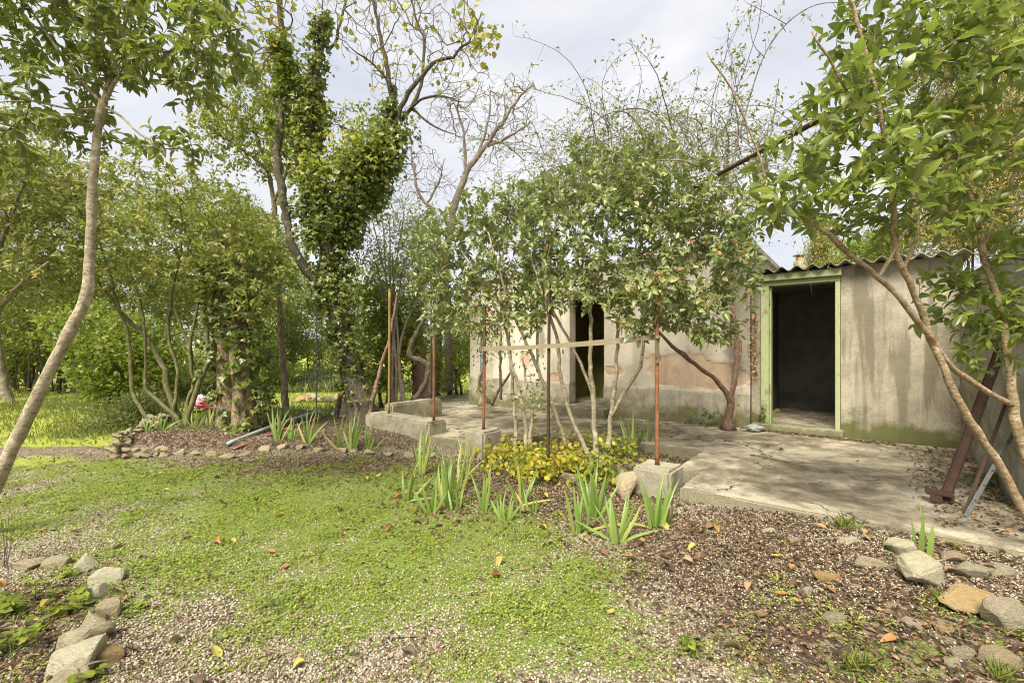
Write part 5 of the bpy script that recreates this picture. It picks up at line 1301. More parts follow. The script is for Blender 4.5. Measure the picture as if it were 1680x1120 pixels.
# ---- old ivy stump
b0 = G(390, 700)
stump = empty('dead_tree', b0, 'thick decayed trunk with torn bark wrapped in ivy', 'tree trunk')
def stump_mesh():
    rng = np.random.default_rng(77); D = b0[1]
    pts = np.array([(*b0[:2], b0[2] - .1), *[P(388 + dx, v, D) for dx, v in ((0, 670), (-2, 630), (-4, 580), (-6, 530), (-8, 480), (-10, 440))]])
    q = catmull(pts, 0.06); n = len(q); sides = 36; a = np.arange(sides) / sides * 2 * np.pi
    t = np.linspace(0, 1, n)[:, None]
    r = 0.25 - 0.05 * t + 0.12 * np.exp(-t * 14)
    A_, T_ = np.meshgrid(a, t[:, 0])
    rr = r * (1 + 0.22 * (fbm(A_ * 2.1, T_ * 2.5, 7) - 0.5) + 0.10 * np.sin(A_ * 7 + 3 * T_) )
    cleft = np.exp(-((A_ - 4.62 - 0.12 * np.sin(T_ * 6)) / 0.16) ** 2) * (0.5 + 0.4 * np.sin(T_ * 3.1 + .4))
    rr = rr * (1 - 0.9 * cleft); rr = rr * (1 + 0.10 * (fbm(A_ * 9, T_ * 5, 9) - 0.5) + 0.06 * np.sin(A_ * 23))
    V = q[:, None, :] + np.stack([np.cos(A_) * rr, np.sin(A_) * rr, 0 * rr], -1); V = V.reshape(-1, 3)
    i = np.arange(n - 1)[:, None] * sides; j = np.arange(sides)[None, :]; k = (j + 1) % sides
    obj('trunk', mesh_np('trunk', V, np.stack([i + j, i + k, i + sides + k, i + sides + j], -1).reshape(-1, 4), True), M['dead'], stump)
    Q = np.c_[pts, np.full(len(pts), 0.27)]
    left = Q.copy(); left[:, 0] -= 0.16; right = Q.copy(); right[:, 0] += 0.2; rear = Q.copy(); rear[:, 1] += .15
    ivy_on(stump, [left[2:], left[1:]], 1000, M['ivy'], 5, 0.09, 0.12, dens=9)
    ivy_on(stump, [right[2:], right[1:4]], 900, M['ivy'], 6, 0.09, 0.14, dens=9)
    ivy_on(stump, [Q[3:], rear, Q[4:], Q[5:]], 1500, M['ivy'], 7, 0.09, 0.22, dens=9)
    ivy_on(stump, [np.c_[np.array([G(400, 702) + [0, -.3, 0], G(425, 700) + [0, -.2, 0]]), [0.05, 0.05]]], 160, M['ivy'], 8, 0.09, 0.16, dens=9)
stump_mesh()
# old tree's remaining crown of ivy above the stump
stems_plant('ivy_crown_tree', 132, 'dark ivy-laden crown above the old decayed trunk', 'tree',
    [[(380, 455, 8.1, 12), (370, 420, 8.1, 9), (350, 380, 8.1, 6)], [(380, 460, 8.1, 8), (410, 420, 8.1, 6), (430, 390, 8.1, 4)]],
    [(380, 470, 75, 50, 8.3, .7), (300, 500, 60, 40, 8.6, .6), (420, 420, 50, 60, 8.3, .6)], 260, 14, 0.09, 0.8, T_IVY, M['dark'], M['bark_dark'], spread=0.11, attach=0.0)

# ---- tall ivy tree in the middle
D0 = 8.3
TRK = [(602, 706, D0, 30), (598, 690, D0, 25), (590, 650, D0, 22), (576, 600, D0, 18), (562, 550, D0, 16), (550, 505, D0, 15), (541, 455, D0, 14), (534, 390, D0, 12), (518, 320, D0, 11), (503, 250, D0, 10), (510, 170, D0, 8), (524, 90, D0, 6), (531, 35, D0, 4.5), (533, 22, D0, 4)]
LIMBL = [(549, 500, D0, 10), (512, 455, D0 - .1, 9.5), (487, 420, D0 - .2, 9), (471, 368, D0 - .2, 8.5), (462, 310, D0 - .2, 8), (455, 262, D0 - .2, 7.5), (460, 200, D0 - .15, 7), (469, 130, D0 - .1, 7), (466, 75, D0, 6.5), (456, 0, D0, 5.5), (450, -80, D0, 4)]
LIMBR = [(541, 440, D0, 9), (565, 390, D0 + .1, 8.5), (595, 340, D0 + .2, 8), (622, 285, D0 + .3, 7.5), (638, 235, D0 + .3, 7), (645, 190, D0 + .3, 6), (640, 140, D0 + .3, 5), (628, 80, D0 + .3, 4), (615, 10, D0 + .3, 3), (605, -60, D0 + .3, 2)]
LIMBR2 = [(640, 228, D0 + .3, 6.5), (650, 205, D0 + .2, 6), (664, 164, D0 + .1, 5.5), (692, 125, D0, 4.8), (713, 102, D0, 4.2), (745, 92, D0 - .1, 3.4), (774, 60, D0 - .1, 2.4), (790, 20, D0 - .1, 1.6)]
LIMBR3 = [(655, 200, D0 + .25, 5), (680, 168, D0 + .3, 4.5), (693, 120, D0 + .4, 3.8), (696, 70, D0 + .4, 3), (682, 28, D0 + .4, 2.4), (668, -30, D0 + .4, 1.6)]
LIMBR4 = [(672, 180, D0 + .2, 3.4), (690, 165, D0, 3), (717, 157, D0 - .2, 2.6), (760, 168, D0 - .3, .8)]
LIMBR5 = [(676, 178, D0 + .2, 3), (713, 207, D0 + .1, 2.4), (748, 220, D0, .7)]
LIMBC = [(536, 85, D0, 4), (548, 70, D0 + .1, 3.6), (562, 25, D0 + .2, 3), (575, -20, D0 + .3, 2.4), (580, -80, D0 + .3, 2)]
LIMBD = [(641, 150, D0 + .3, 3.2), (625, 118, D0 + .25, 2.8), (600, 95, D0 + .1, 2.2), (575, 78, D0 - .1, 1.2)]
b0 = G(600, 700)
tt = Plant(140, 0.14)
for k, l in enumerate((TRK, LIMBL, LIMBR, LIMBR2, LIMBR3, LIMBR4, LIMBR5, LIMBC, LIMBD)):
    RS[0] = 1.0 if k == 0 else .85 if k < 3 else .68
    tt.limb(PX(l), (0.7, 0.5, 0.4, 0.25, 0.2, 0.3, 0.3, 0.2, 0.2)[k], 0.02)
RS[0] = 1.0
ivt = empty('ivy_tree', b0, 'tall leaning deciduous tree with ivy-wrapped trunk and nearly bare crown', 'tree')
tg = blob_targets(tt.rng, [(700, 50, 90, 75, D0, 1.2), (605, 40, 70, 80, D0 + .2, 1.2), (755, 110, 60, 70, D0 - .1, .8), (430, 30, 55, 75, D0 - .2, 1.0), (520, 20, 50, 50, D0, 1.0, .6), (650, 130, 50, 60, D0 + .2, .8), (780, 55, 45, 45, D0 - .1, .6), (640, -40, 160, 50, D0, 1.2, .7), (380, 90, 50, 50, D0 - .4, .6, .6)], 1700, 0.1)
tt.grow(tg, 0.0038, 2.1, 0.9, 0.18, 0.12)
tt.limb_meshes('limb', M['bark_dark'], ivt, 14, 0.16)
tt.branch_mesh('branches', M['bark'], ivt)
p, d = tt.leaf_sites(1, 0.03, 0.2, -0.5)
u, v = project(p); keep = (tt.rng.random(len(p)) < np.where((u > 770) & (v < 90), 0.9, np.where(u < 480, 0.6, 0.13)))
foliage(ivt, 'last_leaves', p[keep], d[keep], 0.10, 0.85, T_ROUND, M['yel'], tt.rng)
ivy_on(ivt, [PX(TRK[4:7]), PX(TRK[5:9]), PX(TRK[7:11])], 4600, M['ivy'], 21, 0.08, 0.36, dens=28)
ivy_on(ivt, [PX(TRK[2:5])], 600, M['ivy'], 22, 0.075, 0.18, dens=9)
ivy_on(ivt, [PX(TRK[3:8])], 1000, M['ivy'], 29, 0.08, 0.26, dens=12)
ivy_on(ivt, [PX(LIMBR[0:5])], 900, M['ivy'], 30, 0.08, 0.22, dens=9)
ivy_on(ivt, [PX(TRK[7:12])], 800, M['ivy'], 33, 0.08, 0.22, dens=12)
ivy_on(ivt, [PX(LIMBR[1:6]), PX(LIMBR[2:6]), PX(LIMBR[2:5])], 3400, M['ivy'], 23, 0.08, 0.30, dens=24)
ivy_on(ivt, [PX(LIMBL[6:9]), PX(LIMBL[7:9])], 1300, M['bgreen'], 24, 0.075, 0.26)
ivy_on(ivt, [PX(TRK[9:13]), PX(TRK[10:13])], 1600, M['ivy'], 25, 0.08, 0.26)
ivy_on(ivt, [PX(LIMBR[5:7])], 350, M['ivy'], 26, 0.08, 0.18)
ivy_on(ivt, [PX([(500, 260, D0 - .3, 8), (540, 290, D0 - .3, 8), (600, 250, D0 - .2, 8)])], 1100, M['yel_green'], 28, 0.07, 0.55, dens=9)
ivy_on(ivt, [PX([(560, 275, D0, 8), (600, 262, D0, 8), (640, 240, D0, 8), (655, 215, D0, 8)])], 1900, M['ivy'], 27, 0.08, 0.32, dens=20)
ivy_on(ivt, [PX([(515, 315, D0 - .1, 6), (555, 300, D0 - .1, 6), (590, 275, D0, 6)]), PX([(535, 370, D0, 6), (565, 345, D0, 6), (600, 300, D0, 6)])], 1500, M['ivy'], 34, 0.08, 0.48, dens=16)
ivy_on(ivt, [PX([(545, 260, D0, 5), (575, 240, D0, 5), (600, 215, D0, 5)]), PX([(490, 220, D0 - .2, 5), (500, 180, D0 - .2, 5)])], 600, M['yel_green'], 35, 0.07, 0.5, dens=6)
# yellow-leaved young tree left of it
stems_plant('yellowing_tree', 141, 'fine-twigged tree with small yellow-green leaves left of the ivy trunk', 'tree',
    [[(470, 690, 9.3, 6), (462, 560, 9.3, 5.5), (455, 420, 9.2, 5), (448, 320, 9.2, 4), (430, 250, 9.1, 3), (410, 190, 9, 2)], [(452, 330, 9.2, 3), (480, 250, 9.0, 2.5), (490, 170, 8.8, 1.6)], [(440, 280, 9.1, 3), (390, 240, 9.1, 2.4), (345, 215, 9.1, 1.5)]],
    [(400, 170, 65, 65, 9, .8), (440, 230, 65, 60, 9, .8), (355, 215, 45, 40, 9, .6), (470, 160, 45, 70, 8.8, .6), (410, 270, 55, 25, 9, .6, .5), (500, 190, 40, 50, 8.7, .5), (590, 200, 45, 40, 9, .4, .5), (465, 110, 30, 50, 8.6, .5), (480, 250, 50, 50, 8.6, .5)],
    1000, 10, 0.07, 0.62, TO, M['yel_green'], M['bark'], spread=0.06, attach=0.5, rtip=0.003, up=-0.1, twig=M['bark_dark'])
# ---- bare tree beyond
BT = [[(712, 650, 13, 13), (722, 520, 13, 12), (735, 400, 13, 10), (748, 330, 13, 9), (765, 285, 13, 8), (785, 255, 13, 6.5), (815, 215, 13, 5), (845, 170, 13, 3), (875, 135, 13, 2)],
      [(765, 285, 13, 5), (763, 240, 13, 4), (755, 195, 13, 3), (740, 160, 13, 2)], [(800, 240, 13, 4), (835, 225, 13, 3), (870, 200, 13, 2)], [(785, 255, 13, 4), (800, 200, 13, 3), (805, 150, 13, 1.6)]]
bt = Plant(150, 0.2)
RS[0] = 0.62
for l in BT: bt.limb(PX(l), 0.45 if l is BT[0] else .2, 0.03)
btr = empty('bare_tree', (*P(712, 0, 13)[:2], 0), 'leafless tree with fine twigs rising behind the house shrubs', 'tree')
bt.grow(blob_targets(bt.rng, [(800, 190, 85, 55, 13, 1.5), (845, 175, 45, 50, 13, 1.0), (735, 190, 40, 45, 13, 1.0), (840, 225, 40, 25, 13, .8), (790, 260, 50, 30, 13, .8, .4)], 1300, 0.1), 0.0045, 2.1, 0.9, 0.16, 0.15)
bt.limb_meshes('limb', M['twig'], btr, 8); bt.branch_mesh('branches', M['twig'], btr)
bt = Plant(151, 0.2)
for l in ([(735, 480, 12.5, 6), (722, 400, 12.5, 5.5), (712, 350, 12.5, 5), (690, 325, 12.5, 4), (681, 290, 12.5, 3), (675, 240, 12.5, 1.6)], [(700, 335, 12.5, 3), (720, 300, 12.5, 2), (730, 260, 12.5, 1.2)]): bt.limb(PX(l), .3, .03)
RS[0] = 1.0
btr = empty('bare_sapling', (*P(735, 0, 12.5)[:2], 0), 'small leafless sapling between the ivy tree and the bare tree', 'tree')
bt.limb(PX([(735, 640, 12.5, 7), (736, 560, 12.5, 6.5), (735, 478, 12.5, 6)]), 2)
bt.grow(blob_targets(bt.rng, [(690, 275, 45, 40, 12.5, 1), (720, 300, 35, 30, 12.5, .8), (665, 320, 30, 25, 12.5, .6)], 520, 0.1), 0.0045, 2.1, 0.9, 0.16, 0.15)
bt.limb_meshes('limb', M['twig'], btr, 8); bt.branch_mesh('branches', M['twig'], btr)

# ---- climbing rose / vine over the house
vine = Plant(160, 0.12)
VT = [[(1194, 703, 6.75, 11), (1196, 680, 6.72, 10), (1200, 655, 6.7, 9), (1190, 640, 6.68, 8), (1170, 620, 6.6, 6.5), (1140, 597, 6.45, 6), (1112, 575, 6.3, 5.5), (1093, 557, 6.2, 5), (1072, 535, 6.1, 4.5), (1050, 500, 6.0, 4), (1042, 440, 5.9, 3), (1060, 380, 5.9, 2)],
      [(1199, 660, 6.72, 8), (1203, 630, 6.75, 7.5), (1209, 600, 6.75, 7), (1208, 560, 6.75, 6.5), (1203, 520, 6.75, 6), (1198, 470, 6.7, 5.5), (1205, 420, 6.7, 5), (1190, 340, 6.6, 4)],
      [(1201, 650, 6.76, 6), (1207, 615, 6.8, 5.5), (1213, 560, 6.8, 5), (1200, 510, 6.82, 4.5), (1195, 440, 6.8, 4)]]
vroot = empty('climbing_vine', W(-0.35, -0.1, 0.2), 'old twisting vine with reddish trunk beside the shed door, spreading over the house', 'climber')
RS[0] = 0.6
for l in VT: vine.limb(PX(l), 0.8)
RS[0] = 1.0
vine.a0 = vine.n
vine.limb_meshes('stem', M['bark_red'], vroot, 9, 0.35)
def canes(seed, specs, n, per, mat, root, L=0.05, lmat=None, name='cane', rad=0.007):
    rng = np.random.default_rng(seed); B = Builder(); Pp = []; Dd = []
    for k in range(n):
        (u0, v0, su, sv, d0, sd_, lu, lv) = specs[rng.integers(len(specs))]
        a = P(u0 + rng.normal(0, su), v0 + rng.normal(0, sv), d0 + rng.normal(0, sd_)); ln = rng.uniform(0.7, 1.9)
        th = rng.uniform(-1, 1); dirv = norm(np.array([lu + rng.normal(0, .6), rng.normal(0, .5), lv + rng.normal(0, .5)]))
        pts = [a]; dv = dirv
        for s_ in range(10):
            dv = norm(dv + np.array([rng.normal(0, .12), rng.normal(0, .12), -0.13 + rng.normal(0, .1)])); pts.append(pts[-1] + dv * ln / 10)
        pts = np.array(pts); r = np.linspace(rad * rng.uniform(.5, 1.2), 0.0018, len(pts)); V, fs = tube(pts, r, 4, False); B.add(V, fs)
        for i in range(2, 11):
            for m in range(rng.poisson(1.2)):
                e = pts[i] + norm(rng.normal(0, 1, 3)) * rng.uniform(.05, .28); V, fs = tube(np.array([pts[i], (pts[i] + e) / 2 + rng.normal(0, .02, 3), e]), np.array([.0022, .0018, .0012]), 3, False); B.add(V, fs)
                for q in range(rng.poisson(per)): Pp.append(e + rng.normal(0, .03, 3)); Dd.append(norm(rng.normal(0, 1, 3) + [0, 0, -.1]))
    obj(name + 's', B.mesh(name + 's'), M['twig'], root)
    if Pp:
        foliage(root, 'small_leaves', np.array(Pp), np.array(Dd), L, 0.45, TO, lmat or M['vib'], rng)
canes(161, [(1180, 250, 60, 30, 6.5, .7, 0, .6), (1080, 250, 70, 30, 7, .8, -.2, .5), (1000, 260, 60, 20, 7, .8, -.4, .4), (1220, 300, 40, 40, 6.3, .5, .1, .5), (940, 300, 40, 20, 7, .5, -.5, .3), (1130, 300, 80, 30, 6.5, .6, 0, .3)], 280, 3.4, None, vroot)
ros = empty('climbing_rose', W(-0.6, 0.6, 3.1), 'arching rose canes with small leaves against the sky above the house', 'climber')
B = Builder(); Pp = []; Dd = []
rng = np.random.default_rng(9)
for pts, rr in (([(1090, 330, 6, 4), (1080, 260, 6, 3.5), (1040, 195, 6, 3), (1010, 183, 6, 2.5), (970, 205, 6, 2), (930, 250, 6, 1.2)], 0), ([(1120, 320, 6, 4), (1110, 240, 6, 3), (1070, 185, 6, 2.4), (1015, 182, 6, 2), (985, 215, 6, 1)], 0),
                ([(1185, 330, 5.5, 4), (1215, 215, 5.4, 3.2), (1250, 100, 5.3, 2.6), (1290, 40, 5.2, 2.2), (1340, 8, 5.1, 1.8), (1400, 5, 5, 1.2)], 0), ([(1255, 95, 5.3, 1.8), (1235, 70, 5.3, 1.4), (1228, 15, 5.3, 1)], 0), ([(1290, 40, 5.2, 1.6), (1255, 20, 5.2, 1.2), (1225, 5, 5.2, .8)], 0),
                ([(1225, 330, 5.5, 3), (1260, 240, 5.5, 2.4), (1278, 130, 5.5, 1.6)], 0)):
    q = catmull(np.array(PX(pts)), 0.08); V, fs = tube(q[:, :3], q[:, 3] * .5, 6, False); B.add(V, fs)
    for i in range(len(q) // 3, len(q)):
        if rng.random() < 0.55:
            e = q[i, :3] + norm(rng.normal(0, 1, 3)) * rng.uniform(.06, .22); V, fs = tube(np.array([q[i, :3], e]), np.array([.003, .0015]), 3, False); B.add(V, fs)
            for m in range(rng.integers(2, 7)): Pp.append(e + rng.normal(0, .035, 3)); Dd.append(norm(rng.normal(0, 1, 3) + [0, 0, -.3]))
obj('canes', B.mesh('canes'), M['twig'], ros)
foliage(ros, 'small_leaves', np.array(Pp), np.array(Dd), 0.06, 0.42, TO, M['vib'], rng)
# dry red-brown sprig hanging on the shed corner
spr = empty('dry_sprig', W(0.03, -0.05, 1.6), 'withered orange-brown creeper sprig hanging at the shed corner', 'creeper')
q = catmull(np.array([(*W(0.05, 0.02, 1.95), .004), (*W(0.06, 0.0, 1.6), .004), (*W(0.055, 0.01, 1.2), .003), (*W(0.06, 0.0, 1.0), .002)]), .05)
V, fs = tube(q[:, :3], q[:, 3], 5); obj('stem', mesh_np('stem', V, fs, True), M['twig'], spr)
n = 170; i = rng.integers(0, len(q), n)
foliage(spr, 'dry_leaves', q[i, :3] + rng.normal(0, .03, (n, 3)) + np.array([-.02, -.03, 0]), norm(rng.normal(0, 1, (n, 3)) + [0, 0, -.6]), 0.045, .6, TO, M['dry_o'], rng)

# ---- background shrubs and trees (each its own thing)
def bush(name, seed, label, cat, blobs, n, per, L, ratio, mat, bark=None, ground=None, tpl=T_DIAM, trunks=None, spread=0.16, up=0.2, group=None, hollow=0.45):
    d0 = blobs[0][4]; u0 = blobs[0][0]; rng = np.random.default_rng(seed)
    if trunks is None:
        low = max(b_[1] + b_[3] for b_ in blobs); top = blobs[0][1]
        trunks = []
        for k in range(4):
            uu = u0 + rng.normal(0, blobs[0][2] * .25); vb = HOR + (EYE - 0.0) * F / d0
            trunks.append([(uu * .7 + u0 * .3, vb + 2, d0, 0.035 * F / d0), ((uu + u0) / 2 + rng.normal(0, 4), (vb + top) / 2, d0, 0.028 * F / d0), (uu + rng.normal(0, blobs[0][2] * .4), top, d0, 0.012 * F / d0)])
    return stems_plant(name, seed, label, cat, trunks, blobs, n, per, L, ratio, tpl, mat, bark or M['bark_dark'], seg=0.35, spread=spread, attach=0.3, rtip=0.004, up=up, hollow=hollow, group=group, stem='trunk')
bush('garden_bush', 201, 'bright yellow-green bush standing left of the house corner beyond the terrace', 'bush', [(742, 575, 45, 70, 13.2, 1.1), (725, 600, 40, 45, 13, .9), (765, 560, 30, 60, 13.6, .8)], 340, 26, 0.075, 0.5, M['lime'])
bush('garden_bush', 202, 'vine-covered bush with yellowing leaves behind the mossy low wall', 'bush', [(630, 575, 45, 70, 10.3, .7), (660, 540, 40, 60, 10.5, .6), (610, 500, 35, 45, 10.2, .6)], 330, 18, 0.095, 0.8, M['bgreen'], tpl=T_IVY)
bush('garden_bush', 203, 'greyish twiggy bush behind the leftmost pergola posts', 'bush', [(650, 430, 55, 55, 9.6, .7), (690, 400, 40, 50, 9.8, .6), (610, 420, 35, 40, 9.5, .6), (670, 480, 40, 40, 9.6, .5)], 340, 9, 0.065, 0.5, M['vib'], M['twig'])
bush('garden_bush', 204, 'low blue-green lavender-like bush on the far lawn', 'bush', [(498, 628, 42, 20, 16, .9), (530, 632, 25, 15, 16, .6)], 260, 30, 0.09, 0.2, M['blue'], M['twig'])
bush('garden_bush', 205, 'olive-green rounded bush at the back of the lawn left of the blue-green bush', 'bush', [(430, 590, 50, 45, 17.5, 1.4), (460, 560, 45, 40, 17.5, 1.2)], 330, 30, 0.10, 0.45, M['olive'])
bush('garden_tree', 206, 'lime-green tree behind the lawn between old trunk and ivy tree', 'tree', [(520, 540, 60, 60, 19, 1.6), (480, 480, 60, 50, 19, 1.6), (560, 500, 50, 60, 19, 1.4), (450, 530, 50, 40, 18.5, 1.3)], 520, 30, 0.115, 0.5, M['lime'])
bush('garden_bush', 207, 'dull olive shrub with open branches behind the stone heap', 'bush', [(545, 590, 40, 40, 17, 1.2), (570, 560, 30, 45, 17, 1)], 200, 22, 0.10, 0.45, M['olive'])
bush('garden_bush', 208, 'feathery low grey-green weeds at the wood edge on the left', 'bush', [(120, 685, 60, 22, 10.5, .7), (60, 690, 50, 16, 10.8, .6)], 240, 22, 0.07, 0.22, M['blue'], M['twig'])
bush('garden_bush', 209, 'pale leafy plant mass behind the dry stone wall', 'bush', [(205, 680, 40, 24, 8.2, .6), (250, 672, 40, 22, 8.6, .5), (185, 700, 25, 14, 7.6, .35)], 240, 18, 0.075, 0.42, M['olive'], M['twig'])
bush('garden_bush', 210, 'bright green low-hanging leafy tree at the wood edge behind the slender trunk', 'bush', [(190, 585, 60, 60, 10.8, 1), (150, 540, 60, 50, 11, 1), (230, 560, 50, 50, 10.6, .8), (180, 630, 40, 25, 10.6, .6), (260, 600, 40, 35, 10.8, .7)], 520, 22, 0.095, 0.75, M['bgreen'], tpl=T_IVY)
bush('garden_bush', 211, 'dense sunlit olive shrub between the mossy stems and the old trunk', 'bush', [(310, 620, 60, 50, 13, 1), (270, 640, 50, 35, 13, 1), (350, 600, 40, 50, 13, .8)], 380, 26, 0.085, 0.45, M['olive'])
bush('wood_tree', 212, 'dark wood tree canopy at the far left edge', 'tree', [(40, 500, 110, 70, 13, 1.6), (-40, 560, 90, 70, 13, 1.4), (110, 470, 80, 60, 13.5, 1.4)], 420, 26, 0.11, 0.55, M['dark'])
bush('wood_tree', 213, 'darker tree filling the wood behind the multi-stemmed evergreen', 'tree', [(200, 480, 110, 80, 15, 1.8), (330, 500, 90, 80, 15, 1.6), (270, 400, 120, 80, 15.5, 1.8)], 560, 30, 0.12, 0.5, M['dark'])
bush('wood_tree', 214, 'tall mid-green tree behind the left evergreens', 'tree', [(60, 360, 130, 90, 17, 2), (180, 330, 110, 70, 17, 2), (-40, 300, 90, 90, 17, 2), (30, 240, 80, 60, 17, 1.6)], 640, 30, 0.13, 0.5, M['ever'])
bush('wood_tree', 215, 'rounded tree with sunlit top left of the yellowing tree', 'tree', [(400, 400, 90, 60, 15, 1.6), (440, 460, 70, 70, 15, 1.5), (350, 350, 70, 45, 15, 1.4)], 520, 30, 0.115, 0.5, M['bgreen'])
bush('hedge_row', 216, 'far pale hedge closing the wood behind the left trunks', 'hedge', [(60, 620, 130, 60, 22, 2), (200, 630, 130, 55, 22, 2), (-80, 620, 120, 70, 22, 2), (330, 600, 110, 70, 23, 2)], 560, 34, 0.15, 0.5, M['olive'])
bush('hedge_row', 217, 'far green hedge closing the lawn behind the house', 'hedge', [(560, 570, 110, 70, 25, 2), (700, 560, 110, 80, 25, 2), (450, 560, 100, 80, 25, 2), (820, 540, 90, 90, 25, 2), (640, 470, 80, 60, 25, 2)], 640, 34, 0.16, 0.5, M['lime'])
bush('garden_bush', 218, 'shrub with small leaves just right of the ivy tree crown base', 'bush', [(640, 350, 40, 40, 11, .8), (680, 440, 50, 40, 11, .8), (700, 370, 35, 40, 11.3, .7)], 260, 11, 0.075, 0.5, M['vib'], M['twig'])
bush('rear_shrub', 219, 'leafy shrub top showing above the house roof behind the berry shrubs', 'bush', [(880, 340, 55, 40, 9.8, .8), (1000, 290, 60, 40, 9.2, .8), (940, 310, 50, 35, 9.5, .7), (1060, 300, 50, 40, 9.2, .7)], 300, 12, 0.08, 0.5, M['ever'], M['twig'])
bush('garden_bush', 221, 'shaded undergrowth between the trunks at the far left edge', 'bush', [(20, 668, 60, 26, 12.5, .8), (-50, 670, 60, 30, 12, .8)], 260, 22, 0.09, 0.45, M['dark'])
bush('garden_bush', 222, 'olive undergrowth under the twin dark trunks', 'bush', [(110, 655, 50, 24, 15, .8), (60, 645, 40, 24, 15.5, .8), (165, 660, 40, 22, 14.5, .7)], 280, 22, 0.09, 0.45, M['olive'])
bush('garden_bush', 223, 'leafy screen of bright bushes right of the old trunk', 'bush', [(450, 620, 30, 26, 14.5, .7), (420, 560, 30, 60, 14, .8)], 260, 24, 0.09, 0.5, M['bgreen'])
bush('wood_tree', 224, 'dark leaning tree filling the gap above the twin dark trunks', 'tree', [(70, 560, 90, 45, 14.5, 1.2), (0, 600, 60, 40, 14.5, 1), (150, 590, 50, 40, 14.8, 1)], 420, 26, 0.10, 0.55, M['dark'])
# conifers right
bush('cypress', 230, 'narrow yellow-green cypress top just above the corrugated roof', 'conifer', [(1352, 425, 24, 40, 16, .6), (1352, 395, 15, 45, 16, .4), (1350, 460, 30, 40, 16, .7)], 320, 40, 0.09, 0.3, M['conif'], up=0.8)
bush('garden_bush', 231, 'bright green rounded shrub above the shed roof beside the cypress', 'bush', [(1425, 415, 50, 32, 13, .8), (1470, 400, 40, 35, 13, .7)], 240, 30, 0.085, 0.5, M['lime'])
bush('conifer', 232, 'tall yellow-green conifer filling the right background', 'conifer', [(1600, 120, 95, 150, 9, 1.0), (1640, 300, 110, 130, 9, 1.0), (1560, 240, 70, 90, 9, .8), (1680, 60, 90, 140, 9.2, 1.0)], 900, 34, 0.10, 0.25, M['conif'], up=0.6, spread=0.14)
bush('conifer', 233, 'browning conifer patch behind the right stems beside the yellow-green one', 'conifer', [(1585, 345, 75, 65, 8.3, .5), (1650, 230, 60, 90, 8.3, .5), (1540, 390, 50, 35, 8.2, .4)], 420, 30, 0.09, 0.25, M['conif_brown'], up=0.5, spread=0.13)
# wood trunks on the left
rng = np.random.default_rng(12)
TR = [('leaning pale curved trunk at the far left edge of the wood', [(38, 705, 11.5, 11), (18, 665, 11.5, 11), (4, 620, 11.5, 10), (-6, 560, 11.5, 9), (-20, 480, 11.5, 6)]),
      ('dark straight trunk just behind the pale curved trunk', [(28, 700, 14, 9), (24, 640, 14, 8), (16, 580, 14, 7), (8, 500, 14, 5)]),
      ('dark trunk seen just right of the slender bent trunk', [(93, 690, 14, 6), (96, 630, 14, 5.5), (102, 580, 14, 5), (98, 500, 14, 4)]),
      ('thin curved sapling trunk in the wood', [(112, 690, 14, 3), (114, 665, 14, 3), (106, 630, 14, 3), (104, 590, 14, 2.5), (112, 540, 14, 2)]),
      ('twin dark trunk leaning left in the wood', [(133, 700, 13, 7), (134, 650, 13, 7), (124, 605, 13, 6), (112, 575, 13, 5), (100, 520, 13, 4)]),
      ('upright dark trunk right of the twin trunk', [(148, 695, 13, 6), (146, 640, 13, 6), (147, 580, 13, 5), (150, 500, 13, 4)]),
      ('grey forked trunk behind the dry stone wall', [(190, 700, 11.5, 9), (184, 665, 11.5, 9), (187, 640, 11.5, 7), (192, 580, 11.5, 5)]),
      ('dark trunk leaning right near the grey forked trunk', [(160, 700, 12, 7), (172, 672, 12, 6), (186, 640, 12, 5), (200, 590, 12, 3)]),
      ('dark slanting trunk in the deep wood', [(70, 690, 16, 6), (60, 640, 16, 6), (52, 590, 16, 5), (64, 540, 16, 4)]),
      ('dark background trunk behind the slender bent trunk', [(50, 690, 15, 7), (44, 600, 15, 7), (40, 540, 15, 6)])]
for k, (lab, l) in enumerate(TR):
    t_ = Plant(400 + k, 0.25); t_.limb(PX(l), 2, 0.02)
    e_ = empty('wood_tree', (*t_.pos[0][:2], 0), lab, 'tree', 'trunks in the wood'); t_.limb_meshes('trunk', M['bark'] if k in (0, 6) else M['bark_dark'], e_, 8)
    h = l[-1]; t_.att[:] = False; t_.att[t_.n - 2:t_.n] = True
    t_.grow(blob_targets(t_.rng, [(h[0], h[1] - 20, 35, 30, h[2], .8)], 40, .2), 0.006, 2.1, .7); t_.branch_mesh('branches', M['bark_dark'], e_)
    p, d = t_.leaf_sites(14, 0.14, .8, .1); foliage(e_, 'crown', p, d, 0.11, 0.55, T_DIAM, M['dark'], t_.rng)
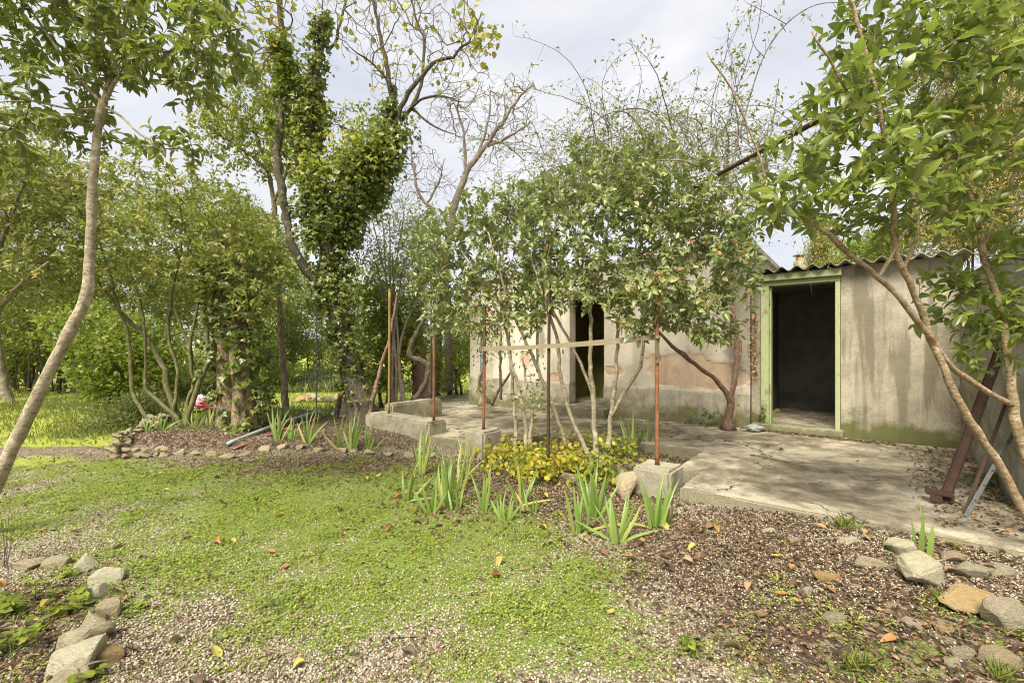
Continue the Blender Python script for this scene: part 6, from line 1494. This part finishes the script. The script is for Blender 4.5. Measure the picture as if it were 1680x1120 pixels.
# trunk and twisted vine right of the ivy tree
for lab, l, m_ in (('thick reddish trunk wrapped in creeper behind the low wall', [(690, 660, 10.8, 13), (688, 620, 10.8, 12), (686, 560, 10.8, 11), (684, 500, 10.8, 9), (690, 440, 10.8, 6)], 'bark_red'),
                   ('S-shaped dark vine trunk twisting up behind the low wall', [(680, 656, 9.3, 4), (697, 630, 9.3, 4.5), (702, 605, 9.3, 4.5), (692, 592, 9.3, 4.5), (674, 585, 9.3, 4.5), (674, 565, 9.3, 4.2), (690, 535, 9.3, 4), (700, 515, 9.3, 3.5), (725, 490, 9.3, 2.5)], 'bark_dark'),
                   ('thin leaning reddish stem right of the ivy tree foot', [(603, 695, 8.1, 4), (615, 640, 8.1, 3.6), (628, 590, 8.1, 3), (640, 550, 8.1, 2.4), (652, 480, 8.1, 1.8)], 'bark_red'),
                   ('short dark bent stem left of the ivy tree foot', [(548, 695, 8.6, 4), (556, 660, 8.6, 4), (560, 640, 8.6, 3.6), (570, 622, 8.6, 3)], 'bark_dark')):
    t_ = Plant(hash(lab) % 1 + len(lab), 0.08); t_.limb(PX(l), 2, 0.012)
    e_ = empty('old_climber', (*t_.pos[0][:2], 0), lab, 'climber'); t_.limb_meshes('trunk', M[m_], e_, 8, 0.3)
    if 'thick' in lab: ivy_on(e_, [PX(l[2:])], 500, M['ivy'], 31, .08, .15)
# ================================================================ low plants
def blade_mesh(seed, mat):
    rng = np.random.default_rng(seed); n = 8; t = np.linspace(0, 1, n)
    w = 0.5 * np.clip(1.0 - t ** 3.2, 0.02, 1) * (0.75 + 0.25 * np.minimum(1, t * 6))
    bend = rng.uniform(-0.05, 0.25) if seed % 3 else rng.uniform(.4, .75); tw = rng.uniform(-.3, .3)
    y = t; z = -bend * t ** 2.4
    V = []; Fs = []
    for i in range(n):
        V += [(-w[i], y[i], z[i] + 0.0), (0, y[i], z[i] + 0.012), (w[i], y[i], z[i])]
    for i in range(n - 1):
        a = i * 3; Fs += [(a, a + 1, a + 4, a + 3), (a + 1, a + 2, a + 5, a + 4)]
    me = mesh_np('leaf', np.array(V), np.array(Fs), True); me.materials.append(mat); return me
BL = [blade_mesh(k, M['iris']) for k in range(8)]; BLY = [blade_mesh(k, M['iris_y']) for k in range(4)]
def iris(u, v, hpx, n, label, seed, spread=0.5, loc=None, fallen=0):
    rng = np.random.default_rng(seed); c = G(u, v) if loc is None else np.array(loc); H = 1.02 * hpx / F * c[1]
    root = empty('iris_clump', c, label, 'iris', 'iris clumps')
    th0 = rng.uniform(-0.5, 0.5)
    n = int(n * 1.35 + .5)
    for k in range(n):
        s_ = (k + 0.5) / n * 2 - 1 if n > 1 else 0
        ang = s_ * spread + rng.normal(0, .10); out = np.array([math.cos(th0), math.sin(th0), 0]) + rng.normal(0, .25, 3) * [1, 1, 0]
        L = H * rng.uniform(0.75, 1.1) * (1 - 0.18 * abs(s_)); fall = k < fallen
        if fall: ang = (1.25 if rng.random() < .5 else -1.25) ; L *= 1.1
        d = norm(out * math.sin(ang) + np.array([0, -0.1 * rng.random(), math.cos(ang)])); face = np.array([rng.normal(0, .5), -1, rng.normal(0, .2) + .1])
        if fall: face = np.array([0, -.3, 1.0])
        p = c + out * s_ * 0.035 + rng.normal(0, .012, 3) * [1, 1, 0]; p[2] = c[2] - 0.01
        yel = rng.random() < (0.12 if not fall else .5)
        leaf_objects('leaf', BLY[rng.integers(4)] if yel else BL[rng.integers(8)], root, p[None], d[None], face[None], np.array([L]), np.array([rng.uniform(.024, .037) * min(1.0, .5 + H)]))
    return root
I = [(1012, 890, 88, 9, 'large iris clump in front with broad spreading leaves before the upright stone', .75, 2), (950, 876, 82, 6, 'iris clump with two leaves trailing on the gravel left of the largest one', .55, 2), (975, 848, 88, 9, 'tall dense iris clump between the yellow groundcover and upright stone', .5, 0),
     (1072, 866, 90, 5, 'iris clump directly before the nearest concrete block', .35, 1), (1090, 860, 62, 6, 'short stiff iris clump at the right foot of the nearest block', .3, 0), (855, 828, 72, 6, 'iris clump left of the yellow groundcover front', .55, 1), (793, 838, 78, 6, 'iris clump with a bent faded leaf at the lawn edge', .4, 1),
     (735, 830, 88, 8, 'tall iris clump near the lawn edge with several upright leaves', .4, 0), (748, 838, 36, 5, 'low iris shoots at the foot of the tall lawn edge clump', .4, 0), (692, 780, 78, 5, 'iris clump nearest the white stone by the step', .35, 1), (668, 822, 66, 4, 'leaning iris clump, leftmost at the lawn edge', .4, 1), (708, 842, 60, 6, 'small iris clump on the green lawn edge', .5, 0),
     (752, 800, 66, 5, 'iris clump behind the tall lawn edge clump', .4, 0), (828, 852, 46, 5, 'small V-shaped iris clump on the pale gravel edge', .6, 0), (770, 752, 42, 5, 'small iris clump against the terrace step', .5, 0), (870, 842, 40, 3, 'thin iris shoot beside the trailing leaves', .3, 0),
     (1065, 742, 60, 8, 'iris clump behind the nearest rusty post', .35, 0), (1035, 745, 66, 8, 'iris clump behind the shrub stems at the terrace side', .5, 0), (1510, 912, 82, 4, 'lone iris with a bent leaf at the white pointed stone', .18, 1),
     (456, 722, 56, 8, 'iris clump in the raised bed beside the pipes', .5, 0), (506, 726, 54, 7, 'iris clump right of the pipes in the raised bed', .45, 0), (560, 738, 56, 8, 'large iris clump in front of the ivy tree', .75, 1), (578, 742, 66, 7, 'tall iris clump at the bed edge before the ivy tree', .4, 0), (606, 740, 50, 8, 'iris clump with an orange tip beside the mossy low wall', .6, 0), (480, 722, 40, 5, 'thin iris clump between two others by the pipes', .3, 0),
     (452, 688, 30, 6, 'small iris clump at the lawn side of the raised bed', .6, 0), (482, 684, 28, 5, 'small iris clump before the far lawn', .6, 0), (538, 682, 32, 6, 'iris clump left of the dark bent stem', .55, 0), (425, 690, 32, 6, 'iris clump at the right foot of the old trunk', .6, 0), (345, 700, 34, 7, 'iris leaves between mossy stems and old trunk', .7, 0), (322, 702, 30, 5, 'iris leaves right behind the mossy stems', .6, 0), (265, 706, 36, 7, 'iris leaves left of the mossy stems', .7, 0), (240, 708, 30, 6, 'drooping iris leaves behind the dry stone wall', .8, 1)]
for k, (u, v, h, n, lab, sp, fl) in enumerate(I): iris(u, v, h, n, lab, 500 + k, sp, fallen=fl)

# ---- yellow groundcover round the berry stems
rng = np.random.default_rng(600)
gc = empty('yellow_groundcover', G(910, 770), 'low shrubby groundcover with yellow and lime round leaves under the berry stems', 'shrub')
gp = Plant(601, 0.07)
for u, v in ((830, 765), (870, 775), (910, 760), (950, 765), (990, 775), (1025, 770), (880, 740), (930, 735)):
    g = G(u, v); gp.limb([(g[0], g[1], g[2], .004), (g[0] + rng.normal(0, .05), g[1], g[2] + .14, .003), (g[0] + rng.normal(0, .12), g[1] + rng.normal(0, .1), g[2] + .26, .002)], .1)
gu = gp.rng.uniform(785, 1045, 900); gv = gp.rng.uniform(712, 812, 900); gk = (fbm(gu * .035, gv * .05, 5) > .44) & (gv < 800 + (gu - 900) * -.02) & (gv > 738 - (gu - 785) * .10)
tg = np.array([G(a_, b_) for a_, b_ in zip(gu[gk].round(), gv[gk].round())]); tg[:, 2] += .04 + gp.rng.random(len(tg)) ** 1.6 * .19
gp.grow(tg, .0012, 2.3); gp.limb_meshes('stem', M['twig'], gc, 5); gp.branch_mesh('branches', M['twig'], gc)
p, d = gp.leaf_sites(6, .05, .6, .05)
u, v = project(p); green = ((u > 960) & (rng.random(len(p)) < .7)) | (rng.random(len(p)) < .15)
foliage(gc, 'foliage', p[~green], d[~green], .058, .72, T_ROUND, M['yel'], gp.rng, 200, single=T_ROUND)
foliage(gc, 'green_foliage', p[green], d[green], .058, .72, T_ROUND, M['lime'], gp.rng, 80, single=T_ROUND)

# ---- small leafy plants
def herb(u, v, rpx, hpx, n, L, mat, label, seed, name='weed', loc=None, ratio=.75, tpl=T_ROUND, nobj=60, cat='weed'):
    rng = np.random.default_rng(seed); c = G(u, v) if loc is None else np.array(loc, float); r = rpx / F * c[1]; h = hpx / F * c[1]
    root = empty(name, c, label, cat); B = Builder(); Pp = []; Dd = []
    for k in range(max(4, n // 4)):
        e = c + np.array([rng.normal(0, r * .6), rng.normal(0, r * .6), h * rng.uniform(.4, 1.0)])
        V, fs = tube(np.array([c + rng.normal(0, r * .15, 3) * [1, 1, 0], (c + e) / 2 + rng.normal(0, r * .1, 3), e]), np.array([.003, .0025, .0015]), 4, False); B.add(V, fs)
        for m in range(4):
            t = rng.uniform(.45, 1); Pp.append(c * (1 - t) + e * t + rng.normal(0, L * .25, 3)); a = rng.random() * 6.28; Dd.append(norm(np.array([math.cos(a), math.sin(a), rng.normal(.1, .3)])))
    obj('stems', B.mesh('stems'), M['twig'] if cat == 'sapling' else M['iris'], root).__setitem__('kind', 'stuff')
    foliage_small(root, np.array(Pp), np.array(Dd), L, ratio, tpl, mat, rng, nobj)
def foliage_small(root, p, d, L, ratio, tpl, mat, rng, nobj):
    n = len(p); Ls = L * (.6 + .7 * rng.random(n)); up = np.array([0, 0, 1.0]) + rng.normal(0, .35, (n, 3)); me = leaf_mesh('leaf', TO_FINE if tpl is TO else tpl, mat)
    if L * F / root.location[1] > 10 and n <= nobj: leaf_objects('leaf', me, root, p, d, up, Ls, Ls * ratio)
    else:
        V, Fs = leaves_np(p, d, up, Ls, Ls * ratio, tpl); tag(obj('foliage', mesh_np('foliage', V, Fs, True), mat, root), kind='stuff')
herb(62, 985, 36, 42, 24, .05, M['bgreen'], 'leafy green weed with rounded leaves in the near left bed', 701)
herb(120, 1005, 34, 28, 12, .07, M['bgreen'], 'weed with broad three-part leaves beside the left edging stones', 702)
herb(20, 1070, 60, 60, 48, .05, M['bgreen'], 'lush green weeds at the bottom left corner', 703, nobj=60)
herb(150, 1112, 34, 26, 16, .045, M['bgreen'], 'small clover-like weed before the orange edging stone', 704)
herb(110, 945, 18, 22, 10, .04, M['lime'], 'small pale weed just inside the left edging', 705)
herb(8, 1010, 22, 40, 8, .07, M['bgreen'], 'broad-leaved seedling cut by the left edge', 706)
herb(230, 1000, 16, 14, 10, .03, M['lime'], 'tiny yellow-green seedling on the pale gravel', 707)
herb(445, 992, 40, 26, 30, .022, M['iris'], 'feathery dark weed tuft at the lawn gravel border', 708, ratio=.3, nobj=0)
herb(1185, 695, 28, 44, 36, .07, M['ivy'], 'ivy and yellow leaves round the vine trunk foot', 709, loc=W(-.55, -.22, .185), tpl=T_IVY, ratio=.9, nobj=60)
herb(1215, 690, 22, 44, 28, .055, M['yel'], 'yellow-leaved seedling between vine trunk and shed sill', 710, loc=W(-.22, -.2, .19), nobj=60)
herb(1255, 680, 20, 30, 24, .055, M['ivy'], 'small ivy tuft on the left end of the shed sill', 711, loc=W(.2, -.03, .29), tpl=T_IVY, ratio=.9)
herb(820, 665, 26, 30, 30, .07, M['ivy'], 'dark leafy tuft at the drainpipe foot', 712, loc=W(-5.3, -.3, .09))
herb(132, 712, 14, 40, 14, .06, M['yel'], 'small yellow-leaved sapling at the wood edge', 713, name='sapling', cat='sapling')
herb(10, 930, 12, 130, 12, .05, M['bgreen'], 'thin dark-stemmed seedling at the left edge above the bed', 714, name='sapling', cat='sapling', ratio=.45, tpl=TO)
herb(1135, 1060, 30, 24, 22, .05, M['bgreen'], 'toothed rosette weed in the brown gravel', 715, ratio=.4, tpl=TO, nobj=60)
herb(915, 885, 26, 16, 16, .045, M['bgreen'], 'small rosette weed before the trailing iris leaves', 716, ratio=.35, tpl=TO)
herb(1655, 740, 20, 40, 24, .06, M['ivy'], 'ivy tuft at the foot of the boundary wall', 717, loc=W(2.25, -1.9, .19), tpl=T_IVY, ratio=.9)
herb(700, 838, 30, 18, 24, .05, M['bgreen'], 'low dandelion-like weed at the lawn edge by the small iris', 718, ratio=.35, tpl=TO)
def tuft(u, v, hpx, n, label, seed):
    rng = np.random.default_rng(seed); c = G(u, v); H = hpx / F * c[1]; p = c + rng.normal(0, H * .25, (n, 3)) * [1, 1, 0]; d = norm(rng.normal(0, .45, (n, 3)) + [0, 0, 1])
    V, Fs = leaves_np(p, d, rng.normal(0, 1, (n, 3)), H * rng.uniform(.5, 1.1, n), np.full(n, .0045), TO)
    tag(obj('grass_tuft', mesh_np('grass_tuft', V, Fs, True), M['grass']), label, 'grass')
tuft(1405, 1095, 36, 60, 'fine green grass tuft in the litter at the lower right', 720)
tuft(1640, 1112, 34, 60, 'dark grass tuft at the bottom right corner', 721)
tuft(1385, 866, 26, 60, 'feathery grass tuft on the terrace edge', 722)
tuft(1545, 985, 24, 40, 'little grass tuft in front of the large pale boulder', 723)

# ================================================================ ground stuff
def scatter(n, box, fn, seed):
    """rejection sample in photograph pixels so that density follows what is seen near the lens; returns ground points"""
    rng = np.random.default_rng(seed)
    X = rng.uniform(box[0], box[1], n * 8); Y = rng.uniform(box[2], box[3], n * 8)
    k = rng.random(n * 8) < fn(X, Y); X, Y = X[k][:n], Y[k][:n]
    return X, Y, rng
def on_ground(X, Y):
    lx, ly = Wi(X, Y)
    ter = (((lx > 0.12) & (ly > -3.66)) | ((lx > -.12) & (ly > -3.1)) | ((lx > -2.42) & (ly > -2.05)) | ((lx < -2.42) & (lx > -3.72) & (ly > -3.3)) | ((lx <= -3.72) & (ly > -3.36) & (lx > -5.5))) & (lx < 2.4)
    return ~ter
def fov(X, Y): return (np.abs(X) < Y * 1.25 + .2)
OCT = (np.array([(1, 0, 0), (-1, 0, 0), (0, 1, 0), (0, -1, 0), (0, 0, 1), (0, 0, -1)], float) * .5, np.array([(0, 2, 4), (2, 1, 4), (1, 3, 4), (3, 0, 4), (2, 0, 5), (1, 2, 5), (3, 1, 5), (0, 3, 5)]))
def pebble_mat():
    m, nt, b = newmat('pea_gravel'); g = nt.nodes.new("ShaderNodeNewGeometry")
    c = ramp(nt, g.outputs['Random Per Island'], [(0, (.08, .06, .045)), (.16, (.20, .15, .095)), (.4, (.36, .28, .19)), (.65, (.44, .37, .265)), (.92, (.54, .48, .375)), (1, (.30, .21, .145))])
    nt.links.new(c, b.inputs['Base Color']); b.inputs['Roughness'].default_value = .75; return m
def dens_grav(X, Y):
    m, s_, l = zones(X, Y); w = np.clip(1.1 - m * .9 - s_ * .72 - l, 0.02, 1); w = w * sstep(7.5, 3.0, Y) if False else w * np.clip(1.5 - Y / 5.5, 0.05, 1)
    return w * on_ground(X, Y) * fov(X, Y)
X, Y, rng = scatter(90000, (-6, 4.2, 1.2, 7.5), dens_grav, 801)
n = len(X); S = rng.uniform(.006, .0175, n) * (1 + .03 * Y); pos = np.stack([X, Y, ground_h(X, Y) + S * .25], -1)
V, Fs = leaves_np(pos, rng.normal(0, 1, (n, 3)) * [1, 1, .3], np.array([0, 0, 1.]) + rng.normal(0, .3, (n, 3)), S, S * rng.uniform(.6, .95, n), (OCT[0] * [1, 1, .65], OCT[1]))
tag(obj('gravel', mesh_np('gravel', V, Fs, True), pebble_mat()), 'pale pea gravel scattered over the garden floor', 'gravel', kind='stuff')
# creeping ground cover
def dens_moss(X, Y):
    m, s_, l = zones(X, Y); p = fbm(X * 5, Y * 5, 91, 3)
    return np.clip((m - .38) * 1.2 + (p - .5) * 2.4, 0.0, 1) * on_ground(X, Y) * fov(X, Y) * np.clip(1.4 - Y / 8, .15, 1)
X, Y, rng = scatter(78000, (-7, 4.0, 1.2, 8), dens_moss, 802)
n = len(X); k = 2; X = np.repeat(X, k) + rng.normal(0, .006, n * k); Y = np.repeat(Y, k) + rng.normal(0, .006, n * k); n *= k
cl = fbm(X * 3.1, Y * 3.1, 95, 3); S = rng.uniform(.005, .013, n) * (.55 + 1.1 * cl) * (1 + .06 * Y); a = rng.random(n) * 6.28
pos = np.stack([X, Y, ground_h(X, Y) + rng.uniform(.002, .018, n) * (.4 + 1.8 * np.clip(cl - .3, 0, 1))], -1)
V, Fs = leaves_np(pos, np.stack([np.cos(a), np.sin(a), rng.normal(.25, .3, n)], -1), np.array([0, 0, 1.]) + rng.normal(0, .35, (n, 3)), S, S * .8, T_DIAM)
tag(obj('ground_cover', mesh_np('ground_cover', V, Fs, True), M['moss']), 'bright green creeping ground cover over the gravel', 'ground cover', kind='stuff')
# lawn grass far
def dens_lawn(X, Y):
    m, s_, l = zones(X, Y); return np.clip(l - .25, 0, 1) * on_ground(X, Y) * fov(X, Y)
X, Y, rng = scatter(16000, (-13, 1.5, 5.5, 18), dens_lawn, 803)
n = len(X); pos = np.stack([X, Y, ground_h(X, Y)], -1); S = rng.uniform(.04, .10, n)
V, Fs = leaves_np(pos, rng.normal(0, .5, (n, 3)) + [0, 0, 1], rng.normal(0, 1, (n, 3)), S, np.full(n, .016), T_DIAM)
tag(obj('lawn_grass', mesh_np('lawn_grass', V, Fs, True), M['grass']), 'sunlit grass of the far lawn', 'grass', kind='stuff')
X, Y, rng = scatter(9000, (-13, -5.7, 6.9, 13), lambda X, Y: np.clip(fbm(X * 1.1, Y * 1.1, 66) * 2.2 - .7, 0, 1) * (X < -.72 * Y - .5), 806)
n = len(X); pos = np.stack([X, Y, ground_h(X, Y)], -1); S = rng.uniform(.04, .13, n)
V, Fs = leaves_np(pos, rng.normal(0, .45, (n, 3)) + [0, 0, 1], rng.normal(0, 1, (n, 3)), S, S * .16, TO)
tag(obj('rough_grass', mesh_np('rough_grass', V, Fs, True), M['ever']), 'rough weedy grass below the wood at the left', 'grass', kind='stuff')
# rough dry grass tussocks at lawn back
X, Y, rng = scatter(5000, (-8, -2, 14, 17), lambda X, Y: .6 + 0 * X, 804)
n = len(X); pos = np.stack([X, Y, ground_h(X, Y)], -1); S = rng.uniform(.15, .4, n)
V, Fs = leaves_np(pos, rng.normal(0, .35, (n, 3)) + [0, 0, 1], rng.normal(0, 1, (n, 3)), S, np.full(n, .03), T_DIAM)
tag(obj('dry_grass', mesh_np('dry_grass', V, Fs, True), M['olive']), 'taller dry grass at the back of the lawn', 'grass', kind='stuff')

# ---- fallen leaves
def curl_leaf(seed):
    rng = np.random.default_rng(seed); k = rng.uniform(.3, 1.1)
    st = ((.15, .3), (.4, .5), (.68, .42), (.88, .2)); V, Fs = T_ovate(k, rng.uniform(-.3, .5), st); V = V.copy(); V[:, 2] += .1 * np.sin(V[:, 1] * 4 + seed); V[:, 1] -= .5; return V, Fs
def dens_lit(X, Y):
    m, s_, l = zones(X, Y); return np.clip(s_ * .95 + .09 - .1 * m * (s_ < .4), .06, 1) * on_ground(X, Y) * fov(X, Y) * np.clip(1.5 - Y / 7, .2, 1) * (1 - .9 * l)
X, Y, rng = scatter(24000, (-6, 4.4, 1.2, 8.5), dens_lit, 810)
CL = [curl_leaf(s_) for s_ in range(6)]
n = len(X); S = rng.uniform(.010, .033, n); a = rng.random(n) * 6.28
pos = np.stack([X, Y, ground_h(X, Y) + rng.uniform(.004, .02, n)], -1); up = np.array([0, 0, 1.]) + rng.normal(0, .45, (n, 3)); d = np.stack([np.cos(a), np.sin(a), rng.normal(0, .2, n)], -1)
B = Builder()
for s_ in range(6):
    q = np.arange(n) % 6 == s_; V, Fs = leaves_np(pos[q], d[q], up[q], S[q], S[q] * .55, CL[s_]); B.add(V, [Fs])
tag(obj('leaf_litter', B.mesh('leaf_litter'), M['dry']), 'brown leaf litter over soil and gravel', 'leaf litter', kind='stuff')
X, Y, rng = scatter(190, (-4.2, 3.6, 1.75, 5.2), lambda X, Y: np.clip(dens_lit(X, Y) + .12 * on_ground(X, Y) * fov(X, Y), 0, 1), 811)
LM = {}
for key, mt in (('brown', 'dry'), ('yellow', 'dry_y'), ('orange', 'dry_o')):
    LM[key] = [leaf_mesh('fallen_leaf', CL[s_], M[mt]) for s_ in range(6)]
CN = {'brown': 'curled brown', 'yellow': 'yellow', 'orange': 'orange-brown'}
def where(x, y):
    u = 840 + x / y * F; m, s_, l = (float(q[0]) for q in zones(np.array([x]), np.array([y])))
    side = 'far left' if u < 330 else 'centre left' if u < 700 else 'centre' if u < 1050 else 'centre right' if u < 1330 else 'far right'
    dist = 'near the lens' if y < 2.6 else 'halfway to the beds' if y < 3.7 else 'close to the beds'
    bed = 'green ground cover' if m > .5 else 'brown soil' if s_ > .45 else 'pale gravel'
    return f'on {bed}, {side}, {dist}'
def fall(x, y, z, key, s_, rng, wh=None):
    o = bpy.data.objects.new('fallen_leaf', LM[key][rng.integers(6)]); COL.objects.link(o)
    o.location = (x, y, z); o.scale = (s_ * .6, s_, s_); o.rotation_euler = (rng.normal(0, .3), rng.normal(0, .3), rng.random() * 6.28)
    size = 'large ' if s_ > .075 else 'small ' if s_ < .06 and not wh else ''
    tag(o, f'{size}{CN[key]} fallen leaf {wh or where(x, y)}', 'leaf', 'fallen leaves')
for x, y in zip(X, Y):
    fall(x, y, float(ground_h(x, y)) + .016, rng.choice(['brown', 'brown', 'brown', 'orange', 'yellow']), rng.uniform(.05, .085), rng)
for k in range(45):
    lx = rng.uniform(-3.5, 2.3); ly = rng.choice([rng.uniform(-3.4, -.2), -rng.random() ** 3 * .6 - .16])
    if -2.45 < lx < .1 and ly < -2: continue
    p = W(lx, ly, float(zt(lx)) + .017)
    wh = 'on the terrace ' + ('before the house door' if lx < -1.6 else 'by the vine trunk' if lx < 0 else 'before the shed door' if lx < 1.1 else 'before the blank shed wall') + (', close to the wall' if ly > -.9 else ', near its front edge' if ly < -2.4 else '')
    fall(p[0], p[1], p[2], rng.choice(['brown', 'brown', 'orange']), rng.uniform(.03, .06), rng, wh)
# litter drift along walls
rng = np.random.default_rng(820); n = 1400
lx = np.where(rng.random(n) < .6, rng.uniform(.0, 2.3, n), 2.3 - rng.random(n) ** 2 * .5); ly = np.where(lx < 1.7, -.15 - rng.random(n) ** 2 * .14, -rng.random(n) ** .8 * 3.3 - .12)
px, py, _ = W(lx, ly, 0); pos = np.stack([px, py, zt(lx) + rng.uniform(.004, .02, n)], -1); a = rng.random(n) * 6.28; S = rng.uniform(.015, .045, n)
V, Fs = leaves_np(pos, np.stack([np.cos(a), np.sin(a), rng.normal(0, .25, n)], -1), np.array([0, 0, 1.]) + rng.normal(0, .5, (n, 3)), S, S * .55, CL[2])
tag(obj('leaf_litter', mesh_np('leaf_litter', V, Fs, True), M['dry']), 'brown leaf litter drifted along the shed foot and wall', 'leaf litter', kind='stuff')
# ---- twigs
def twig(u, v, du, dv, label, seed, on=None, r=.004):
    rng = np.random.default_rng(seed)
    a = G(u, v) if on is None else np.array(on[0]); b_ = G(u + du, v + dv) if on is None else np.array(on[1])
    t = np.linspace(0, 1, 8)[:, None]; q = a * (1 - t) + b_ * t + rng.normal(0, .008, (8, 3)) * [1, 1, .2]; q[:, 2] += r + .002
    root = empty('fallen_twig', q[0], label, 'twig')
    V, fs = tube(q, np.linspace(r, r * .5, 8), 5); obj('stick', mesh_np('stick', V, fs, True), M['bark_dark'], root)
    e = q[4] + (b_ - a) * .2 + [rng.normal(0, .05), rng.normal(0, .05), .006]; V, fs = tube(np.array([q[4], e]), np.array([r * .6, r * .3]), 4); obj('side_shoot', mesh_np('side_shoot', V, fs, True), M['bark_dark'], root)
z_ = .2
twig(0, 0, 0, 0, 'dark thin twig lying across the middle of the terrace', 901, (W(.35, -2.0, z_), W(.95, -2.25, z_)), .007)
twig(628, 1048, 60, -2, 'thin grey twig lying on the green lawn', 902); twig(530, 1068, 60, 8, 'dark twig at the gravel edge of the lawn near the bottom', 903)
twig(915, 1055, 40, 10, 'black twig on the green ground cover near the bottom centre', 904); twig(1130, 905, 70, 30, 'forked twig on the brown litter below the terrace', 905)
twig(1290, 1065, 90, 50, 'long thin twig in the litter at the lower right', 906)
